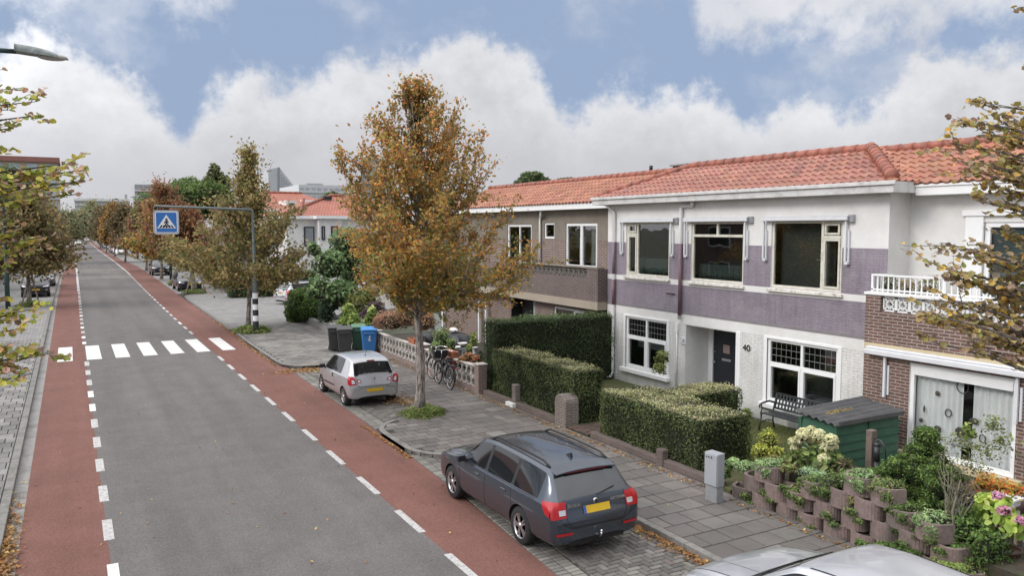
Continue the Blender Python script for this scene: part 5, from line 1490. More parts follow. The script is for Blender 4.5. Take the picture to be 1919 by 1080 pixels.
# --- silver three door ------------------------------------------------------------
MINI = dict(
    st=[(-1.80, .34, .60, .66, .60, .9), (-1.785, .285, .66, .72, .70, .9), (-1.75, .26, .76, .83, .765, .88), (-1.715, .25, .90, .97, .79, .84), (-1.685, .25, .935, 1.01, .80, .82),
        (-1.60, .24, .95, 1.14, .808, .78), (-1.45, .23, .955, 1.335, .815, .74), (-1.37, .225, .955, 1.40, .818, .73), (-1.20, .22, .95, 1.435, .822, .72), (-.95, .21, .945, 1.462, .825, .72), (-.60, .20, .94, 1.477, .827, .72), (-.25, .20, .93, 1.475, .827, .72), (-.19, .20, .93, 1.474, .827, .72),
        (.10, .20, .92, 1.455, .827, .72), (.28, .20, .92, 1.42, .827, .72), (.40, .20, .92, 1.375, .825, .73), (.80, .20, .925, 1.14, .82, .78), (1.00, .20, .925, 1.02, .815, .81), (1.08, .20, .915, .985, .81, .83),
        (1.28, .21, .86, .925, .80, .83), (1.52, .22, .77, .84, .765, .82), (1.67, .25, .68, .74, .70, .82), (1.76, .29, .58, .63, .60, .82), (1.79, .36, .50, .54, .50, .82)],
    wins=[(-.95, -.25), (-.19, .80)], screen=(.40, 1.00), rear=(-1.685, -1.45), axles=(-1.205, 1.165), wr=.285, rim='hub', mirror=(.68, .92), mmat=M_TRIM, antenna=(-.95, 'rod'),
    patches=[('tail_light', M_TAIL, 'rear', [(-.785, .70), (-.575, .715), (-.60, .90), (-.775, .985)], 'x'), ('tail_light', M_TAIL, 'left', [(-1.74, .71), (-1.66, .75), (-1.62, .95), (-1.73, .96)], 's'),
             ('tail_light_lens', M_CLEAR, 'rear', [(-.715, .755), (-.615, .755), (-.635, .85), (-.715, .88)], 'x'),
             ('tail_light', M_TAIL, 'rear', [(-.54, .755), (-.40, .775), (-.43, .85), (-.545, .885)], 'x'), ('tail_light_lens', M_CLEAR, 'rear', [(-.52, .78), (-.43, .79), (-.45, .835), (-.52, .855)], 'x'),
             ('rear_window_edge', M_CGLASS, 'rear', [(-.60, .985), (-.50, .975), (-.44, 1.31), (-.52, 1.29)], 'x'),
             
             ('head_light', M_CLEAR, 'front', [(-.68, .62), (-.42, .60), (-.40, .70), (-.64, .76)], 'x')]
            + [('number_plate', M_PLATE, 'rear', [(-.255, .475), (.255, .475), (.255, .575), (-.255, .575)], None)],
    lines=[('panel_gap', 'left', [(-.30, .90), (-.40, .60), (-.30, .30)], .009, M_SEAM), ('panel_gap', 'left', [(.92, .90), (.95, .6), (.86, .28)], .009, M_SEAM), ('panel_gap', 'left', [(-.30, .30), (.86, .27)], .008, M_SEAM), ('side_moulding', 'left', [(-.36, .50), (.86, .47)], .045, M_TRIM),
           ('panel_gap', 'rear', [(-.57, .98), (-.56, .72), (-.46, .635), (.46, .635), (.56, .72), (.57, .98)], .010, M_SEAM), ('bumper_crease', 'rear', [(-.74, .37), (-.62, .57), (-.36, .60)], .010, plain('silver_shadow', (.22, .22, .23), .5)), ('bumper_crease', 'rear', [(.74, .37), (.62, .57), (.36, .60)], .010, M_SEAM)])
mini, S = make_car('parked_hatchback', 'small silver three door hatchback parked in front of the wheelie bins', MINI, 'silver')
for view, s in (('left', -1), ('right', 1)):
    h, d = S.hit(view, -.16, .80); mb = MB(); mb.box(h.x-.02, h.x+.02, -.185, -.145, .74, .87); mb.build('door_handle', M_TRIM, mini, bevel=.012, world=False)
h, d = S.hit('rear', 0, .865); mb = MB()
for r_, m_ in ((.06, 0),):
    y0 = h.y-.014
    o_ = [(0, .062), (.036, 0), (0, -.062), (-.036, 0)]; i_ = [(0, .030), (.015, 0), (0, -.030), (-.015, 0)]
    for k in range(4):
        k2 = (k+1) % 4
        mb.add([(o_[k][0], y0, .865+o_[k][1]), (o_[k2][0], y0, .865+o_[k2][1]), (i_[k2][0], y0-.004, .865+i_[k2][1]), (i_[k][0], y0-.004, .865+i_[k][1])], [(0, 1, 2, 3), (3, 2, 1, 0)])
mb.build('badge', M_CHROME, mini, world=False)
mb = MB(); hh, d = S.hit('rear', 0, 1.37); mb.box(-.12, .12, hh.y-.035, hh.y+.05, 1.345, 1.385); mb.build('brake_light', plain('dull_red_lens', (.16, .02, .025), .25), mini, bevel=.01, world=False)
place(mini, 7.16, 22.3, R(0.5), 0.005); mini.scale = (.90, .90, .90)

# --- family hatchback used for several cars -----------------------------------------
HATCH = dict(
    st=[(-2.11, .36, .60, .66, .66, .9), (-2.09, .30, .68, .74, .78, .9), (-2.05, .29, .78, .85, .85, .88), (-2.00, .27, .91, .98, .88, .85), (-1.97, .26, .94, 1.01, .885, .83),
        (-1.85, .25, .95, 1.16, .89, .78), (-1.68, .24, .955, 1.37, .895, .73), (-1.60, .235, .955, 1.41, .896, .72), (-1.30, .225, .95, 1.445, .90, .715), (-1.0, .21, .945, 1.458, .90, .71), (-.93, .21, .945, 1.46, .90, .71),
        (-.50, .20, .935, 1.465, .90, .71), (-.06, .20, .93, 1.46, .90, .71), (.02, .20, .93, 1.457, .90, .71), (.34, .20, .93, 1.425, .90, .71), (.46, .20, .93, 1.39, .90, .72), (.84, .20, .94, 1.16, .90, .77), (1.04, .20, .945, 1.03, .90, .80), (1.12, .20, .94, .995, .90, .82),
        (1.36, .21, .90, .96, .895, .83), (1.70, .21, .84, .90, .88, .83), (1.94, .22, .76, .82, .84, .82), (2.04, .24, .69, .74, .79, .82), (2.10, .27, .58, .63, .70, .82), (2.125, .34, .48, .53, .58, .82)],
    wins=[(-1.60, -1.0), (-.93, -.06), (.02, .84)], screen=(.46, 1.04), rear=(-1.97, -1.68), axles=(-1.28, 1.34), wr=.315, rim='five', mirror=(.78, .93), handles=((-.72, .80), (.26, .80)),
    patches=[('tail_light', M_TAIL, 'rear', [(-.86, .76), (-.52, .77), (-.52, .91), (-.87, .95)], 'x'), ('tail_light', M_TAIL, 'left', [(-2.02, .79), (-1.88, .82), (-1.84, .93), (-2.03, .94)], 's'),
             ('head_light', M_CLEAR, 'front', [(-.83, .665), (-.44, .625), (-.44, .695), (-.80, .775)], 'x'), ('head_light', M_CLEAR, 'left', [(1.98, .69), (2.06, .67), (2.03, .70), (1.80, .79)], 's'),
             ('grille', M_TRIM, 'front', [(-.42, .62), (.42, .62), (.42, .69), (-.42, .69)], None), ('air_intake', M_TRIM, 'front', [(-.62, .34), (.62, .34), (.58, .46), (-.58, .46)], None)]
            + plate('front', .53, .26, .055) + plate('rear', .66, .26, .055),
    lines=[('panel_gap', 'left', [(-.96, .92), (-1.0, .55), (-.9, .30)], .010, M_SEAM), ('panel_gap', 'left', [(-.02, .9), (-.01, .28)], .010, M_SEAM), ('panel_gap', 'left', [(.99, .92), (1.02, .6), (.95, .28)], .010, M_SEAM),
           ('panel_gap', 'top', [(-.70, 1.06), (-.66, 1.95)], .011, M_SEAM), ('panel_gap', 'top', [(.70, 1.06), (.66, 1.95)], .011, M_SEAM), ('panel_gap', 'top', [(-.60, 1.10), (.60, 1.10)], .03, M_TRIM), ('bonnet_crease', 'top', [(-.40, 1.15), (-.34, 1.95)], .006, M_SEAM), ('bonnet_crease', 'top', [(.40, 1.15), (.34, 1.95)], .006, M_SEAM), ('panel_gap', 'front', [(-.66, .745), (.66, .745)], .010, M_SEAM), ('roof_channel', 'top', [(-.575, -1.5), (-.585, .30)], .022, M_SEAM), ('roof_channel', 'top', [(.575, -1.5), (.585, .30)], .022, M_SEAM)], antenna=(-1.35, 'fin'))
gol, S = make_car('parked_hatchback', 'dark blue hatchback facing the viewer beside the staked tree on the right', HATCH, 'navy')
h, d = S.hit('front', 0, .655); mb = MB(); mb.lathe([(.055, 0), (.05, .012), (.0, .014)], (0, h.y+.004, .655), 16, 'y'); mb.build('badge', M_CHROME, gol, world=False)
place(gol, 8.05, 68.2, PI+R(1), 0.0)
near = copy_tree(gol); near['label'] = 'silver car cut off at the bottom edge showing bonnet, windscreen and roof'; near.name = 'parked_hatchback.002'
recolour(near, 'silver2'); place(near, 7.12, 5.15, R(0.6), .005)
# wiper blades on the near car
mb = MB()
for x0, x1 in ((-.52, .02), (.05, .55)):
    pts = []
    S2 = S
    for k in range(6):
        x = x0+(x1-x0)*k/5; h, d = S2.hit('top', x, 1.02-.10*(k/5)); pts.append((x, h.y, h.z+.018))
    mb.tube(pts, .009, 5)
wp = mb.build('windscreen_wiper', M_TRIM, near, world=False)
mb = MB(); S.patch(mb, 'top', [(-.70, 1.00), (.70, 1.00), (.66, 1.12), (-.66, 1.12)], 14, 4, .006); mb.build('scuttle', M_TRIM, near, world=False)

# --- compact suv -----------------------------------------------------------------------
SUV = dict(
    st=[(-2.10, .50, .70, .76, .66, .9), (-2.08, .42, .78, .84, .78, .9), (-2.04, .36, .88, .95, .85, .88), (-1.99, .33, 1.02, 1.09, .88, .85), (-1.95, .32, 1.05, 1.12, .885, .83),
        (-1.83, .31, 1.06, 1.28, .89, .78), (-1.68, .30, 1.065, 1.48, .895, .74), (-1.60, .295, 1.065, 1.53, .896, .73), (-1.30, .28, 1.06, 1.57, .90, .725), (-1.0, .27, 1.055, 1.59, .90, .72), (-.93, .27, 1.055, 1.592, .90, .72),
        (-.50, .26, 1.05, 1.60, .90, .72), (-.06, .26, 1.045, 1.595, .90, .72), (.02, .26, 1.045, 1.592, .90, .72), (.34, .26, 1.045, 1.56, .90, .72), (.46, .26, 1.045, 1.52, .90, .73), (.82, .26, 1.06, 1.30, .90, .78), (1.02, .26, 1.065, 1.16, .90, .80), (1.10, .26, 1.06, 1.12, .90, .82),
        (1.36, .27, 1.03, 1.09, .895, .83), (1.70, .28, .98, 1.04, .88, .83), (1.93, .30, .91, .97, .845, .82), (2.03, .32, .82, .88, .80, .82), (2.09, .35, .68, .74, .71, .82), (2.11, .42, .58, .62, .60, .82)],
    wins=[(-1.60, -1.0), (-.93, -.06), (.02, .82)], screen=(.46, 1.02), rear=(-1.95, -1.68), axles=(-1.25, 1.33), wr=.345, trim=1, rim='five', mirror=(.78, 1.05), rails=(-1.5, .2),
    patches=[('tail_light', M_TAIL, 'rear', [(-.86, .86), (-.60, .87), (-.60, 1.03), (-.87, 1.06)], 'x'), ('head_light', M_CLEAR, 'front', [(-.82, .78), (-.44, .74), (-.44, .81), (-.80, .88)], 'x'),
             ('grille', M_TRIM, 'front', [(-.42, .62), (.42, .62), (.46, .80), (-.46, .80)], None), ('fog_light', M_CLEAR, 'front', [(-.72, .52), (-.60, .52), (-.60, .58), (-.72, .58)], 'x'), ('air_intake', M_TRIM, 'front', [(-.55, .40), (.55, .40), (.52, .50), (-.52, .50)], None)]
            + plate('front', .575, .26, .055) + plate('rear', .75, .26, .055),
    lines=[('panel_gap', 'left', [(-.96, 1.02), (-1.0, .6), (-.9, .36)], .010, M_SEAM), ('panel_gap', 'left', [(-.02, 1.0), (-.01, .34)], .010, M_SEAM), ('chrome_bar', 'front', [(-.42, .79), (-.12, .66), (.12, .66), (.42, .79)], .035, M_CHROME)])
juk, S = make_car('parked_suv', 'black compact crossover facing the viewer with bright chevron grille on the right', SUV, 'black')
place(juk, 8.15, 91.5, PI, 0)
cup = copy_tree(juk); cup['label'] = 'black crossover with roof rails parked behind the staked tree on the left pavement'; recolour(cup, 'black'); place(cup, -2.28, 66.4, PI+R(2), .06)
# second left car, a grey hatchback behind
c2 = copy_tree(gol); c2['label'] = 'grey hatchback parked directly behind the black crossover on the left'; recolour(c2, 'grey'); place(c2, -2.10, 78, PI, .06)
# --- silver estate at the side street, red tailed car beyond -----------------------------
mpv = copy_tree(est); mpv['label'] = 'silver people carrier with its red tail light showing past the clipped bush'
recolour(mpv, 'silver2')
for c in list(mpv.children):
    if c.name.split('.')[0] in ('spoiler',): c.data = c.data.copy(); c.data.materials[0] = PAINTS['silver2']
    if c.name.split('.')[0] in ('lettering', 'tow_ball', 'badge', 'rear_wiper'):
        for g in list(c.children): bpy.data.objects.remove(g)
        bpy.data.objects.remove(c)
q = at_z(517, 576); place(mpv, q.x+2.5, q.y+1.5, R(-70), 0)
mpv.scale = (.95, .95, 1.02)
rc = copy_tree(gol); rc['label'] = 'silver hatchback with red tail light seen through the garden shrubs'; recolour(rc, 'silver2'); q = at_z(668, 556); place(rc, q.x+1.2, q.y+1.8, R(-40), 0)
# --- the long row down the street ------------------------------------------------------------
far = [('white', 'hatch'), ('white', 'suv'), ('grey', 'suv'), ('silver2', 'hatch'), ('bluegrey', 'suv'), ('grey', 'hatch'), ('bluegrey', 'hatch'), ('bluegrey', 'suv'), ('grey', 'hatch')]
flab = ['first white hatchback at the near end of the long parked row', 'white crossover second in the long parked row', 'dark grey crossover third in the long parked row', 'pale silver hatchback fourth in the long parked row', 'blue grey crossover fifth in the long parked row', 'grey hatchback sixth in the long parked row', 'blue grey hatchback seventh in the long parked row', 'blue grey crossover eighth in the long parked row', 'grey hatchback at the far end of the long parked row']
yy = 160.0
for (pc, kind), lab in zip(far, flab):
    c = copy_tree(gol if kind == 'hatch' else juk); c['label'] = lab; c['group'] = 'cars in the long row along the right kerb'
    recolour(c, pc); place(c, fRO(yy)+1.05, yy, PI, 0); yy += 7.5+rnd.uniform(0, 1.6) if yy < 180 else 12+rnd.uniform(0, 4)
onc = copy_tree(gol); onc['label'] = 'beige grey car driving towards the viewer on the carriageway'; recolour(onc, 'silver'); q = at_z(147, 459.5); place(onc, q.x, q.y, PI, 0)
onc2 = copy_tree(gol); onc2['label'] = 'white car driving away in the right hand lane'; recolour(onc2, 'white'); q = at_z(163, 453); place(onc2, q.x, q.y, 0, 0)
k = 0
for px, py, pc, lab in ((152, 447, 'red', 'red car far down the street where it meets the trees'), (160, 445, 'silver2', 'silver car crossing far down the street beside the red car'), (171, 445.5, 'white', 'white car far down the street left of the tree line'), (180, 446, 'bluegrey', 'blue grey car far down the street at the end of the row'), (144, 449, 'silver', 'pale car far down the street at the left lane edge')):
    c = copy_tree(gol); c['label'] = lab; recolour(c, pc); q = at_z(px, py); place(c, q.x, q.y, R(35*k), 0); k += 1
# ------------------------------------------------------------------ trees
def bark(name, c1, c2):
    m, t, p, out = new_mat(name)
    cv = coord(t, 'pos'); mp = N(t, 'ShaderNodeMapping'); L(t, cv, mp.inputs[0]); mp.inputs['Scale'].default_value = (9, 9, 1.6)
    n = noise(t, mp.outputs[0], 2.2, 8, 0.7)
    r = ramp(t, n, [(0.41, c1), (0.58, c2)]); L(t, r.outputs[0], p.inputs['Base Color']); p.inputs['Roughness'].default_value = .9
    bump(t, p, n, 0.9, 0.03); return m
M_BARK = bark('furrowed_bark', (0.075, 0.06, 0.052), (0.37, 0.33, 0.295))
M_BARKD = bark('dark_bark', (0.05, 0.042, 0.036), (0.13, 0.112, 0.098))
AUT = [((0.30, 0.155, 0.04), 4), ((0.21, 0.125, 0.04), 4), ((0.165, 0.145, 0.042), 6), ((0.36, 0.21, 0.06), 2.2), ((0.125, 0.135, 0.045), 5.5), ((0.21, 0.105, 0.055), 1.0), ((0.14, 0.085, 0.05), 2)]
OLV = [((0.15, 0.13, 0.05), 4), ((0.20, 0.145, 0.06), 3), ((0.11, 0.115, 0.042), 4), ((0.25, 0.17, 0.075), 1.6), ((0.14, 0.10, 0.06), 2)]
RED = [((0.15, 0.085, 0.05), 3), ((0.18, 0.09, 0.055), 2), ((0.13, 0.095, 0.045), 3), ((0.10, 0.095, 0.04), 2.4)]
BRN = [((0.115, 0.082, 0.045), 4), ((0.085, 0.065, 0.036), 3), ((0.075, 0.075, 0.034), 3), ((0.15, 0.10, 0.055), 1.5)]
GRN = [((0.058, 0.088, 0.024), 3), ((0.045, 0.068, 0.02), 4), ((0.085, 0.115, 0.034), 1.6), ((0.03, 0.045, 0.016), 2.5)]
DKG = [((0.04, 0.06, 0.025), 3), ((0.055, 0.075, 0.03), 3), ((0.03, 0.045, 0.02), 2), ((0.07, 0.085, 0.035), 1)]
FARG = [((0.13, 0.14, 0.075), 3), ((0.16, 0.155, 0.09), 2), ((0.10, 0.115, 0.06), 2), ((0.17, 0.13, 0.08), 1.5)]
FARB = [((0.15, 0.11, 0.07), 3), ((0.19, 0.125, 0.075), 2), ((0.11, 0.095, 0.06), 2)]

def make_tree(name, label, base, H, fork, r0, env, cols, n_lat, n_twig, per, leaf, seed, up=.55, lean=(0, 0), spread=.16, group='street trees', mat=None, zlow=None, twig_len=.34, grad=None, ratio=.6, dense=0, shape='diamond', barkm=None, jit=.22, cat='tree', shift=(0, 0)):
    rng = random.Random(seed)
    t = thing(name, label, cat, base, 0, group)
    mb, P, D = grow(rng, base, H, fork, r0, env, n_lat, n_twig, per, leaf, up, lean, spread, zlow=zlow, twig_len=twig_len, shift=shift)
    mb.build('trunk', barkm or M_BARK, t)
    n = len(P)
    if dense:   # extra leaves filling the crown volume
        k = nrg.integers(0, n, dense); P = np.concatenate([P, P[k]+nrg.normal(size=(dense, 3))*spread*1.6]); D = np.concatenate([D, D[k]]); n = len(P)
    C = pal(cols, n, jit)
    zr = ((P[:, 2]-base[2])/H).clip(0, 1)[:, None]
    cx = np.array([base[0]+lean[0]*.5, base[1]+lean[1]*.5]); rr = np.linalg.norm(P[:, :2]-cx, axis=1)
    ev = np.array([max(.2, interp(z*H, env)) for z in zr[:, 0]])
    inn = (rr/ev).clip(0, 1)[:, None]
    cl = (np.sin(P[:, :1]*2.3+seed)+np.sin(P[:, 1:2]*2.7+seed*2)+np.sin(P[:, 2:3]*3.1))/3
    C = C*(0.78+0.27*inn)*(0.95+0.22*cl)  # leaves towards the core darkened: crown shade put into their colour
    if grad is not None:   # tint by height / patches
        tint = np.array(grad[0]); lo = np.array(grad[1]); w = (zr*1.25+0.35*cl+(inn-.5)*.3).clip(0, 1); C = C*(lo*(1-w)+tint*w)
    Nn = nrg.normal(size=(n, 3))*.8+np.array([0, 0, .45])
    foliage('crown', [leaf_arrays(P, Nn, leaf*nrg.uniform(.65, 1.3, n), np.clip(C, .002, 1), tdir=D+nrg.normal(size=(n, 3))*.5, ratio=ratio, shape=shape)], (), t, mat)
    return t

# the orange tree in front of the houses
envA = [(2.0, .9), (2.5, 2.05), (3.1, 2.5), (3.9, 2.55), (4.8, 2.3), (5.6, 2.25), (6.4, 2.0), (7.1, 1.6), (7.7, 1.1), (8.2, .5), (8.6, .1)]
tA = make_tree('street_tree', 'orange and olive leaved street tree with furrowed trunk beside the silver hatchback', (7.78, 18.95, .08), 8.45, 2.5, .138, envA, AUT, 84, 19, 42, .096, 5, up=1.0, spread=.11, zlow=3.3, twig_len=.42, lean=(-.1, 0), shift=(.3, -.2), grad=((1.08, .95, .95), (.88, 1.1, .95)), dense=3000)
# second tree behind the crossing sign
envB = [(1.9, .8), (2.4, 2.5), (3.2, 3.3), (4.2, 3.2), (5.2, 2.6), (6.0, 1.7), (6.6, .8), (7.4, .4), (8.8, .2)]
pB = (7.35, 39.2)
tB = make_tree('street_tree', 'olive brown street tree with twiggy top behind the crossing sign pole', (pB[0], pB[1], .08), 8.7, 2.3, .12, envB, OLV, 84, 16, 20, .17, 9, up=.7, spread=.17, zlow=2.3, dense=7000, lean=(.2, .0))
# trees down the right-hand row
envC = [(1.9, .6), (2.8, 2.0), (3.8, 2.7), (5.0, 2.4), (6.2, 1.9), (7.2, 1.3), (8.2, .7), (9.0, .2)]
q = at_z(352, 546)
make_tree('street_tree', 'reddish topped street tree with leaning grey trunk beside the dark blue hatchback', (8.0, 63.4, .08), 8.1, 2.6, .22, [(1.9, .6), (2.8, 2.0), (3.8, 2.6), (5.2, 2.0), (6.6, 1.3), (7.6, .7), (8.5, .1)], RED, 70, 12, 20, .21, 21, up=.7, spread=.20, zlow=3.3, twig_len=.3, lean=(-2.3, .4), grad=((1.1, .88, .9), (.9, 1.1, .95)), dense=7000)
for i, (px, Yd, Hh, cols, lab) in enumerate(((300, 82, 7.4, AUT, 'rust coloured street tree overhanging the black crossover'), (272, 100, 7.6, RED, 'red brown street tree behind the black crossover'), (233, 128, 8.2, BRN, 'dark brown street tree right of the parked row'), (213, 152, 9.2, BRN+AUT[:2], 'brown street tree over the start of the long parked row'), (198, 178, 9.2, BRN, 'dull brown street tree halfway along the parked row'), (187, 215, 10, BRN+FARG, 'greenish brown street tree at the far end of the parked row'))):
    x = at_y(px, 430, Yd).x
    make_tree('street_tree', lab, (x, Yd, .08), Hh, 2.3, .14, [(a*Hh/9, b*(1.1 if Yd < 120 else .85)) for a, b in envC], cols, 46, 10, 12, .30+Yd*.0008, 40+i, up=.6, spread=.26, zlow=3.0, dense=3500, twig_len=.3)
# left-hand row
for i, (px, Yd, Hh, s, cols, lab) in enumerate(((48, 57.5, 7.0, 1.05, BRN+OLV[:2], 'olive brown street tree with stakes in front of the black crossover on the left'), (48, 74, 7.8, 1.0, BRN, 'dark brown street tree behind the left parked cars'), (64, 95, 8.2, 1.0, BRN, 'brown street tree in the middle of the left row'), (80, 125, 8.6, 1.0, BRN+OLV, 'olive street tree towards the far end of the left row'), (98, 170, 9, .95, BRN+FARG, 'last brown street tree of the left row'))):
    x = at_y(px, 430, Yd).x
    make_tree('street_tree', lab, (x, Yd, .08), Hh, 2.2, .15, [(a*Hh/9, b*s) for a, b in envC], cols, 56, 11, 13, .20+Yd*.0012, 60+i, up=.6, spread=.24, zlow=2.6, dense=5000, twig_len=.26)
# far trees closing the street, one mass of its own per tree
for i, (px, Yd, zt, w, cols, lab) in enumerate(((175, 380, 16, 9, FARG, 'pale green tree closing the street below the white flats'), (150, 345, 11, 7, FARG, 'smaller pale green tree left of the street end'), (205, 330, 12, 8, FARB, 'brownish tree right of the street end'), (232, 260, 10, 7, FARB, 'russet tree behind the far parked cars'), (125, 300, 10, 7, FARG, 'grey green tree behind the left row'), (190, 430, 13, 10, FARG, 'hazy tree farthest away at the end of the street'))):
    x = at_y(px, 430, Yd).x
    make_tree('broadleaf_tree', lab, (x, Yd, -.1), zt, 2.5, .3, [(1.5, w*.35), (zt*.3, w*.55), (zt*.6, w*.5), (zt*.85, w*.28), (zt, .3)], cols, 44, 9, 10, .9, 80+i, up=.5, spread=.9, zlow=2, dense=2500, twig_len=.9, group='trees at the end of the street', jit=.14)
# garden trees behind the right row
def blob_tree(name, label, base, blobs, n, size, cols, trunk=None, shell=.55, ratio=.5, group=None, cat='tree', light=.4):
    t = thing(name, label, cat, base, 0, group)
    sets = []; cores = []
    tot = sum(b[1][0]*b[1][1]+b[1][0]*b[1][2]+b[1][1]*b[1][2] for b in blobs)
    for c, r in blobs:
        k = int(n*(r[0]*r[1]+r[0]*r[2]+r[1]*r[2])/tot)
        sets.append(ellipsoid_leaves(c, r, k, size, cols, shell=shell, ratio=ratio, lump=.14, top_light=light)); cores.append(cube_sphere(c, [q*.62 for q in r], 4))
    mb = MB(); mb.sm = True
    top = max(blobs, key=lambda b: b[0][2])[0]
    tr = trunk or .2
    mb.tube([base, (base[0], base[1], (base[2]+top[2])/2), top], [tr, tr*.8, tr*.3], 8)
    for c, r in blobs: mb.tube([(base[0], base[1], base[2]+(c[2]-base[2])*.5), c], [tr*.5, tr*.15], 6, False)
    mb.build('trunk', M_BARKD, t)
    foliage('crown', sets, cores, t)
    return t
def B3(px, py, Y, rpx, rpz=None, ry=None):
    """blob centred on a place seen at that depth"""
    c = at_y(px, py, Y); d = math.hypot(c.x, c.y); k = d/FPX*.97
    rx = rpx*k; return ((c.x, c.y, c.z), (rx, ry or rx, (rpz or rpx)*k))
Yp = 112
b0 = at_y(345, 470, Yp); 
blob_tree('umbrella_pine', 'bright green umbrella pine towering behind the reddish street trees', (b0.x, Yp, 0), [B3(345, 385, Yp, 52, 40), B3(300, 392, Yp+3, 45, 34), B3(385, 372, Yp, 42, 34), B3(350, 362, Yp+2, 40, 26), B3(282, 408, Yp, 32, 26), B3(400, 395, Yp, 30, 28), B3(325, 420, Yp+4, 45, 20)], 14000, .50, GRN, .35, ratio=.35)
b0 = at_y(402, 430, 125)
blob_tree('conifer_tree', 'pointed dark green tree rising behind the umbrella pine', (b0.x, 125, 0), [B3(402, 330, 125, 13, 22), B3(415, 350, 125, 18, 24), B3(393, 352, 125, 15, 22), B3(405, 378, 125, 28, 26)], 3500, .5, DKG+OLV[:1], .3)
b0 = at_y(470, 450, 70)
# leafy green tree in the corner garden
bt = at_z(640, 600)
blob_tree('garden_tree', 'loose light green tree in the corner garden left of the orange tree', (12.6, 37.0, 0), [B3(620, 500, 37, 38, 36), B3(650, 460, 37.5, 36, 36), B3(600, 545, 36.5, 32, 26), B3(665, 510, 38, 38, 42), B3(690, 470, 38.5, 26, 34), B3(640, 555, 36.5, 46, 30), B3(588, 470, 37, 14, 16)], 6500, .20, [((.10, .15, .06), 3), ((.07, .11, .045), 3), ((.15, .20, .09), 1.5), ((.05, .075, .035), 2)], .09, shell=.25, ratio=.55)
# trees over the roofs
for px, py, rx, rz, lab, Yd in ((998, 338, 34, 16, 'round dark tree showing above the left roof ridge', 70), (1062, 342, 26, 8, 'low dark treetop beside the round tree above the roof', 75), (622, 375, 24, 14, 'round olive tree between the red roofs', 105)):
    c = at_y(px, py+6, Yd)
    blob_tree('broadleaf_tree', lab, (c.x, c.y, 0), [B3(px, py, Yd, rx*.8, rz), B3(px-rx*.4, py+5, Yd, rx*.6, rz*.8), B3(px+rx*.45, py+4, Yd+1, rx*.6, rz*.8), B3(px, py+18, Yd, rx*.9, rz)], 2600, .42, DKG+[((.085, .09, .04), 1)], .3, group='trees behind the roofs')
c = at_y(25, 318, 130)
blob_tree('broadleaf_tree', 'dark rounded tree in front of the red brown flats on the left', (c.x, c.y, 0), [B3(20, 330, 130, 26, 20), B3(0, 338, 130, 30, 24), B3(35, 345, 131, 30, 20), B3(20, 380, 131, 60, 40)], 2600, .5, DKG, .3)
for i, (px, py, Yd, r) in enumerate(((455, 470, 75, 30), (500, 505, 70, 26), (425, 505, 78, 28), (548, 470, 66, 14))):
    c = at_y(px, 520, Yd)
    blob_tree('garden_tree', ('dark green garden tree behind the second street tree', 'dense green shrub tree next to the white corner house', 'deep green garden tree right of the staked tree', 'slim green tree against the white corner house')[i], (c.x, Yd, 0), [B3(px, py, Yd, r, r*1.2), B3(px-r*.7, py+12, Yd+1, r*.8, r), B3(px+r*.7, py+14, Yd-1, r*.8, r), B3(px, py+r, Yd, r*1.1, r)], 3200, .30, DKG+GRN[1:2], .16, group='garden trees behind the street trees')

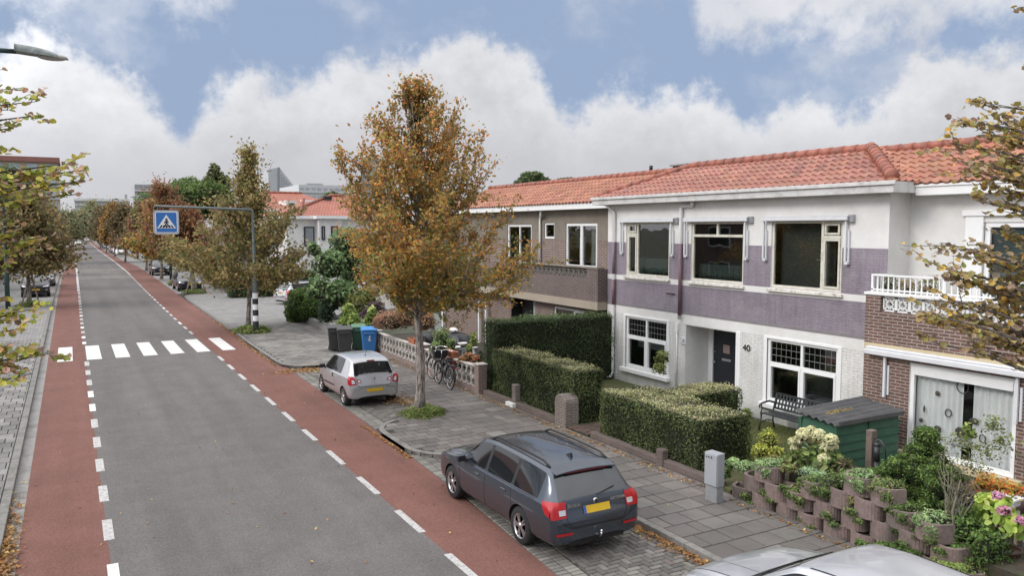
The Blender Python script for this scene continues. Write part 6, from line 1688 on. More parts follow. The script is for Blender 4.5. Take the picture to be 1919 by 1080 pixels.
# ------------------------------------------------- foreground branches, left and right
NEARL = [((0.20, 0.205, 0.035), 4), ((0.14, 0.16, 0.03), 4), ((0.29, 0.255, 0.05), 2.4), ((0.32, 0.20, 0.10), 1.3), ((0.22, 0.13, 0.07), .9)]
NEARTIP = [((0.24, 0.15, 0.10), 3), ((0.16, 0.10, 0.07), 3), ((0.32, 0.22, 0.15), 1.5)]
NEARR = [((0.20, 0.155, 0.055), 4), ((0.15, 0.135, 0.045), 4), ((0.28, 0.18, 0.045), 2.2), ((0.17, 0.125, 0.075), 2.5), ((0.125, 0.092, 0.066), 1.6)]
def near_tree(label, base, H, r0, tips, cols, tipcols, leaf, seed, hubs, dens=1.0, group='street trees', extra_top=None, gapw=.055):
    rng = random.Random(seed)
    t = thing('street_tree', label, 'tree', base, 0, group)
    mb = MB(); mb.sm = True; B = Vector(base)
    mb.tube([B+Vector((0.03*math.sin(k), .03*math.cos(k), H*k/8)) for k in range(9)], [r0*(1-.9*k/8) for k in range(9)], 10)
    P = []; D = []; T = []; Nn = []
    def twig(p0, p1, r, n, droop):
        pts = [p0.lerp(p1, k/4)+Vector((0, 0, droop*math.sin(PI*k/4)))+Vector((rng.uniform(-1, 1), rng.uniform(-1, 1), rng.uniform(-1, 1)))*.02 for k in range(5)]
        mb.tube(pts, [r*(1-.8*k/4) for k in range(5)], 4, False)
        for i in range(n):
            u = (i+rng.random())/n; q = u*4; k = min(3, int(q)); p = pts[k].lerp(pts[k+1], q-k); d = (pts[k+1]-pts[k]).normalized()
            side = d.cross(Vector((0, 0, 1))); side.normalize()
            s = 1 if i % 2 else -1
            o = side*s*leaf*.40+Vector((rng.gauss(0, .3), rng.gauss(0, .3), rng.gauss(-.2, .3)))*leaf*.8
            P.append(p+o); D.append(side*s+d*.5+Vector((0, 0, -.35))); T.append(u)
            Nn.append(Vector((rng.gauss(0, .5), rng.gauss(-.35, .5), .75)))
    for (px, py, Y, w, nt) in tips:
        e = at_y(px, py, Y)
        h = Vector(base)+Vector((0, 0, hubs(e.z)))
        m1 = h.lerp(e, .45)+Vector((0, 0, .05)); d = (e-m1)
        mb.tube([h, m1, m1.lerp(e, .5)+Vector((0, 0, .03)), e], [.028, .016, .009, .003], 6, False)
        twig(m1, e, .008, int(26*dens), .03)
        for k in range(nt):
            u = .25+.75*(k+rng.random())/nt
            p0 = m1.lerp(e, u)
            a = rng.uniform(0, 6.28)
            p1 = p0+d.normalized()*w*rng.uniform(.5, 1.1)+Vector((rng.gauss(0, .5), rng.gauss(0, .6), rng.gauss(.05, .45)))*w*.75
            twig(p0, p1, .005, int(13*dens), .02)
    mb.build('trunk', M_BARKD, t)
    P = np.array([tuple(p) for p in P]); D = np.array([tuple(p) for p in D]); Nn = np.array([tuple(p) for p in Nn]); n = len(P)
    T = np.array(T)[:, None]
    C = np.where(nrg.random((n, 1)) < (T**4)*.6, pal(tipcols, n), pal(cols, n))
    foliage('crown', [leaf_arrays(P, Nn, leaf*nrg.uniform(.7, 1.2, n), np.clip(C, .002, 1), tdir=D, ratio=.85, fold=.35, shape='round')], (), t, leaf_mat('near_leaf', .3, .45))
    return t
Lt = [(70, 190, 10.3, .28, 5), (40, 165, 10.6, .25, 3), (78, 215, 10.0, .2, 2), (25, 240, 10.2, .3, 4), (5, 130, 10.6, .2, 2), (10, 280, 10.4, .25, 2), (20, 205, 10.4, .3, 4),
      (140, 305, 10.2, .25, 4), (168, 318, 10.5, .22, 4), (160, 338, 10.0, .22, 3), (115, 330, 10.4, .3, 6), (70, 345, 10.0, .3, 6), (40, 330, 10.3, .3, 6), (20, 360, 10.1, .3, 7), (60, 365, 10.4, .3, 6), (155, 362, 10.2, .2, 3), (100, 362, 9.9, .3, 6), (10, 395, 10.2, .3, 3), (15, 335, 10.6, .3, 5),
      (105, 440, 10.0, .18, 3), (55, 440, 10.2, .2, 4), (50, 470, 10.1, .2, 4), (15, 470, 10.3, .2, 4), (20, 505, 10.3, .2, 3),
      (60, 580, 9.8, .22, 4), (20, 590, 9.9, .25, 5), (40, 615, 9.6, .25, 5), (105, 660, 9.6, .2, 3), (70, 660, 9.7, .22, 5), (30, 670, 9.5, .25, 6), (60, 700, 9.4, .22, 4), (20, 650, 9.6, .25, 5), (5, 700, 9.5, .2, 3), (15, 555, 10.0, .2, 3), (35, 685, 9.5, .2, 4)]
near_tree('yellow green street tree reaching in from the left edge', (-2.45, 10.0, .08), 9.0, .16, Lt, NEARL, NEARTIP, .068, 3, lambda z: max(2.0, z-.75), .95)
Rt = [(1800, 225, 4.6, .3, 5), (1830, 195, 4.9, .3, 4), (1780, 268, 4.7, .25, 4), (1790, 300, 4.5, .25, 4), (1850, 250, 4.6, .3, 8), (1880, 230, 4.5, .3, 9), (1860, 290, 4.7, .3, 8), (1900, 270, 4.4, .3, 9), (1815, 320, 4.5, .25, 5), (1880, 320, 4.5, .3, 8), (1840, 345, 4.6, .25, 6), (1905, 350, 4.4, .3, 7), (1825, 375, 4.5, .2, 3), (1895, 390, 4.4, .25, 4), (1915, 20, 4.6, .2, 2), (1915, 130, 4.6, .2, 2),
      (1765, 455, 4.7, .25, 4), (1810, 470, 4.6, .3, 6), (1755, 500, 4.6, .25, 5), (1790, 520, 4.5, .3, 8), (1850, 490, 4.5, .3, 8), (1890, 440, 4.5, .3, 6), (1840, 540, 4.4, .3, 9), (1770, 560, 4.5, .25, 6), (1722, 585, 4.5, .22, 5), (1745, 600, 4.6, .22, 6), (1800, 590, 4.4, .3, 9), (1860, 580, 4.3, .3, 9), (1900, 540, 4.3, .3, 9), (1830, 625, 4.3, .25, 7), (1890, 620, 4.2, .3, 8), (1900, 655, 4.2, .25, 5), (1850, 655, 4.3, .2, 3), (1745, 640, 4.5, .2, 2), (1910, 480, 4.4, .3, 7), (1875, 530, 4.4, .3, 8)]
near_tree('olive and amber street tree leaning in from the right edge', (8.0, 3.2, .08), 8.5, .15, Rt, NEARR, NEARR[3:], .062, 8, lambda z: max(2.0, z-.7), .95)
# ------------------------------------------------------------------ hedges
HD_S = [((0.064, 0.083, 0.031), 4), ((0.05, 0.067, 0.026), 4), ((0.09, 0.108, 0.042), 2.4), ((0.13, 0.145, 0.065), .6)]
HD_T = [((0.22, 0.22, 0.115), 4), ((0.28, 0.265, 0.165), 3), ((0.15, 0.165, 0.06), 3), ((0.21, 0.175, 0.12), 1.4)]
HD_D = [((0.032, 0.05, 0.022), 4), ((0.045, 0.066, 0.027), 3), ((0.066, 0.088, 0.036), 1.4)]
HD_DT = [((0.075, 0.105, 0.045), 3), ((0.10, 0.13, 0.06), 2), ((0.05, 0.075, 0.03), 2)]
HD_G = [((0.05, 0.085, 0.022), 3), ((0.075, 0.115, 0.03), 3), ((0.035, 0.06, 0.016), 2), ((0.10, 0.145, 0.04), 1)]
def hedge(label, boxes, dens, size, side, top, bulge=.05, group=None):
    b = boxes[0]; t = None
    sets = []; cores = []
    for bx in boxes:
        sets += hedge_leaves(bx, dens, size, side, top, bulge); q = .05
        cores.append(box_quads((bx[0]+q, bx[1]-q, bx[2]+q, bx[3]-q, bx[4], bx[5]-q)))
    o = foliage('hedge', sets, cores); tag(o, label, 'hedge', group); return o
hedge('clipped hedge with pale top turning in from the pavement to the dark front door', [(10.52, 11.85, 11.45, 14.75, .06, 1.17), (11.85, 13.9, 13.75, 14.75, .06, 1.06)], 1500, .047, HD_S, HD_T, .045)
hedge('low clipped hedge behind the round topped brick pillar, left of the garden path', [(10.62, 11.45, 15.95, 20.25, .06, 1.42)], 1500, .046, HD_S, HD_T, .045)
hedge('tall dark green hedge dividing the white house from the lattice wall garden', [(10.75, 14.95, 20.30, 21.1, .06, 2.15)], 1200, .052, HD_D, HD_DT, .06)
q = at_z(560, 605)
blob = [B3(563, 572, 41.0, 27, 31, 1.0), B3(582, 582, 40.2, 24, 27, .8), B3(556, 588, 41.2, 22, 22, .7)]
o = foliage('bush', [ellipsoid_leaves(c, r, 2600, .11, HD_G, shell=.8, lump=.08, top_light=.5) for c, r in blob], [cube_sphere(c, [k*.8 for k in r], 4) for c, r in blob]); tag(o, 'rounded clipped green bush at the street corner beside the silver people carrier', 'bush')
hedge('dark hedge across the side street below the second street tree', [(9.6, 15.5, 57.2, 58.6, 0, 1.75)], 110, .16, HD_D+HD_G[:1], HD_G, .12)
hedge('green garden hedge along the pavement beyond the side street', [(10.4, 11.6, 62.5, 96, 0, 1.5)], 60, .22, HD_D+HD_G[:1], HD_G, .15)
hedge('bright green hedge beside the far lamp post', [(11.0, 12.8, 108, 150, 0, 2.4)], 40, .30, HD_G, HD_G, .2)
hedge('dark low hedge behind the left pavement', [(-7.2, -5.9, 30, 110, 0, 1.9)], 40, .24, HD_D, HD_DT, .15)

# ------------------------------------------------------------------ garden ground
mb = MB(); mb.box(10.40, 14.995, 10.5, 20.3, -.1, .115); M_LAWN = plain('mossy_lawn', (.075, .085, .03), .95, .4, 30, bmp=.5, co='pos', dirt=(.10, .085, .045), dirt_scale=1.5)
o = mb.build('lawn', M_LAWN); o['kind'] = 'structure'
mb = MB(); mb.box(10.45, 14.29, -3, 10.49, -.1, .16); o = mb.build('soil', M_SOIL); o['kind'] = 'structure'
mb = MB(); mb.box(10.40, 15.0, 20.31, 34, -.1, .10); o = mb.build('soil', M_SOIL); o['kind'] = 'structure'
bricks('garden_path', tiles(10.32, 14.7, 14.98, 15.85, .21, .105), [((.11, .07, .055), 3), ((.14, .09, .07), 2), ((.09, .062, .05), 2)], .125, .008)
bricks('terrace', tiles(11.9, 14.2, 3.0, 7.4, .5, .5), [((.10, .09, .085), 3), ((.24, .215, .18), 1.2), ((.075, .07, .066), 2)], .175, .012)
# grass blades on the lawn
n = 5200
P = np.stack([nrg.uniform(11.9, 14.9, n), nrg.uniform(10.5, 14.0, n), np.full(n, .135)], 1)
o = foliage('grass', [leaf_arrays(P, nrg.normal(size=(n, 3))*np.array([1, 1, .15]), .075, pal([((.10, .12, .035), 3), ((.14, .13, .05), 2), ((.07, .09, .025), 2)], n), tdir=np.array([[0, 0, 1.0]])+nrg.normal(size=(n, 3))*.3, ratio=.18)]); o['kind'] = 'stuff'; tag(o, 'short mossy grass in front of the white house', 'grass', kind='stuff')
# brick edging along the pavement under the hedges
M_EDGE = brick_mat('edge_brick', (.13, .085, .075), (.165, .11, .095), (.15, .14, .125), dirt=(.07, .07, .045))
def edging(label, y0, y1):
    mb = MB(); mb.box(10.33, 10.50, y0, y1, 0, .22); o = mb.build('garden_edging', M_EDGE, bevel=.015); tag(o, label, 'garden edging'); return o
edging('low brick edging below the right clipped hedge', 10.7, 14.9)
edging('low brick edging below the hedge left of the garden path', 15.95, 20.35)
mb = MB(); mb.box(10.30, 10.46, 12.3, 12.5, 0, .42); o = mb.build('brick_post', M_EDGE, bevel=.015); tag(o, 'short brick post half buried in the right clipped hedge', 'post')
def pillar(label, x, y, w, h, rnd_top, m):
    mb = MB(); mb.sm = False; k = 8
    prof = [(-w/2, 0), (-w/2, h-w*.42)]+[(-w/2*math.cos(PI*i/k)*(1.0), h-w*.42+w*.42*math.sin(PI*i/k)) for i in range(1, k)]+[(w/2, h-w*.42), (w/2, 0)] if rnd_top else [(-w/2, 0), (-w/2, h), (w/2, h), (w/2, 0)]
    vs = [(x-w*.42, y+a, b+.05) for a, b in prof]+[(x+w*.42, y+a, b+.05) for a, b in prof]; n_ = len(prof)
    mb.add(vs, [tuple(range(n_)), tuple(range(2*n_-1, n_-1, -1))]+[(i, n_+i, n_+(i+1) % n_, (i+1) % n_) for i in range(n_)])
    bm_ = mb.build('brick_pillar', m, bevel=.02); tag(bm_, label, 'pillar')
    me = bm_.data; bmm = bmesh.new(); bmm.from_mesh(me); bmesh.ops.recalc_face_normals(bmm, faces=bmm.faces); bmm.to_mesh(me); bmm.free(); return bm_
M_PILB = brick_mat('old_brick', (.17, .125, .11), (.21, .16, .14), (.27, .25, .225), dirt=(.12, .11, .095))
pillar('round topped old brick gate pillar at the mouth of the garden path', 10.5, 16.15, .48, .82, True, M_PILB)
pillar('brick pillar stub with white base in the low hedge', 10.45, 18.6, .20, .62, False, M_PILB)
mb = MB(); mb.box(10.22, 10.68, 18.40, 18.80, .03, .19); o = mb.build('pillar_base', M_WPAINT, bevel=.02); tag(o, 'white painted footing stone under the brick pillar stub', 'stone')

# ------------------------------------------------------------------ lattice garden wall
M_LATP = plain('pinkish_lattice_block', (.50, .46, .43), .9, .12, 9, co='pos', dirt=(.21, .18, .16), dirt_scale=3)
M_PINKB = brick_mat('pink_brick', (.26, .17, .145), (.22, .145, .125), (.30, .26, .235), dirt=(.15, .12, .105))
gwl = thing('garden_wall', 'low garden wall of pierced concrete blocks between brick piers', 'garden wall', (10.35, 25, .05))
def panel(y0, y1, x):
    mb = MB(); mb.box(x-.07, x+.07, y0, y1, .0, .24); mb.build('wall_base', M_PINKB, gwl)
    mb = MB()
    lattice(mb, 'x', y0, y1, .242, .53, .32, .045, x-.03, .026, False); lattice(mb, 'x', y0, y1, .545, .835, .32, .045, x-.03, .026, False)
    mb.build('lattice_blocks', M_LATP, gwl)
    mb = MB(); mb.box(x-.085, x+.085, y0-.02, y1+.02, .838, .875); mb.build('coping', M_LATP, gwl, bevel=.01)
panel(20.70, 24.55, 10.33); panel(25.15, 29.3, 10.36)
for y0, y1, z in ((20.42, 20.70, .92), (24.55, 25.15, .96), (29.3, 29.6, .9)):
    mb = MB(); mb.box(10.22, 10.50, y0+.003, y1-.003, 0, z); mb.mi = 1; mb.box(10.19, 10.53, y0-.02, y1+.02, z+.001, z+.04); mb.build('pier', [M_PINKB, M_LATP], gwl, bevel=.01)
# low block wall on the corner plot
lw_ = thing('garden_wall', 'low grey concrete block wall round the corner bush', 'garden wall', (10.2, 36, .05))
for pa, pb, h in (((578, 606), (625, 634), .42), ((622, 634), (642, 645), .72)):
    a = at_z(*pa, .05); b = at_z(*pb, .05); d = (b-a).normalized(); nrm = Vector((d.y, -d.x, 0))*.12
    mb = MB(); mb.prism([(a.x-nrm.x, a.y-nrm.y), (b.x-nrm.x, b.y-nrm.y), (b.x+nrm.x, b.y+nrm.y), (a.x+nrm.x, a.y+nrm.y)], 0, h); mb.build('block_course', brick_mat('grey_block', (.22, .215, .205), (.26, .25, .24), (.14, .135, .13), .4, .2, .012), lw_, bevel=.01)
mb = MB(); a = at_z(541, 588, 0); b = at_z(580, 607, 0)
mb.bar((a.x, a.y, .08), (b.x, b.y, .08), .15, .16); o = mb.build('kerb', M_KERB); o['kind'] = 'structure'

# ------------------------------------------------------------------ shrubs
def shrub(name, label, blobs, n, size, cols, parent=None, shell=.5, ratio=.5, core=.6, lump=.15, light=.3, shape='diamond', cat='shrub', group=None):
    sets = []; cores = []
    for c, r in blobs:
        sets.append(ellipsoid_leaves(c, r, max(20, int(n/len(blobs))), size, cols, shell=shell, ratio=ratio, lump=lump, top_light=light, shape=shape))
        if core: cores.append(cube_sphere(c, [k*core for k in r], 4))
    o = foliage(name, sets, cores, parent)
    if parent is None: tag(o, label, cat, group)
    return o
GY = [((.13, .17, .05), 3), ((.19, .22, .07), 2), ((.08, .11, .03), 2)]
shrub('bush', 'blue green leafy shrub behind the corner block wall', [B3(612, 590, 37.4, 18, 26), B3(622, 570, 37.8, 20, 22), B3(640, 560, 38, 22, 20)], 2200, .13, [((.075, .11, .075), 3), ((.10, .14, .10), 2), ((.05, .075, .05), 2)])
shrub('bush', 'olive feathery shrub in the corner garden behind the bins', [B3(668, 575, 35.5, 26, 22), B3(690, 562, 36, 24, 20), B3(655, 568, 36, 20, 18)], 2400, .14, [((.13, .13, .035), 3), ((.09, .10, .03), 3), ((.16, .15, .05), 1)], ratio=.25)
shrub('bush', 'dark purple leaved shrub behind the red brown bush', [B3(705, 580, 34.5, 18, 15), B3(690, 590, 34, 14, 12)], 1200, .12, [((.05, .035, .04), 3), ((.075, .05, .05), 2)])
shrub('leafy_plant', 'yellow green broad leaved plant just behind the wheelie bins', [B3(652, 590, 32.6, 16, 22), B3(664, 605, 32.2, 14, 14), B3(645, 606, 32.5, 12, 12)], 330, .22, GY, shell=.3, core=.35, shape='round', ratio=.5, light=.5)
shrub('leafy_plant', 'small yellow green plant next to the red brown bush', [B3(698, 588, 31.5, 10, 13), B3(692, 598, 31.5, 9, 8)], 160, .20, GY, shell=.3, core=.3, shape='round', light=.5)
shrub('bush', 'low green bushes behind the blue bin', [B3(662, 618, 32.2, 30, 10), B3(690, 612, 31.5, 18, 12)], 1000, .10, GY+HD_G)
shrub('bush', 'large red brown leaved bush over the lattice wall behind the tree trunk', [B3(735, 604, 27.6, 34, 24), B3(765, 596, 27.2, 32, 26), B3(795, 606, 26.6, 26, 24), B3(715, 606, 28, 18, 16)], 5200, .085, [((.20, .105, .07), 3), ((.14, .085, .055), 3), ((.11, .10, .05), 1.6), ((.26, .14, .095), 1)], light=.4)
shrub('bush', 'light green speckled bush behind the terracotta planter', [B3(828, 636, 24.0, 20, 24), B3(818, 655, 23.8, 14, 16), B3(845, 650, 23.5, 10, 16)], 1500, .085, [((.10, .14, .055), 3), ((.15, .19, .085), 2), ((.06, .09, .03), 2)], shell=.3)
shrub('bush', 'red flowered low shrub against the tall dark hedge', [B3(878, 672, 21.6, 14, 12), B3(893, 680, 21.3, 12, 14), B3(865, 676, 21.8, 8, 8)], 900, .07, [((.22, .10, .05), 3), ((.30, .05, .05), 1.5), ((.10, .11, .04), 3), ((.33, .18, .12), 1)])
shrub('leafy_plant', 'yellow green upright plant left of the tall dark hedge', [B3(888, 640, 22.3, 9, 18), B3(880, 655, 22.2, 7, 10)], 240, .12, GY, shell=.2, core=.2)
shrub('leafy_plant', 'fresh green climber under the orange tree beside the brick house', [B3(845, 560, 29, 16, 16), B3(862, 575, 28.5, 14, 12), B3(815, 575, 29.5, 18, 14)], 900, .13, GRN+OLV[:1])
shrub('leafy_plant', 'bamboo like plant against the ground floor window of the white house', [B3(1242, 672, 16.9, 17, 15, .22), B3(1236, 692, 16.9, 12, 14, .2)], 420, .16, [((.13, .16, .05), 3), ((.19, .19, .07), 2), ((.08, .10, .03), 2)], shell=.1, ratio=.2, core=0)
shrub('leafy_plant', 'tuft of long grass at the foot of the wall right of the front door', [B3(1398, 776, 14.4, 11, 10, .15)], 260, .14, GY, shell=.1, ratio=.15, core=0)
# tufts at tree feet
for lab, x, y, rx, ry, h, nn in (('low green mound of groundcover round the foot of the orange tree', 7.85, 18.9, .62, .55, .22, 3200), ('weedy green tuft at the foot of the crossing sign pole', 7.25, 38.0, .85, 1.0, .35, 1400), ('weedy patch round the staked tree beside the dark blue hatchback', 8.0, 63.2, .9, 1.5, .3, 800), ('weedy patch between the two dark cars on the right', 7.9, 74, .8, 1.2, .35, 700), ('grass tuft round the staked left tree', -2.3, 57.6, .8, 1.2, .35, 700)):
    o = foliage('ground_cover', [ellipsoid_leaves((x, y, .08), (rx, ry, h), nn, .055 if nn > 3000 else .12, [((.085, .12, .03), 3), ((.13, .15, .045), 2), ((.06, .085, .022), 2), ((.14, .11, .05), .8)], shell=.45, zmin=0.0, top_light=.3)], [cube_sphere((x, y, .05), (rx*.8, ry*.8, h*.6), 4)]); tag(o, lab, 'plant', kind='stuff')

# ------------------------------------------------------------------ planter ring wall
M_RING = brick_mat('unused_ring', (.2, .15, .13), (.2, .15, .13), (.2, .15, .13))
def ring_mat():
    m, t, p, out = new_mat('pink_concrete_ring')
    cv = coord(t, 'pos'); n1_ = noise(t, cv, 14, 7, .7); n2_ = noise(t, cv, 2.3, 5, .6)
    r = ramp(t, n1_, [(.3, (.15, .108, .098)), (.7, (.265, .195, .178))])
    f = ramp(t, n2_, [(.42, 0.0), (.7, .75)])
    c = mix(t, f.outputs[0], r.outputs[0], (.115, .10, .09)); L(t, c, p.inputs['Base Color']); p.inputs['Roughness'].default_value = .92
    bump(t, p, n1_, .6, .015); return m
M_RING = ring_mat()
def ring(label, x, y, z, rz, w=.47, d=.36, h=.30):
    """half-round concrete planter ring with ribbed flank, open at the top and filled with soil"""
    t = thing('planter_block', label, 'planter', (x, y, z), rz, 'concrete planter rings stacked as a retaining wall')
    out = []; K = 14
    for k in range(K+1):
        a = PI*k/K; out.append((-d*.5*math.sin(a)-.05, w/2*math.cos(a)))
    out = [(.16, w/2)]+out+[(.16, -w/2)]
    pts = []
    for i, (px_, py_) in enumerate(out): 
        pts.append((px_, py_))
    rb = []
    n_ = len(pts)
    for i in range(n_):
        a, b = pts[i], pts[(i+1) % n_]
        rb.append(a)
        if 2 < i < n_-4:
            mx, my = (a[0]+b[0])/2, (a[1]+b[1])/2; rb.append((mx*.985+.0, my*.985))
    m_ = MB(); n2 = len(rb); inn = [(p_[0]*.80+.01, p_[1]*.80) for p_ in rb]
    vs = [(p_[0], p_[1], 0) for p_ in rb]+[(p_[0], p_[1], h) for p_ in rb]+[(p_[0], p_[1], h) for p_ in inn]+[(p_[0], p_[1], h-.06) for p_ in inn]
    fs = []
    for i in range(n2):
        j = (i+1) % n2
        fs += [(i, n2+i, n2+j, j), (n2+i, 2*n2+i, 2*n2+j, n2+j), (2*n2+i, 3*n2+i, 3*n2+j, 2*n2+j)]
    m_.add(vs, fs); m_.add([vs[i] for i in range(n2)], [tuple(range(n2))])
    o = m_.build('ring', M_RING, t, world=False)
    bmm = bmesh.new(); bmm.from_mesh(o.data); bmesh.ops.recalc_face_normals(bmm, faces=bmm.faces); bmm.to_mesh(o.data); bmm.free()
    m_ = MB(); m_.poly([(p_[0], p_[1], h-.055) for p_ in inn][::-1]); so_ = m_.build('soil_fill', M_SOIL, t, world=False)
    return t
RINGX = 10.5
rows = []   # (row, y centre, x)
tops = {}
ORD = ['bottom', 'second', 'third', 'top']
POS = ['beside the grey cabinet', 'next from the grey cabinet', 'left of the pale hydrangea', 'below the pale hydrangea', 'right of the pale hydrangea', 'left of the dark conifer', 'in front of the dark conifer', 'right of the dark conifer', 'left of the thorny rose', 'below the thorny rose', 'last at the bottom edge']
for r_ in range(4):
    for i in range(9):
        y = 10.18-.50*i-(.25 if r_ % 2 else 0)
        htop = interp(-y, [(-10.4, .46), (-9.9, .58), (-9.6, .88), (-7.2, .96), (-6.75, .72), (-6.3, .70), (-5.8, .44), (-5.0, .30)])
        z = .02+r_*.255
        if z+.27 > htop+.12: continue
        if rnd.random() < .10 and r_ > 0: continue
        xr_ = RINGX-.02+r_*.025+rnd.uniform(-.06, .06); tops[i] = (xr_, y, z+.275)
        ring('%s course planter ring of the stepped wall, %s' % (ORD[r_], POS[i]), xr_, y+rnd.uniform(-.02, .02), z, R(rnd.uniform(-32, 32)), h=.275+rnd.uniform(-.01, .012))
mb = MB(); mb.box(10.62, 11.6, 5.2, 10.35, .1, .40); mb.box(10.9, 11.8, 6.9, 9.6, .39, .78); o = mb.build('soil', M_SOIL); o['kind'] = 'structure'
def X3(px, py, X, rpx, rpz=None, d=None):
    c = at_x(px, py, X); k = math.hypot(c.x, c.y)/FPX*.95; r = rpx*k; return ((c.x, c.y, c.z), (d or r, r, (rpz or rpx)*k))
SED = [((.16, .22, .10), 3), ((.21, .26, .14), 2), ((.10, .15, .06), 2)]
GC = [((.075, .11, .035), 3), ((.11, .15, .05), 2), ((.05, .075, .025), 2), ((.15, .15, .06), .7)]
gp = 'plants growing out of the planter ring wall'
shrub('leafy_plant', 'pale green sedum clump at the cabinet end of the planter wall', [X3(1398, 877, 10.6, 24, 14), X3(1375, 868, 10.7, 14, 9)], 1300, .04, SED, light=.5, group=gp, cat='plant')
shrub('leafy_plant', 'dark moss green tuft just right of the grey cabinet', [X3(1360, 888, 10.6, 10, 16)], 400, .05, GC, group=gp, cat='plant')
shrub('leafy_plant', 'trailing rusty leaved plant on the third ring', [X3(1455, 868, 10.8, 24, 14), X3(1478, 880, 10.6, 16, 9)], 900, .05, GC+[((.20, .13, .06), 2)], group=gp, cat='plant')
shrub('leafy_plant', 'blue grey sedum spilling over the ring below the hydrangea', [X3(1518, 886, 10.65, 24, 8), X3(1535, 893, 10.6, 20, 8)], 900, .038, [((.18, .24, .15), 3), ((.13, .18, .10), 2)], light=.5, group=gp, cat='plant')
shrub('leafy_plant', 'long trailing green thyme over the middle of the wall', [X3(1562, 905, 10.55, 30, 20), X3(1590, 900, 10.7, 24, 18), X3(1545, 925, 10.35, 12, 14)], 2200, .045, GC, group=gp, cat='plant', ratio=.3)
shrub('leafy_plant', 'dry yellowish grass tuft on the ring in front of the conifer', [X3(1615, 927, 10.6, 26, 10), X3(1600, 940, 10.45, 14, 14)], 900, .07, [((.20, .20, .08), 3), ((.26, .22, .10), 2), ((.12, .14, .05), 1)], ratio=.15, shell=.2, group=gp, cat='plant')
shrub('leafy_plant', 'grey green lavender at the foot of the conifer', [X3(1680, 955, 10.8, 18, 14), X3(1672, 970, 10.6, 14, 8)], 800, .06, [((.15, .19, .13), 3), ((.10, .13, .085), 2)], ratio=.2, group=gp, cat='plant')
shrub('leafy_plant', 'broad green ground cover on the lower rings at the right', [X3(1650, 980, 10.55, 20, 8), X3(1690, 990, 10.55, 28, 10), X3(1730, 1003, 10.5, 22, 9)], 1800, .05, GC, light=.4, group=gp, cat='plant')
shrub('leafy_plant', 'ivy hanging at the foot of the wall by the silver car roof', [X3(1660, 1032, 10.2, 26, 12), X3(1700, 1042, 10.2, 28, 12), X3(1615, 1020, 10.25, 12, 8)], 1500, .055, HD_G, group=gp, cat='plant')
shrub('leafy_plant', 'round mossy cushion on the last ring at the bottom edge', [X3(1775, 1058, 10.35, 30, 12), X3(1790, 1066, 10.3, 24, 10)], 1700, .035, [((.11, .15, .04), 3), ((.15, .18, .06), 2)], light=.4, group=gp, cat='plant')
shrub('leafy_plant', 'small weed tufts at the foot of the wall near the cabinet', [X3(1428, 970, 10.15, 12, 7), X3(1446, 972, 10.15, 8, 6), X3(1400, 962, 10.15, 9, 6)], 500, .05, GC, group=gp, cat='plant')
shrub('leafy_plant', 'dark weed clump at the foot of the wall in the middle', [X3(1497, 996, 10.12, 14, 8), X3(1537, 1013, 10.12, 10, 6)], 500, .05, GC, group=gp, cat='plant')
for i, (x, y, z) in tops.items():
    if 1 <= i: shrub('leafy_plant', 'low plant cushion covering the top ring %s' % POS[i], [((x+.03, y, z), (.23, .27, .10)), ((x-.14, y+.06, z-.05), (.13, .2, .10)), ((x-.19, y-.08, z-.12), (.06, .12, .12))], 1300, .05, (GC, SED, GC+[((.20, .19, .08), 2)])[i % 3], group=gp, cat='plant', light=.3, ratio=.4)
for i in range(9):
    q = Vector((RINGX-.24, 10.0-i*.43, .16+.2*(i % 3)))
    shrub('leafy_plant', 'small weeds sprouting from the wall joint %s' % POS[i], [((q.x, q.y, q.z), (.07, .13, .08)), ((q.x-.02, q.y-.16, q.z-.08), (.06, .10, .06))], 320, .045, GC, group='weeds in the joints of the planter wall', cat='plant', shell=.2, core=0)
# bushes in front of the bench
shrub('bush', 'yellow variegated bush between the clipped hedge and the hydrangea', [X3(1440, 828, 11.6, 20, 24), X3(1425, 848, 11.3, 18, 16), X3(1455, 850, 11.2, 14, 14)], 1700, .055, [((.30, .29, .06), 3), ((.16, .18, .04), 3), ((.09, .11, .03), 1.5)], shell=.35)
# hydrangea
hy = thing('hydrangea', 'hydrangea with big creamy flower heads in front of the green shed', 'shrub', tuple(at_x(1530, 900, 11.1)[:2])+(.4,))
c0 = at_x(1530, 870, 11.1)
shrub('leaves', '', [X3(1535, 862, 11.15, 36, 28, .4), X3(1560, 875, 11.1, 22, 24, .35), X3(1500, 858, 11.2, 20, 14, .3)], 900, .11, [((.085, .12, .035), 3), ((.12, .15, .05), 2), ((.05, .07, .025), 2)], hy, shell=.3, shape='round', ratio=.6)
M_PETAL = leaf_mat('petals', .2, .7)
heads = [(1506, 816, 13), (1519, 808, 9), (1535, 827, 14), (1557, 826, 12), (1548, 845, 14), (1530, 850, 12), (1534, 816, 11), (1492, 842, 9), (1516, 868, 14), (1534, 872, 10), (1495, 829, 10), (1526, 836, 12), (1545, 862, 11), (1561, 838, 8), (1505, 848, 8), (1485, 828, 7), (1516, 824, 9), (1545, 833, 9)]
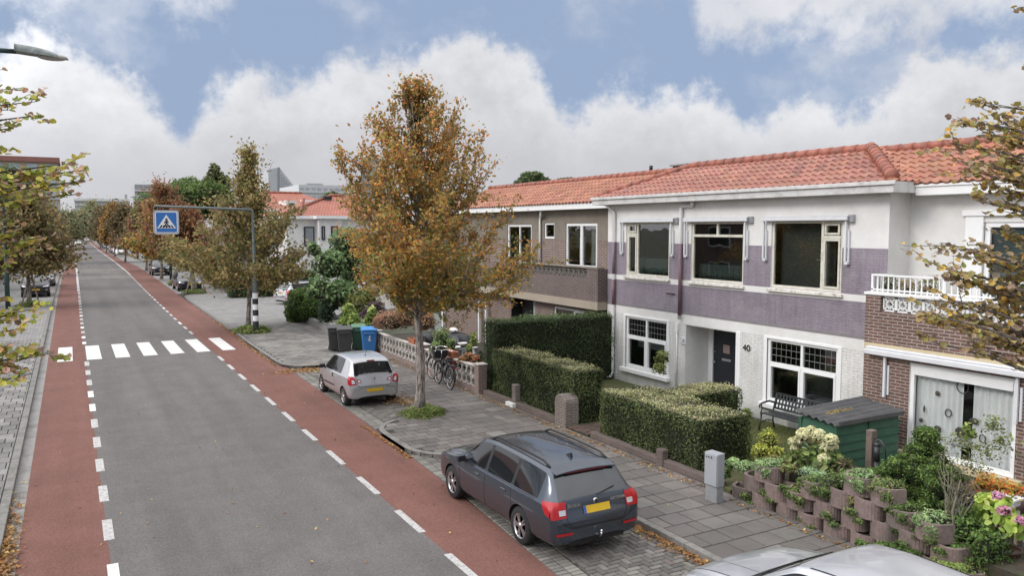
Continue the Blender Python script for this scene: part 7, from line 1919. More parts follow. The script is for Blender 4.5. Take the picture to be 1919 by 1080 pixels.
for i, (px, py, r) in enumerate(heads):
    q = at_x(px, py, 10.95+.25*(i % 3)); k = math.hypot(q.x, q.y)/FPX; rr = r*k*1.05
    cols = [((.52, .50, .29), 3), ((.58, .55, .36), 3), ((.44, .44, .22), 2)] if i not in (2,) else [((.42, .33, .16), 3), ((.36, .27, .14), 2)]
    foliage('flower_head', [ellipsoid_leaves((q.x, q.y, q.z), (rr, rr, rr*.9), 420, .034, [(tuple(v*.62 for v in c_[0]), c_[1]) for c_ in cols], shell=.9, out=1.2, lump=.04, shape='round', ratio=.95)], [cube_sphere((q.x, q.y, q.z), (rr*.85,)*3, 4)], hy, mat=M_PETAL, core_col=(.3, .3, .16))
shrub('stems', '', [X3(1580, 880, 11.1, 12, 24, .2)], 160, .12, [((.06, .06, .03), 2), ((.09, .075, .04), 2)], hy, shell=.2, core=0, ratio=.3)
# conifer
cf = thing('conifer', 'dense dark green dwarf conifer in front of the green shed', 'shrub', (11.3, 7.3, .3))
cb = [X3(1735, 826, 11.4, 12, 22, .2), X3(1733, 850, 11.4, 26, 26, .3), X3(1725, 885, 11.3, 46, 40, .5), X3(1690, 900, 11.2, 38, 38, .45), X3(1760, 915, 11.2, 42, 44, .45), X3(1650, 905, 11.1, 32, 24, .4), X3(1700, 945, 11.0, 44, 36, .45), X3(1745, 970, 10.95, 40, 36, .4), X3(1625, 930, 11.0, 24, 18, .3)]
sets = []; cores = []
for c, r in cb:
    # fans of scale leaves
    for k in range(44):
        d = nrg.normal(size=3); d /= np.linalg.norm(d); d[2] = abs(d[2])*.8+.05 if nrg.random() < .75 else d[2]
        pc = np.array(c)+d*np.array(r)*nrg.uniform(.6, 1.0)
        sets.append(ellipsoid_leaves(pc, np.array([.125, .125, .08])*nrg.uniform(.7, 1.2), 110, .048, [((.045, .075, .022), 3), ((.075, .11, .028), 2.5), ((.025, .042, .014), 2), ((.11, .145, .035), .8)], shell=.3, ratio=.4, top_light=.7))
    cores.append(cube_sphere(c, [q*.5 for q in r], 4))
foliage('needles', sets, cores, cf, core_col=(.03, .045, .016))
mb = MB(); mb.tube([(11.3, 7.3, .1), (11.35, 7.35, 1.3)], [.06, .02], 8); mb.build('stem', M_BARKD, cf)
# thorny rose tied to a stake
rs = thing('rose_bush', 'sprawling thorny rose with bare grey stems right of the conifer', 'shrub', tuple(at_x(1795, 1010, 10.7)[:2])+(.2,))
mb = MB(); rr_ = random.Random(4)
base = at_x(1790, 1035, 10.6)
mb.tube([base, at_x(1785, 960, 10.6), at_x(1795, 920, 10.65), at_x(1800, 900, 10.7)], [.016, .014, .012, .009], 6)
for k in range(34):
    e = at_x(rr_.uniform(1755, 1835), rr_.uniform(830, 960), rr_.uniform(10.6, 11.4)); s = at_x(rr_.uniform(1775, 1800), rr_.uniform(940, 1010), 10.7)
    m_ = s.lerp(e, .5)+Vector((rr_.gauss(0, .1), rr_.gauss(0, .12), rr_.uniform(.0, .3)))
    e2 = e+Vector((rr_.gauss(0, .1), rr_.gauss(0, .16), rr_.uniform(-.28, .02)))
    mb.tube([s, s.lerp(m_, .6)+Vector((0, 0, .08)), m_, e, e2], [.007, .006, .005, .004, .002], 4, False)
mb.build('stems', plain('rose_stem', (.16, .15, .09), .8, .3, 20, co='pos', dirt=(.28, .26, .24), dirt_scale=4), rs)
shrub('leaves', '', [X3(1800, 830, 11.3, 34, 18, .3), X3(1840, 850, 11.4, 40, 22, .3), X3(1880, 840, 11.6, 30, 30, .3), X3(1860, 800, 11.7, 24, 24, .2), X3(1820, 880, 11.2, 30, 20, .3)], 900, .05, [((.12, .15, .05), 3), ((.16, .18, .07), 2), ((.09, .09, .04), 2)], rs, shell=.1, core=0)
shrub('leafy_shoot', '', [X3(1812, 805, 11.2, 10, 12, .1), X3(1820, 818, 11.2, 8, 8, .1)], 90, .07, GY, rs, shell=.1, core=0, shape='round')
shrub('bush', 'dark evergreen bush filling the ground below the thorny rose', [X3(1815, 1000, 10.9, 34, 50, .4), X3(1850, 1030, 10.8, 34, 40, .4), X3(1800, 1050, 10.6, 30, 30, .3)], 3200, .06, HD_G, shell=.5)
ph = thing('hydrangea', 'lime leaved hydrangea with a few pink flower heads at the right edge', 'shrub', tuple(at_x(1870, 980, 11.1)[:2])+(.2,))
shrub('leaves', '', [X3(1868, 965, 11.2, 36, 26, .3), X3(1885, 985, 11.1, 34, 24, .3), X3(1850, 985, 11.2, 24, 22, .3), X3(1860, 945, 11.3, 24, 16, .25)], 620, .13, [((.22, .29, .06), 3), ((.16, .22, .045), 3), ((.28, .33, .09), 1.4)], ph, shell=.35, shape='round', ratio=.62, light=.4)
for px, py, r in ((1882, 958, 11), (1870, 930, 9), (1873, 985, 7), (1912, 977, 9)):
    q = at_x(px, py, 10.98); k = math.hypot(q.x, q.y)/FPX; rr = r*k
    foliage('flower_head', [ellipsoid_leaves((q.x, q.y, q.z), (rr, rr, rr*.7), 130, .028, [((.42, .17, .23), 3), ((.50, .25, .32), 2), ((.34, .22, .36), 1)], shell=.8, shape='round', ratio=.95)], [cube_sphere((q.x, q.y, q.z), (rr*.8, rr*.8, rr*.5), 3)], ph, core_col=(.25, .1, .13))
mb = MB(); q = at_x(1882, 1040, 11.15); mb.lathe([(.16, 0), (.20, .3), (.22, .31), (.2, .29), (0, .28)], (q.x, q.y, .17), 18); mb.build('pot', plain('brown_glazed_pot', (.09, .045, .03), .3, .2, 6), ph)
shrub('bush', 'autumn bush with fiery orange red leaves above the pink hydrangea', [X3(1850, 905, 11.8, 22, 18, .25), X3(1872, 915, 11.7, 22, 18, .25), X3(1900, 922, 11.6, 20, 16, .25), X3(1838, 915, 11.8, 14, 14, .2)], 800, .06, [((.38, .10, .03), 3), ((.42, .20, .04), 2), ((.30, .26, .05), 2), ((.14, .16, .04), 1.4)], shell=.2, core=.3)
# ------------------------------------------------------------------ crossing sign on its gantry
M_POST = plain('grey_green_steel', (.115, .14, .14), .5, .12, 8, metallic=.2, co='pos', dirt=(.16, .17, .165), dirt_scale=3)
M_SBLUE = plain('sign_blue', (.035, .16, .46), .4, .03, 5)
M_SWHITE = plain('sign_white', (.76, .77, .78), .4, .03, 5)
M_BK = plain('stripe_black', (.022, .022, .024), .6, .15, 9)
GY_ = 37.45; GXp = 7.33
g = thing('crossing_sign_gantry', 'grey green post with a long arm carrying the blue zebra crossing sign', 'traffic sign', (GXp, GY_, .09))
mb = MB(); mb.tube([(GXp, GY_, .09), (GXp, GY_, 2.52), (GXp, GY_, 2.62), (GXp-.02, GY_, 5.60), (GXp-.05, GY_, 5.70), (GXp-.14, GY_, 5.745), (3.22, GY_, 5.86)], [.125, .125, .075, .062, .06, .058, .045], 14); mb.build('post', M_POST, g)
for k in range(6):
    mb = MB(); a = .30+k*.26
    mb.lathe([(.128, a), (.128, a+.255)], (GXp, GY_, .09), 20); mb.build('band', M_SWHITE if k % 2 else M_BK, g)
sx0, sx1, sz0, sz1 = 3.235, 4.125, 4.70, 5.62
ys = GY_-.03
def rrect(x0, x1, z0, z1, r, k=5):
    P_ = []
    for cx_, cz_, a0 in ((x1-r, z1-r, 0), (x0+r, z1-r, 90), (x0+r, z0+r, 180), (x1-r, z0+r, 270)):
        for i in range(k+1):
            t = R(a0+90*i/k); P_.append((cx_+r*math.cos(t), cz_+r*math.sin(t)))
    return P_
def ysheet(mb, pts, y0, y1):
    n_ = len(pts); vs = [(p[0], y0, p[1]) for p in pts]+[(p[0], y1, p[1]) for p in pts]
    mb.add(vs, [tuple(range(n_)), tuple(range(2*n_-1, n_-1, -1))]+[(i, n_+i, n_+(i+1) % n_, (i+1) % n_) for i in range(n_)])
mb = MB(); ysheet(mb, rrect(sx0-.06, sx1+.06, sz0-.06, sz1+.06, .10), ys, ys+.14); sg = mb.build('sign_board', plain('sign_grey', (.42, .45, .48), .5), g)
mb = MB(); ysheet(mb, rrect(sx0, sx1, sz0, sz1, .07), ys-.008, ys-.001); mb.build('sign_border', M_SWHITE, sg)
mb = MB(); ysheet(mb, rrect(sx0+.035, sx1-.035, sz0+.035, sz1-.035, .05), ys-.014, ys-.009); mb.build('sign_face', M_SBLUE, sg)
scx = (sx0+sx1)/2
mb = MB(); ysheet(mb, [(scx-.38, sz0+.20), (scx+.38, sz0+.20), (scx, sz1-.13)], ys-.020, ys-.015); mb.build('sign_triangle', M_SWHITE, sg)
mb = MB(); y0, y1 = ys-.026, ys-.021
for k in range(5):
    b = scx+(k-2)*.132; tpx = scx+(k-2)*.092
    ysheet(mb, [(b-.040, sz0+.222), (b+.040, sz0+.222), (tpx+.030, sz0+.335), (tpx-.030, sz0+.335)], y0, y1)
ysheet(mb, [(scx+.045*math.cos(R(a)), sz0+.585+.045*math.sin(R(a))) for a in range(0, 360, 30)], y0-.001, y1-.001)
ysheet(mb, [(scx-.05, sz0+.53), (scx+.05, sz0+.53), (scx+.04, sz0+.40), (scx-.04, sz0+.40)], y0-.002, y1-.002)
ysheet(mb, [(scx-.04, sz0+.41), (scx+.005, sz0+.41), (scx-.07, sz0+.25), (scx-.115, sz0+.25)], y0-.003, y1-.003)
ysheet(mb, [(scx-.005, sz0+.41), (scx+.04, sz0+.41), (scx+.125, sz0+.25), (scx+.075, sz0+.25)], y0-.004, y1-.004)
ysheet(mb, [(scx-.05, sz0+.53), (scx-.03, sz0+.53), (scx-.085, sz0+.40), (scx-.105, sz0+.42)], y0-.005, y1-.005)
ysheet(mb, [(scx+.03, sz0+.53), (scx+.05, sz0+.53), (scx+.105, sz0+.44), (scx+.085, sz0+.42)], y0-.006, y1-.006)
mb.build('walking_figure', M_BLACK, sg)
mb = MB()
for x in (3.35, 3.98): mb.box(x-.02, x+.02, GY_-.02, GY_+.02, sz1, 5.85)
mb.build('sign_hanger', M_POST, g)
mb = MB(); mb.tube([(3.23, GY_, 5.86), (3.18, GY_-.05, 5.80), (3.17, GY_-.05, 5.6), (3.24, GY_, 5.52)], .012, 6); mb.build('cable', plain('yellow_cable', (.35, .30, .08), .7), g)

# ------------------------------------------------------------------ street lamps
M_LHEAD = plain('lamp_casing', (.15, .175, .165), .45, .2, 12, co='pos', dirt=(.36, .37, .35), dirt_scale=6)
M_LGLASS = plain('lamp_bowl', (.42, .41, .38), .3, .1, 8, co='pos')
def lamp(label, x, y, z, reach, head, side=1):
    t = thing('street_lamp', label, 'street lamp', (x, y, 0), 0, 'street lamps')
    mb = MB(); mb.tube([(x, y, 0), (x, y, 2.6), (x, y, 2.7), (x, y, z-.5), (x+side*.06, y, z-.15), (x+side*.3, y, z+.02), (x+side*reach, y, z+.08)], [.13, .13, .09, .065, .06, .045, .035], 12); mb.build('post', plain('dark_green_post', (.032, .062, .062), .5, .1, 6, co='pos'), t)
    x0 = x+side*reach; pr = []
    ho = thing; 
    mb = MB(); n_ = 12; K = 14
    V_ = []; Fq = []
    for i in range(K+1):
        u = i/K; xx = x0-side*.02+side*head*u
        w = .125*(1-(max(0, u-.45)/.55)**2.2*.93); h = .125*(1-(max(0, u-.25)/.75)**2.0*.9); zc = z+.09-.05*u
        for k in range(n_):
            a = PI*k/(n_-1); V_.append((xx, y+w*math.cos(a), zc+h*math.sin(a)*1.0-.02))
    for i in range(K):
        for k in range(n_-1): Fq.append((i*n_+k, i*n_+k+1, (i+1)*n_+k+1, (i+1)*n_+k))
    Fq.append(tuple(range(n_))); 
    mb.sm = True; mb.add(V_, Fq)
    for i in range(K): mb.add([V_[i*n_], V_[(i+1)*n_], V_[(i+1)*n_+n_-1], V_[i*n_+n_-1]], [(0, 1, 2, 3)])
    hd = mb.build('lamp_head', M_LHEAD, t)
    mb = MB(); mb.ball((x0+side*head*.66, y, z+.045), (head*.30, .085, .055), 14, 8); mb.build('lamp_bowl', M_LGLASS, hd)
    return t
q0 = at_y(30, 95, 14.2); q1 = at_y(131, 95, 14.2)
lamp('near street lamp with weathered head reaching in at the top left corner', -3.4, 14.2, q0.z-.09, q0.x+3.4, q1.x-q0.x)
q0 = at_y(118, 344, 56); q1 = at_y(146, 344, 56)
lamp('dark green street lamp post on the left pavement with its head above the road', -3.38, 56, q0.z-.09, q0.x+3.38, q1.x-q0.x)
q0 = at_y(263, 368, 80); q1 = at_y(255, 368, 80)
lamp('slender street lamp whose arm shows against the umbrella pine', 8.3, 82, q0.z-.05, 8.3-q0.x, .8, -1)
q = at_z(258, 485); mb = MB(); mb.tube([(q.x, q.y, 0), (q.x, q.y, 2), (q.x, q.y, 10)], [.16, .14, .08], 8); o = mb.build('lamp_post', plain('far_post', (.05, .06, .065), .6)); tag(o, 'thin dark post on the far right pavement beside the bright hedge', 'post')

# ------------------------------------------------------------------ wheelie bins
def bin_(label, x, y, rz, body, lid, logo=False):
    t = thing('wheelie_bin', label, 'wheelie bin', (x, y, ZP), rz, 'wheelie bins on the pavement')
    mb = MB(); w0, d0, w1, d1, h = .22, .22, .285, .34, .93
    mb.add([(-w0, -d0, .06), (w0, -d0, .06), (w0, d0, .06), (-w0, d0, .06), (-w1, -d1, h), (w1, -d1, h), (w1, d1, h), (-w1, d1, h)], [(0, 3, 2, 1), (4, 5, 6, 7), (0, 1, 5, 4), (1, 2, 6, 5), (2, 3, 7, 6), (3, 0, 4, 7)])
    mb.box(-w1-.012, w1+.012, -d1-.015, d1+.01, h-.07, h)
    mb.box(-w1+.06, w1-.06, -d1-.022, -d1+.05, h-.16, h-.07)
    mb.build('bin_body', body, t, bevel=.02, world=False)
    mb = MB(); mb.add([(-w1-.02, -d1-.05, h+.004), (w1+.02, -d1-.05, h+.004), (w1+.02, d1+.02, h+.03), (-w1-.02, d1+.02, h+.03), (-w1+.03, -d1+.0, h+.055), (w1-.03, -d1+.0, h+.055), (w1-.03, d1-.03, h+.085), (-w1+.03, d1-.03, h+.085)], [(0, 3, 2, 1), (4, 5, 6, 7), (0, 1, 5, 4), (1, 2, 6, 5), (2, 3, 7, 6), (3, 0, 4, 7)])
    mb.build('lid', lid, t, bevel=.02, world=False)
    mb = MB(); mb.tube([(-w1, d1+.07, h-.03), (w1, d1+.07, h-.03)], .017, 8); mb.build('handle', M_TRIM, t, world=False)
    for s in (-1, 1):
        mb = MB(); mb.lathe([(.02, -.025), (.10, -.025), (.10, .025), (.02, .025)], (s*.23, d0+.06, .10), 16, 'x'); mb.build('wheel', M_TYRE, t, world=False)
    if logo:
        mb = MB(); yy = -.318
        def pl(px_, pz_, w_, h_): mb.add([(px_-w_, yy-.03*(pz_-.55)*0, pz_-h_), (px_+w_, yy, pz_-h_), (px_+w_, yy-.012, pz_+h_), (px_-w_, yy-.012, pz_+h_)], [(0, 1, 2, 3)])
        pl(0, .66, .02, .035); pl(.015, .70, .035, .015); pl(-.01, .60, .045, .015); pl(0, .54, .05, .022)
        mb.build('white_emblem', M_SWHITE, t, world=False)
    return t
M_BINK = plain('dark_grey_plastic', (.042, .042, .042), .55, .15, 8); M_BINB = plain('blue_plastic', (.035, .17, .43), .5, .08, 8); M_BING = plain('green_plastic', (.05, .12, .07), .55, .1, 8)
M_LIDK = plain('grey_lid_plastic', (.075, .075, .076), .5, .15, 8); M_LIDB = plain('blue_lid', (.05, .22, .52), .5, .08, 8); M_LIDG = plain('green_lid', (.10, .20, .12), .55, .1, 8)
A_ = R(-14)
bin_('dark grey wheelie bin at the back left of the group, half behind the other', 8.98, 30.5, A_, M_BINK, M_LIDK)
bin_('dark grey wheelie bin standing in front, left of the blue one', 9.16, 29.85, A_, M_BINK, M_LIDK)
bin_('blue wheelie bin with white emblem and its lid ajar', 9.93, 29.25, A_, M_BINB, M_LIDB, True)
bin_('green lidded wheelie bin tucked behind the blue one', 9.86, 30.25, A_, M_BING, M_LIDG)

# ------------------------------------------------------------------ bicycles against the wall
def bike(label, x, y, rz, lean, tone, z=ZP, basket=True):
    t = thing('bicycle', label, 'bicycle', (x, y, z), rz, 'bicycles leaning by the lattice wall'); OFFS[t.name] = Vector((0, 0, 0))
    t.rotation_euler = (0, lean, rz)
    r = .34; F, B_ = .53, -.53
    for yy in (F, B_):
        wo = bpy.data.objects.new('wheel', None); COL.objects.link(wo); wo.parent = t; OFFS[wo.name] = Vector((0, 0, 0)); wo.empty_display_size = .1
        mb = MB(); n_ = 32
        pts = [(0, yy+r*math.cos(2*PI*k/n_), r+r*math.sin(2*PI*k/n_)) for k in range(n_+1)]
        mb.tube(pts, .022, 6, False); mb.build('tyre', M_TYRE, wo)
        mb = MB(); pts = [(0, yy+(r-.03)*math.cos(2*PI*k/n_), r+(r-.03)*math.sin(2*PI*k/n_)) for k in range(n_+1)]
        mb.tube(pts, .011, 5, False)
        for k in range(14):
            a = 2*PI*k/14; mb.tube([(.02*(-1)**k, yy, r), (0, yy+(r-.03)*math.cos(a), r+(r-.03)*math.sin(a))], .003, 3, False)
        mb.tube([(-.05, yy, r), (.05, yy, r)], .03, 8); mb.build('rim', M_METAL, wo)
    mb = MB()
    bb = Vector((0, -.08, .30)); st = Vector((0, -.24, .82)); hd = Vector((0, .34, .86)); hd2 = Vector((0, .37, .70))
    mb.tube([bb, st], .018, 8); mb.tube([bb, hd2], .018, 8); mb.tube([st.lerp(bb, .25), hd], .016, 8); mb.tube([hd+Vector((0, -.02, .08)), hd2+Vector((0, .02, -.05))], .022, 8)
    for s in (-1, 1):
        mb.tube([(s*.05, F, r), (s*.045, .42, .66), hd2], .013, 6); mb.tube([(s*.05, B_, r), bb], .011, 6); mb.tube([(s*.05, B_, r), st.lerp(bb, .15)], .010, 6)
    mb.build('frame', tone, t)
    mb = MB()
    pts = [(-.28, .12, 1.06), (-.27, .25, 1.06), (-.16, .36, 1.07), (0, .36, 1.05), (.16, .36, 1.07), (.27, .25, 1.06), (.28, .12, 1.06)]
    mb.tube(pts, .011, 6); mb.tube([(0, .36, 1.05), (0, .33, .88)], .014, 6); mb.build('handlebar', M_CHROME, t)
    mb = MB(); mb.add([(-.10, -.40, .94), (.10, -.40, .94), (.035, -.12, .93), (-.035, -.12, .93), (-.09, -.38, .88), (.09, -.38, .88), (.03, -.13, .89), (-.03, -.13, .89)], [(0, 1, 2, 3), (7, 6, 5, 4), (0, 4, 5, 1), (1, 5, 6, 2), (2, 6, 7, 3), (3, 7, 4, 0)]); mb.tube([st, (0, -.26, .89)], .014, 6); mb.build('saddle', plain('brown_saddle', (.12, .06, .04), .5), t, bevel=.02)
    mb = MB(); mb.box(-.09, .09, -.80, -.36, .715, .735); mb.tube([(-.06, -.74, .72), (-.05, B_, r)], .007, 5); mb.tube([(.06, -.74, .72), (.05, B_, r)], .007, 5); mb.build('rear_rack', M_TRIM, t)
    mb = MB(); mb.box(-.035, .035, -.83, -.80, .66, .71); mb.build('rear_light', M_TAIL, t)
    for yy, a0, a1 in ((B_, 20, 190), (F, 30, 150)):
        mb = MB(); K = 12
        for k in range(K):
            t0, t1 = R(a0+(a1-a0)*k/K), R(a0+(a1-a0)*(k+1)/K); q = r+.04
            mb.add([(-.03, yy+q*math.cos(t0), r+q*math.sin(t0)), (.03, yy+q*math.cos(t0), r+q*math.sin(t0)), (.03, yy+q*math.cos(t1), r+q*math.sin(t1)), (-.03, yy+q*math.cos(t1), r+q*math.sin(t1))], [(0, 1, 2, 3)])
        mb.build('mudguard', M_TRIM, t)
    if basket:
        mb = MB(); mb.add([(-.20, .40, .80), (.20, .40, .80), (.17, .66, .80), (-.17, .66, .80), (-.23, .38, 1.06), (.23, .38, 1.06), (.20, .72, 1.06), (-.20, .72, 1.06)], [(0, 3, 2, 1), (0, 1, 5, 4), (1, 2, 6, 5), (2, 3, 7, 6), (3, 0, 4, 7)]); bk = mb.build('basket', M_TRIM, t)
    mb = MB(); mb.box(.03, .045, -.45, .0, .26, .36); mb.tube([(-.06, -.08, .30), (.10, -.08, .30)], .012, 6); mb.tube([(.09, -.08, .30), (.09, .08, .26)], .008, 5); mb.tube([(-.06, -.08, .30), (-.06, -.24, .34)], .008, 5); mb.build('chain_case', M_TRIM, t)
    mb = MB(); mb.tube([(.03, -.14, .28), (.18, -.22, .0)], .010, 5); mb.build('kickstand', M_METAL, t)
    return t
M_BIKE1 = plain('black_bike_paint', (.03, .03, .032), .35, .1, 8, metallic=.3); M_BIKE2 = plain('dark_red_bike_paint', (.07, .025, .03), .4, .1, 8, metallic=.3)
bike('black city bicycle with a front basket and brown saddle leaning by the lattice wall', 9.80, 21.95, R(-4), R(4), M_BIKE1)
bike('second bicycle mostly hidden behind the orange tree trunk', 10.02, 22.75, R(4), R(4), M_BIKE2, basket=False)

# ------------------------------------------------------------------ left garden things
M_TERRA = plain('terracotta_plastic', (.42, .14, .07), .6, .08, 6, co='pos', dirt=(.30, .12, .07))
def trough(label, c, rz, L_=.55):
    t = thing('flower_trough', label, 'planter', c, rz, 'terracotta troughs on the lattice wall')
    mb = MB(); a, b, h = L_/2, .10, .19
    mb.add([(-b*.8, -a*.92, 0), (b*.8, -a*.92, 0), (b*.8, a*.92, 0), (-b*.8, a*.92, 0), (-b, -a, h), (b, -a, h), (b, a, h), (-b, a, h)], [(0, 3, 2, 1), (0, 1, 5, 4), (1, 2, 6, 5), (2, 3, 7, 6), (3, 0, 4, 7)])
    mb.box(-b-.015, b+.015, -a-.015, -a+.01, h-.035, h); mb.box(-b-.015, b+.015, a-.01, a+.015, h-.035, h); mb.box(-b-.015, -b+.01, -a+.0105, a-.0105, h-.035, h); mb.box(b-.01, b+.015, -a+.0105, a-.0105, h-.035, h)
    mb.build('trough', M_TERRA, t, bevel=.008, world=False)
    mb = MB(); mb.quad((-b*.95, -a*.95, h-.04), (b*.95, -a*.95, h-.04), (b*.95, a*.95, h-.04), (-b*.95, a*.95, h-.04)); mb.build('soil_fill', M_SOIL, t, world=False)
trough('terracotta trough standing on the lattice wall left of the tree trunk', (10.36, 25.75, .875), R(0))
trough('terracotta trough standing on the lattice wall above the bicycle', (10.33, 22.6, .88), R(0), .8)
mb = MB(); 
def cloth(label, c, r, name='covered_barbecue'):
    bm = bmesh.new(); bmesh.ops.create_icosphere(bm, subdivisions=4, radius=1.0)
    for v in bm.verts:
        d = v.co.copy(); f = 1+.07*math.sin(9*math.atan2(d.y, d.x)+2*d.z)*(1-d.z*.5)
        zf = d.z if d.z > 0 else d.z*.9
        e = .55
        sg_ = lambda q: math.copysign(abs(q)**e, q)
        v.co = Vector((sg_(d.x)*r[0]*f*(1.08-.18*d.z), sg_(d.y)*r[1]*f*(1.08-.18*d.z), sg_(zf)*r[2]+.03*math.sin(5*d.x+3*d.y)))+Vector(c)
    me = bpy.data.meshes.new(name); bm.to_mesh(me); bm.free()
    for p in me.polygons: p.use_smooth = True
    o = link_mesh(name, me, None, plain('black_sheet', (.022, .024, .028), .38, .2, 6, bmp=.2)); tag(o, label, 'barbecue cover'); return o
c = at_x(858, 624, 12.3); cloth('barbecue under a black cover in the front garden of the brick house', (c.x, c.y, .55), (.42, .62, .50))
c = at_x(878, 636, 12.0); cloth('lower black tarpaulin bundle right of the covered barbecue', (c.x, c.y, .40), (.4, .45, .33), 'covered_bundle')
c = at_x(795, 640, 11.4); cloth('black plastic sack behind the tree trunk and the wall', (c.x, c.y, .60), (.25, .45, .38), 'black_sack')
c = at_x(850, 602, 12.3); mb = MB(); mb.ball((c.x, c.y, 1.13), (.16, .26, .10), 12, 8); o = mb.build('white_bag', M_WFRAME); tag(o, 'white plastic bag lying on top of the covered barbecue', 'bag')
for px, py, r, lab in ((867, 645, .17, 'white bowl on the ground in front of the covered barbecue'), (856, 652, .15, 'second smaller white dish left of the bowl')):
    c = at_x(px, py, 11.6); mb = MB(); mb.lathe([(.0, 0), (r*.6, .0), (r, .10), (r*.93, .10), (r*.55, .02), (0, .02)], (c.x, c.y, max(.1, c.z-.06)), 18); o = mb.build('bowl', M_WPAINT); tag(o, lab, 'bowl')
c = at_x(882, 651, 11.2); mb = MB(); mb.lathe([(.09, 0), (.12, .2), (.13, .2), (.1, .19), (0, .18)], (c.x, c.y, c.z-.12), 16); o = mb.build('plant_pot', M_TERRA); tag(o, 'round terracotta pot near the red flowered shrub', 'plant pot')
c = at_x(890, 656, 10.9); mb = MB(); mb.lathe([(.07, 0), (.09, .2), (.1, .2), (.08, .19), (0, .18)], (c.x, c.y, c.z-.12), 16); o = mb.build('plant_pot', M_WPAINT); tag(o, 'white pot with yellow green plant beside the tall hedge', 'plant pot')
# pale garden gate and fence glimpsed under the orange tree
mb = MB()
p0 = at_x(765, 578, 15.0)
gt = thing('garden_fence', 'pale grey green boarded gate with white posts seen under the orange tree', 'fence', (15.0, 34.5, .05))
mb = MB()
for k in range(9): mb.box(14.9, 14.94, 33.45+k*.17, 33.45+k*.17+.16, .1, 2.0)
mb.build('boards', plain('pale_green_board', (.28, .31, .29), .8, .08, 5, co='pos'), gt, bevel=.006)
for y in (33.4, 35.0): 
    mb = MB(); mb.box(14.86, 14.98, y-.06, y+.06, 0, 2.3); mb.build('fence_post', M_WFRAME, gt, bevel=.01)
for px in (898, 911):
    c = at_x(px, 598, 14.9); mb = MB(); mb.box(14.86, 14.94, c.y-.05, c.y+.05, 0, 2.15); o = mb.build('white_post', M_WFRAME, bevel=.01); tag(o, 'white post %s beside the tall dark hedge' % ('farther left' if px == 898 else 'nearer right'), 'post', 'white posts by the tall hedge')

# ------------------------------------------------------------------ cabinet
t = thing('utility_cabinet', 'grey metal utility cabinet at the kerb of the front garden', 'utility cabinet', (9.78, 10.27, ZP), R(4))
mb = MB(); mb.box(-.085, .085, -.14, .13, 0, .28); mb.build('plinth', plain('plinth_concrete', (.24, .245, .25), .85, .12, 8, co='pos'), t, bevel=.008, world=False)
mb = MB(); mb.box(-.09, .09, -.155, .145, .285, .88); mb.build('housing', plain('cabinet_grey', (.30, .315, .335), .5, .05, 6, co='pos', dirt=(.25, .26, .27)), t, bevel=.012, world=False)
mb = MB(); mb.box(-.108, -.091, -.145, .135, .30, .86); d_ = mb.build('door', plain('cabinet_door_grey', (.34, .355, .375), .45, .05, 6, co='pos', dirt=(.28, .29, .30)), t, bevel=.006, world=False)
mb = MB(); mb.box(-.115, -.109, .02, .045, .79, .815); mb.box(-.115, -.109, -.04, -.015, .79, .82); mb.box(-.114, -.109, .08, .10, .785, .81); mb.build('stickers', M_BK, d_, world=False)

# ------------------------------------------------------------------ shed
M_SHED = plain('green_boards', (.028, .095, .055), .6, .12, 4, bmp=.1, co='pos', dirt=(.045, .115, .07), dirt_scale=2)
M_CORR = plain('weathered_sheet', (.075, .075, .077), .75, .16, 4, bmp=.2, co='pos', dirt=(.125, .12, .115), dirt_scale=1.8)
SX0, SX1, SY0, SY1, SZ = 12.12, 13.88, 9.62, 10.42, 1.34
t = thing('garden_shed', 'low green boarded shed with a dark corrugated roof', 'shed', (13.1, 9.9, .12))
mb = MB(); k = 0; z = .12
while z < SZ-.10:
    h_ = .165
    mb.add([(SX0-.028, SY0-.028, z), (SX1+.028, SY0-.028, z), (SX1+.028, SY1+.028, z), (SX0-.028, SY1+.028, z), (SX0, SY0, min(z+h_, SZ-.05)), (SX1, SY0, min(z+h_, SZ-.05)), (SX1, SY1, min(z+h_, SZ-.05)), (SX0, SY1, min(z+h_, SZ-.05))],
           [(0, 3, 2, 1), (0, 1, 5, 4), (1, 2, 6, 5), (2, 3, 7, 6), (3, 0, 4, 7)]); z += h_
mb.box(SX0+.01, SX1-.01, SY0+.01, SY1-.01, SZ-.2, SZ-.03)
mb.build('wall_boards', M_SHED, t)
for x, y, a in ((SX0, SY0, .035), (SX0, SY1, .035), ((SX0+SX1)/2, SY0-.02, .014)):
    mb = MB(); mb.box(x-a, x+a, y-a, y+a, .12, SZ-.04); mb.build('corner_board', M_SHED, t)
V_ = []; Q_ = []; n_ = 60
for i in range(n_+1):
    y = SY0-.08+(SY1-SY0+.16)*i/n_; w_ = .022*math.cos(2*PI*(y-SY0)/.165)
    for x in (SX0-.14, SX1+.04):
        V_.append((x, y, SZ+.02+w_+(x-SX0)*.03+(y-SY0)*.09)); V_.append((x, y, SZ+.008+w_+(x-SX0)*.03+(y-SY0)*.09))
for i in range(n_):
    a, b = i*4, (i+1)*4
    Q_ += [(a, a+2, b+2, b), (a+1, b+1, b+3, a+3), (a, b, b+1, a+1), (a+2, a+3, b+3, b+2)]
me = quads_mesh('roof_sheet', V_, Q_, smooth=False); box_uv(me); link_mesh('roof_sheet', me, t, M_CORR)
mb = MB(); mb.box(SX0-.06, SX1+.045, SY0-.10, SY0-.082, SZ-.03, SZ+.05); mb.build('roof_edge', M_CORR, t)
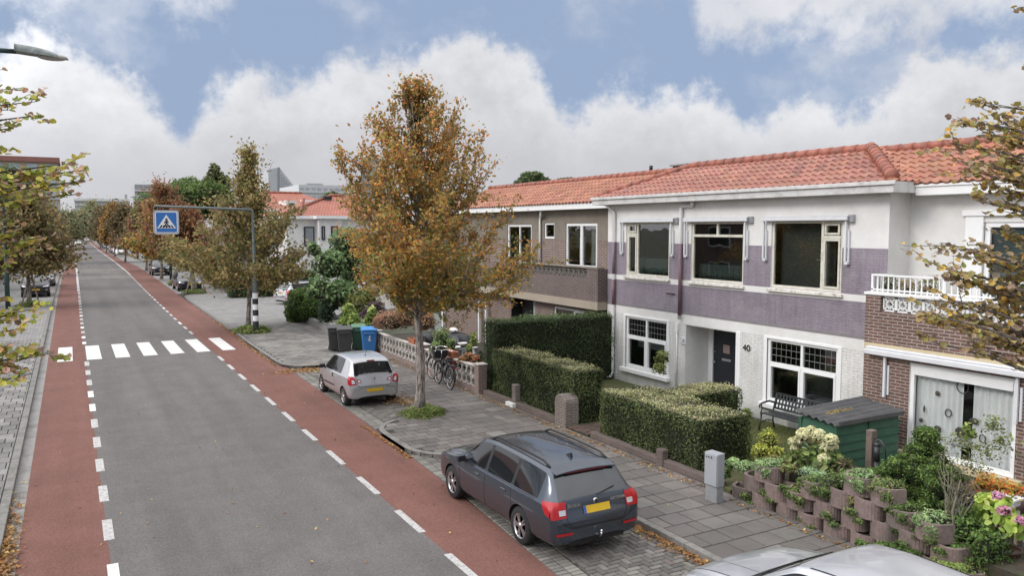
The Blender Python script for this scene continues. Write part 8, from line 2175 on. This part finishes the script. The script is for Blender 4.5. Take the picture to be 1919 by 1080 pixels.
for i, (px, py) in enumerate(((1562, 773), (1582, 768))):
    c = at_z(px, py, SZ+.07)
    shrub('moss_clump', ('larger brown moss clump on the shed roof, nearer the edge', 'smaller brown moss clump on the shed roof, towards the wall')[i], [((c.x, c.y, SZ+.05), (.24, .13, .04)), ((c.x+.14, c.y+.02, SZ+.06), (.14, .10, .035))], 500, .05, [((.20, .14, .06), 3), ((.14, .10, .045), 2), ((.17, .16, .06), 2)], core=.7, shell=.6, cat='moss')

# ------------------------------------------------------------------ bench
M_IRON = plain('black_cast_iron', (.025, .028, .03), .45, .15, 10)
p = at_z(1427, 806, .12)
bx, by1 = 14.15, 13.35; by0 = by1-1.5
t = thing('garden_bench', 'black cast iron and slat garden bench with pierced back by the window', 'bench', (bx+.2, (by0+by1)/2, .12))
for y in (by1, by0):
    mb = MB()
    mb.tube([(bx-.05, y, .12), (bx-.02, y, .30), (bx+.02, y, .53)], [.022, .018, .022], 7); mb.tube([(bx+.46, y, .12), (bx+.40, y, .32), (bx+.40, y, .54), (bx+.52, y, .96)], [.022, .018, .022, .018], 7)
    mb.tube([(bx-.02, y, .535), (bx+.2, y, .50), (bx+.40, y, .53)], .020, 7); mb.tube([(bx-.04, y, .30), (bx+.2, y, .36), (bx+.4, y, .30)], .014, 6)
    mb.tube([(bx+.45, y, .74), (bx+.25, y, .80), (bx+.02, y, .77), (bx-.06, y, .72), (bx-.04, y, .67)], .022, 7); mb.tube([(bx+.0, y, .77), (bx+.03, y, .64), (bx-.01, y, .54)], .015, 6)
    mb.build('bench_end', M_IRON, t)
for k in range(5):
    mb = MB(); mb.box(bx-.04+k*.09, bx+.035+k*.09, by0+.02, by1-.02, .535-.01*(k == 2), .558-.01*(k == 2)); mb.build('seat_slat', M_IRON, t, bevel=.006)
# back plate with a punched pattern
mb = MB(); nx_, nz_ = 15, 3
def bp(u, v): return Vector((bx+.43+v*.09, by1-.02-u*(by1-by0-.04), .62+v*.33))
for i in range(nx_):
    for j in range(nz_):
        u0, u1, v0, v1 = i/nx_, (i+1)/nx_, j/nz_, (j+1)/nz_; um, vm = (u0+u1)/2, (v0+v1)/2
        K = 12
        O = []; I_ = []
        for k in range(K):
            a = 2*PI*k/K+PI/4; c_, s_ = math.cos(a), math.sin(a); m_ = max(abs(c_), abs(s_))
            O.append(bp(um+(u1-u0)/2*c_/m_, vm+(v1-v0)/2*s_/m_)); I_.append(bp(um+(u1-u0)*.31*c_, vm+(v1-v0)*.36*s_))
        for k in range(K):
            k2 = (k+1) % K; mb.quad(O[k], O[k2], I_[k2], I_[k]); mb.quad(I_[k]+Vector((.014, 0, 0)), I_[k2]+Vector((.014, 0, 0)), O[k2]+Vector((.014, 0, 0)), O[k]+Vector((.014, 0, 0))); mb.quad(I_[k], I_[k2], I_[k2]+Vector((.014, 0, 0)), I_[k]+Vector((.014, 0, 0)))
mb.tube([bp(0, 1.04), bp(1, 1.04)], .018, 6); mb.tube([bp(0, -.03), bp(1, -.03)], .015, 6)
mb.build('back_panel', M_IRON, t)

# ------------------------------------------------------------------ hand pump on its post, edging fence
q = at_x(1640, 850, 11.9)
t = thing('hand_pump', 'black garden hand pump mounted on a weathered wooden post by the shed', 'hand pump', (11.9, q.y, .15))
z1 = at_x(1644, 809, 11.9).z
mb = MB(); mb.box(11.83, 11.97, q.y+.02, q.y+.14, .15, z1); mb.build('wooden_post', plain('grey_wood', (.15, .115, .095), .9, .2, 12, co='pos', bmp=.4), t, bevel=.01)
mb = MB(); py_ = q.y-.06; zt = z1-.12
mb.tube([(11.86, py_, .5), (11.86, py_, .95)], [.045, .04], 10); mb.tube([(11.86, py_, .95), (11.86, py_, zt-.12)], [.055, .055], 10); mb.ball((11.86, py_, zt-.10), (.065, .065, .05), 10, 6); mb.tube([(11.86, py_, zt-.1), (11.86, py_, zt)], .018, 7)
mb.build('pump_body', M_IRON, t)
mb = MB(); mb.tube([(11.86, py_+.05, zt+.0), (11.86, py_-.08, zt-.02), (11.84, py_-.17, zt-.12), (11.83, py_-.20, zt-.32)], [.016, .018, .016, .014], 7); mb.build('pump_handle', M_IRON, t)
mb = MB(); mb.tube([(11.86, py_, .80), (11.78, py_-.06, .80), (11.74, py_-.09, .74)], .025, 8); mb.build('spout', M_IRON, t)
fz = thing('edging_fence', 'low brown slatted edging fence with pale gaps below the picture window', 'fence', (13.2, 7.4, .17))
pa = at_x(1775, 838, 12.6); pb = at_x(1919, 880, 12.2)
d = (pb-pa); Lf = math.hypot(d.x, d.y); n_ = int(Lf/.075)
for k in range(n_+1):
    p = pa.lerp(pb, k/n_); 
    if k % 1 == 0:
        mb = MB(); mb.box(p.x-.018, p.x+.018, p.y-.024, p.y+.024, .17, .58+.015*(k % 3)); mb.build('slat', M_BARKD if k % 3 else M_CREAMB, fz, bevel=.004)
mb = MB(); mb.bar((pa.x+.03, pa.y, .5), (pb.x+.03, pb.y, .5), .02, .05); mb.bar((pa.x+.03, pa.y, .28), (pb.x+.03, pb.y, .28), .02, .05); mb.build('rail', M_BARKD, fz)
mb = MB(); c = at_x(1800, 850, 13.2); mb.box(13.0, 13.5, c.y-1.1, c.y+.5, .42, .47); mb.box(13.05, 13.45, c.y-1.0, c.y+.4, .17, .41); o = mb.build('low_table', plain('dark_red_wood', (.075, .035, .035), .6, .15, 6, co='pos'), bevel=.01); tag(o, 'low dark red wooden table under the picture window', 'table')
mb = MB(); c = at_x(1885, 870, 13.0); mb.box(12.9, 13.2, c.y-.22, c.y+.22, .56, .60); mb.box(12.95, 13.15, c.y-.18, c.y+.18, .17, .56); o = mb.build('white_stool', M_WPAINT, bevel=.01); tag(o, 'small white topped stand beside the brown edging fence', 'stool')

# tree stakes
M_STAKE = plain('tree_stake', (.26, .21, .165), .9, .15, 8, co='pos')
for i, (xa, ya_, xb, yb_, lab) in enumerate(((7.3, 62.4, 7.85, 63.2, 'left wooden stake propping the reddish street tree'), (8.75, 62.6, 8.15, 63.2, 'right wooden stake propping the reddish street tree'), (7.4, 74.4, 8.2, 75.0, 'stake leaning across the gap before the black crossover'), (-2.75, 56.7, -2.3, 57.4, 'left stake of the staked tree on the left pavement'), (-1.75, 56.8, -2.15, 57.4, 'right stake of the staked tree on the left pavement'))):
    mb = MB(); mb.tube([(xa, ya_, .05), (xb, yb_, 1.9)], .05, 7); o = mb.build('tree_stake', M_STAKE); tag(o, lab, 'stake', 'wooden stakes supporting street trees')

# ------------------------------------------------------------------ fallen leaves
def litter(label, n, fn, size=.06):
    P = np.array([fn() for _ in range(n)])
    o = foliage('fallen_leaves', [leaf_arrays(P, nrg.normal(size=(n, 3))*.35+np.array([0, 0, 1]), size*nrg.uniform(.6, 1.3, n), pal([((.22, .12, .05), 3), ((.14, .08, .04), 3), ((.36, .24, .08), 1.3), ((.28, .13, .04), 1.2), ((.09, .06, .035), 2)], n), ratio=.7)])
    tag(o, label, 'fallen leaves', kind='stuff'); return o
U = rnd.uniform; Gs = rnd.gauss
litter('brown leaves gathered along the kerb of the parking bay', 1500, lambda: (KX-.02-abs(Gs(0, .11)), U(6.5, 11.5), .012+abs(Gs(0, .012))), .055)
litter('golden leaves heaped in the gutter at the bottom left', 1500, lambda: (lambda y: (fLO(y)-.18+Gs(0, .10), y, .02+abs(Gs(0, .02))))(12.2+abs(Gs(0, 1.9))), .07)
litter('leaves along the kerb of the tree build out', 420, lambda: (lambda y: (6.22-abs(Gs(0, .05)), y, .015))(U(15.6, 18.8)), .06)
litter('leaves in the corner behind the silver hatchback', 500, lambda: (6.9+Gs(0, .5), 27.2+Gs(0, .25), .02), .08)
litter('leaves beside the rear wheel of the silver hatchback', 380, lambda: (8.0+Gs(0, .22), 20.6+Gs(0, .4), .10 if True else 0), .07)
litter('leaves along the kerb towards the crossing', 500, lambda: (lambda y: (interp(y, [(29, 6.30), (34, 6.34), (40, 6.50), (58, 6.75)])-abs(Gs(0, .06)), y, .015))(U(28.5, 44)), .08)
litter('scattered leaves at the foot of the garden walls', 900, lambda: (10.2-abs(Gs(0, .12)), U(10.8, 28), ZP+.01), .055)
litter('single leaves blown over the road, cycle path and pavement', 420, lambda: (lambda x, y: (x, y, (ZP+.008) if x > 8.2 else .012))(U(-.6, 10.2), U(10, 34)), .05)
litter('leaves lying against the planter wall', 160, lambda: (10.12-abs(Gs(0, .08)), U(6.5, 10.2), ZP+.01), .05)
# ------------------------------------------------------------------ far buildings
M_FW = plain('far_window', (.20, .235, .26), .25, .15, .5, co='pos')
def hz(c, f=.35, h=(.52, .53, .55)): return tuple(a*(1-f)+b*f for a, b in zip(c, h))  # distance haze mixed straight into the building colours
def block(label, x0, x1, y0, y1, H, wallc, rows_, cols_, face='y', band=None, win=None, cat='apartment block', slabc=None, fascia=None, z0=0, wfrac=.72, hfrac=.55):
    t = thing('apartment_building', label, cat, ((x0+x1)/2, (y0+y1)/2, 0))
    mb = MB(); mb.box(x0, x1, y0, y1, -.2, H); mb.build('wall', plain('far_wall', wallc, .9, .05, .2, co='pos'), t)
    dz = (H-z0)/rows_
    wm_ = plain('far_glass', win or (.19, .22, .24), .3, .2, .7, co='pos'); sm = plain('far_slab', slabc or hz((.5, .5, .5), .2), .9, .05, .3, co='pos')
    for r_ in range(rows_):
        zb = z0+r_*dz
        if face in 'xy-':
            dx_ = (x1-x0)/cols_
            for c_ in range(cols_):
                mb = MB(); a = x0+dx_*(c_+.5-wfrac/2); b = x0+dx_*(c_+.5+wfrac/2)
                mb.box(a, b, y0-.12, y0-.02, zb+dz*.30, zb+dz*(.30+hfrac)); mb.build('window', wm_, t)
        mb = MB(); mb.box(x0-.05, x1+.05, y0-.5, y0-.121, zb+dz*.02, zb+dz*.28); mb.build('balcony_band', sm, t)
    if fascia:
        mb = MB(); mb.box(x0-.3, x1+.3, y0-.8, y1+.3, H-.02, H+1.1); mb.build('roof_band', plain('far_fascia', fascia, .8, .06, .3, co='pos'), t)
    return t
# red brown flats, top left
Yb = 215
a = at_y(-60, 300, Yb); b = at_y(109, 303, Yb); zt = at_y(60, 303, Yb).z
t = block('red brown fronted flats with blue curtained windows at the far left', a.x, b.x, Yb, Yb+14, zt, (.46, .35, .28), 7, 5, win=(.36, .42, .46), fascia=(.26, .115, .095), slabc=(.42, .44, .46), wfrac=.62, hfrac=.55)
# white slab at the end of the street
Yb = 430; a = at_y(140, 380, Yb); b = at_y(243, 378, Yb)
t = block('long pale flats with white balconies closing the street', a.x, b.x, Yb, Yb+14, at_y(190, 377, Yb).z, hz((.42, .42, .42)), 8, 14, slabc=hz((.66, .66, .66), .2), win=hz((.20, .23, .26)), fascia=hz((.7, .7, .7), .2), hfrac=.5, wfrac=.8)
for i in range(5):
    q = at_y(148+i*22, 374, Yb+5); mb = MB(); mb.box(q.x-.6, q.x+.6, Yb+4, Yb+6, at_y(190, 377, Yb).z, at_y(190, 371 if i < 4 else 363, Yb).z); mb.build('roof_vent', plain('far_vent', hz((.2, .2, .2)), .9), t)
# grey block with recessed balconies
Yb = 300; a = at_y(252, 350, Yb); b = at_y(335, 350, Yb)
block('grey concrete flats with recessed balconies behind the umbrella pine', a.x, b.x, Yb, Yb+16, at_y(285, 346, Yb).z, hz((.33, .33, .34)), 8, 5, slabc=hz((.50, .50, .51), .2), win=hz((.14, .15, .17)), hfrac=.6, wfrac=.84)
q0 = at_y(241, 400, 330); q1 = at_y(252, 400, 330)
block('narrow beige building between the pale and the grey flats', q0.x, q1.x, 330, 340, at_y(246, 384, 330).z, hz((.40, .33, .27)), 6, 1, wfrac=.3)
# slanted tower
Yb = 340
t = thing('tower_building', 'grey tower with a steep slanting side like a half pyramid', 'tower', tuple(at_y(530, 360, Yb)[:2])+(0,))
def XZ(px, py): q = at_y(px, py, Yb); return (q.x, q.z)
mb = MB(); pts = [XZ(503, 372), XZ(503, 318), XZ(523, 313), XZ(558, 358), XZ(560, 372)]
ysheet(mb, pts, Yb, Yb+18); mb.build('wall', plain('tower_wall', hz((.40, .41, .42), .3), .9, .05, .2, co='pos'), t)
mb = MB(); ysheet(mb, [XZ(520, 372), XZ(520, 314.5), XZ(523.5, 313), XZ(523.5, 372)], Yb-.4, Yb-.05); mb.build('dark_stripe', plain('tower_stripe', hz((.12, .13, .14), .3), .8), t)
for r_ in range(9):
    for c_ in range(8):
        px = 527+c_*4; py = 322+r_*5.2
        if px+2 < 523+(py-313)*.78-2:
            mb = MB(); ysheet(mb, [XZ(px, py), XZ(px+2.1, py), XZ(px+2.1, py+2.6), XZ(px, py+2.6)], Yb-.2, Yb-.05); mb.build('window', plain('tower_window', hz((.18, .20, .22), .3), .5), t)
mb = MB(); a = XZ(507, 318); b = XZ(516, 301); mb.tube([(a[0], Yb+2, a[1]), ((a[0]+b[0])/2, Yb+2, b[1]-1), (b[0], Yb+2, b[1])], .12, 5); mb.build('mast', plain('mast_grey', (.3, .3, .3), .6), t)
# long white building and grey tower behind the orange tree
Yb = 290; a = at_y(560, 360, Yb); b = at_y(668, 360, Yb)
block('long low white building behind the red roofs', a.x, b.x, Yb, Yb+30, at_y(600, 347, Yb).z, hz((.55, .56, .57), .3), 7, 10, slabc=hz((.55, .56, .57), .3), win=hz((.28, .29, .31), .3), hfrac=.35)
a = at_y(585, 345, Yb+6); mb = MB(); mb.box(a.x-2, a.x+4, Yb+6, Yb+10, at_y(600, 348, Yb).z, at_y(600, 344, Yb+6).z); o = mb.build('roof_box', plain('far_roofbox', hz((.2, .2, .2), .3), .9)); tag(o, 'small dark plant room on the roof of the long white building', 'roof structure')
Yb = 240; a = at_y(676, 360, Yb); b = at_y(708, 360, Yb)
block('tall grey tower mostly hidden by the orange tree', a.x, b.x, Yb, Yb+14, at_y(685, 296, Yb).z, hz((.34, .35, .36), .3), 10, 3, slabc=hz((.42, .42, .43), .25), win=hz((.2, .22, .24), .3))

# ------------------------------------------------------------------ red roofed houses beyond the side street
def roof_hip(name, parent, x0, x1, y0, y1, z0, h, ins, m, ov=.3):
    mb = MB(); a, b, c, d = x0-ov, x1+ov, y0-ov, y1+ov
    if (b-a) > (d-c): r0, r1 = ((a+ins, (c+d)/2, z0+h), (b-ins, (c+d)/2, z0+h))
    else: r0, r1 = (((a+b)/2, c+ins, z0+h), ((a+b)/2, d-ins, z0+h))
    A, B_, C_, D_ = (a, c, z0), (b, c, z0), (b, d, z0), (a, d, z0)
    if (b-a) > (d-c): fs = [(A, B_, r1, r0), (B_, C_, r1), (C_, D_, r0, r1), (D_, A, r0)]
    else: fs = [(A, B_, r0), (B_, C_, r1, r0), (C_, D_, r1), (D_, A, r0, r1)]
    for f in fs: mb.poly(list(f))
    o = mb.build(name, m, parent); 
    return o, r0, r1, (A, B_, C_, D_)
def far_tile():
    m, t, p, out = new_mat('distant_roof_tiles')
    uv = coord(t, 'uv'); b = t.nodes.new('ShaderNodeTexBrick'); L(t, uv, b.inputs['Vector'])
    for k, v in (('Color1', rgb((.42, .155, .105))), ('Color2', rgb((.36, .125, .082))), ('Mortar', rgb((.22, .075, .05))), ('Scale', 1.0), ('Mortar Size', .03), ('Brick Width', .24), ('Row Height', .33)): b.inputs[k].default_value = v
    n = noise(t, uv, .6, 5); r = ramp(t, n, [(.3, (.85,)*3), (.7, (1.12,)*3)]); L(t, mix(t, 1.0, b.outputs[0], r.outputs[0], 'MULTIPLY'), p.inputs['Base Color']); p.inputs['Roughness'].default_value = .7
    return m
M_FTILE = far_tile()
cw = thing('corner_house', 'white rendered corner house with red hipped roof across the side street', 'house', (18, 66, 0))
cx0, cx1, cy0, cy1, ch = 14.6, 25.5, 62.0, 72.0, 5.65
mb = MB(); mb.box(cx0, cx1, cy0, cy1, -.1, ch); mb.build('wall', M_WPAINT, cw)
mb = MB(); bx0 = at_y(598, 420, cy0-1).x; bx1 = at_y(640, 420, cy0-1).x; mb.box(bx0, bx1, cy0-1.0, cy0, -.1, ch-.05); mb.build('bay', M_WPAINT, cw)
mb = MB(); mb.box(cx0-.4, cx1+.4, cy0-.45, cy1+.4, ch-.02, ch+.22); mb.box(bx0-.3, bx1+.3, cy0-1.35, cy0-.4501, ch-.02, ch+.22); mb.build('fascia', M_FASC2, cw)
rf, r0, r1, cs = roof_hip('roof', cw, cx0, cx1, cy0, cy1, ch+.22, 1.75, 5.3, M_FTILE, .45)
ridge_caps(cw, Vector(r0)+Vector((0, 0, .06)), Vector(r1)+Vector((0, 0, .06)), .14, .5); ridge_caps(cw, Vector(cs[0])+Vector((.1, .1, .08)), r0, .14, .5)
q = at_y(598, 392, cy0-1); ridge_caps(cw, (at_y(560, 412, cy0).x, cy0-.4, ch+.3), (at_y(572, 388, cy0+3).x, cy0+3.5, ch+1.65), .12, .5)
def wy(parent, px0, px1, py0, py1, Y, frame=None):
    a = at_y(px0, py0, Y); b = at_y(px1, py1, Y); z1_, z0_ = at_y((px0+px1)/2, py0, Y).z, at_y((px0+px1)/2, py1, Y).z
    mb = MB(); mb.box(a.x, b.x, Y-.10, Y-.02, z0_, z1_); f = mb.build('window', frame or M_DARKGAP, parent)
    mb = MB(); mb.box(a.x+.1, b.x-.1, Y-.13, Y-.101, z0_+.1, z1_-.1); mb.build('pane', plain('bay_pane', (.22, .25, .26), .1, .2, .6, co='pos'), f)
wy(cw, 569, 589, 425, 462, cy0); wy(cw, 602, 609, 424, 450, cy0-1); wy(cw, 549, 556, 492, 530, cy0)
wy(cw, 620, 634, 424, 452, cy0-1)
mb = MB(); q = at_y(561, 520, cy0-.4); mb.box(q.x-.15, q.x+.35, cy0-.5, cy0-.1, 0, 2.6); mb.build('porch_post', M_WFRAME, cw)
# terraces behind, long red roofs
for i, (px0, px1, Yb, pe, pr, lab) in enumerate(((455, 640, 96, 392, 362, 'long red roofed terrace behind the corner house'), (430, 560, 88, 396, 375, 'red roofed house at the left end of the terrace with a dormer'), (640, 720, 100, 388, 366, 'red roof partly hidden behind the orange tree'))):
    a = at_y(px0, pe, Yb); b = at_y(px1, pe, Yb)
    t = thing('terraced_house', lab, 'house', ((a.x+b.x)/2, Yb+5, 0), 0, 'red roofed houses beyond the side street')
    ze = at_y(530, pe, Yb).z; zr = at_y(530, pr, Yb+5).z
    mb = MB(); mb.box(a.x, b.x, Yb, Yb+10, -.1, ze); mb.build('wall', M_BRICK2, t)
    mb = MB(); mb.box(a.x-.3, b.x+.3, Yb-.4, Yb-.02, ze-.05, ze+.2); mb.build('fascia', M_FASC2, t)
    o, r0, r1, cs = roof_hip('roof', t, a.x, b.x, Yb, Yb+10, ze+.2, zr-ze-.2, 4.0, M_FTILE, .4)
    ridge_caps(t, Vector(r0)+Vector((0, 0, .05)), Vector(r1)+Vector((0, 0, .05)), .16, .6)
    if i == 1:
        q0 = at_y(536, 388, Yb+1.5); q1 = at_y(556, 376, Yb+1.5)
        mb = MB(); mb.box(q0.x, q1.x, Yb+1.5, Yb+5, q0.z-.6, q1.z); d_ = mb.build('dormer', M_WPAINT, t); mb = MB(); mb.box(q0.x+.3, q1.x-.3, Yb+1.4, Yb+1.49, q0.z-.1, q1.z-.3); mb.build('window', M_DARKGAP, d_)
    if i == 0:
        for k in range(2):
            q = at_y(576+k*60, 380, Yb+2); mb = MB(); mb.box(q.x-.8, q.x+.8, Yb+1.7, Yb+2.4, q.z-.25, q.z+.35); mb.build('roof_light', M_WFRAME, t)
        q = at_y(614, 375, Yb-6)
t = thing('chimney_stack', 'dark chimney with grey cowl rising in front of the round olive tree', 'chimney', tuple(at_y(613, 395, 66)[:2])+(5,))
q = at_y(613, 385, 66); mb = MB(); mb.box(q.x-.28, q.x+.28, 65.7, 66.3, 5.8, at_y(613, 374, 66).z); mb.build('stack', plain('chimney_grey', (.17, .165, .165), .8), t); mb = MB(); mb.box(q.x-.33, q.x+.33, 65.65, 66.35, at_y(613, 374, 66).z, at_y(613, 368, 66).z); mb.build('cowl', M_DARKGAP, t)
# houses between the trees further down
for px, Yb, w, H, lab, cc in ((247, 235, 10, 9, 'pale house with red roof between the far trees', (.5, .48, .46)), (232, 290, 12, 8, 'brown house down the street behind the parked row', (.2, .14, .12))):
    q = at_y(px, 420, Yb); t = thing('house', lab, 'house', (q.x+w/2, Yb+5, 0)); mb = MB(); mb.box(q.x, q.x+w, Yb, Yb+9, -.1, H-2); mb.build('wall', plain('far_house', cc, .9, .06, .4, co='pos'), t); roof_hip('roof', t, q.x, q.x+w, Yb, Yb+9, H-2, 3, 3.5, M_FTILE, .3)
    for k in range(2):
        for j in range(2): mb = MB(); mb.box(q.x+1+k*3, q.x+3+k*3, Yb-.1, Yb-.02, 1+j*3, 2.6+j*3); mb.build('window', M_DARKGAP, t)
# low garden fences and walls past the side street
mb = MB(); mb.box(10.2, 10.35, 62.4, 95, -.1, .95); o = mb.build('garden_wall', M_BRICKD); tag(o, 'brown brick garden wall along the far right pavement', 'garden wall')
mb = MB(); q = at_z(572, 540); mb.tube([(q.x-1.4, 56.6, 0), (q.x-1.4, 56.6, 1.1)], .05, 8); mb.ball((q.x-1.4, 56.6, 1.25), (.22, .05, .22), 12, 8); o = mb.build('round_sign', M_SWHITE); tag(o, 'small round white sign on a post by the dark hedge', 'sign')
q = at_z(524, 552); mb = MB(); mb.tube([(q.x, q.y, 0), (q.x, q.y, 1.9)], .04, 8); o = mb.build('white_post', M_SWHITE); tag(o, 'slim white post at the far kerb of the side street', 'post')
# the terrace opposite, out of frame on the left but mirrored in the windows
for i in range(4):
    y0 = -4+i*13.0; t = thing('terraced_house', ('brick terrace house opposite, nearest the viewer', 'brick terrace house opposite, second along', 'brick terrace house opposite, third along', 'brick terrace house opposite, last along')[i], 'house', (-14, y0+6, 0), 0, 'brick houses across the road')
    mb = MB(); mb.box(-22, -13, y0, y0+12.9, -.1, 5.7); mb.build('wall', M_BRICK, t); roof_hip('roof', t, -22, -13, y0, y0+12.9, 5.7, 2.2, 3.5, M_FTILE, .3)
    for k in range(3):
        for j in range(2): mb = MB(); mb.box(-12.99, -12.93, y0+1.5+k*3.8, y0+3.7+k*3.8, .9+j*2.6, 2.4+j*2.6); f = mb.build('window', M_WFRAME, t); mb = MB(); mb.box(-12.925, -12.92, y0+1.6+k*3.8, y0+3.6+k*3.8, 1.0+j*2.6, 2.3+j*2.6); mb.build('pane', M_DARKGAP, f)
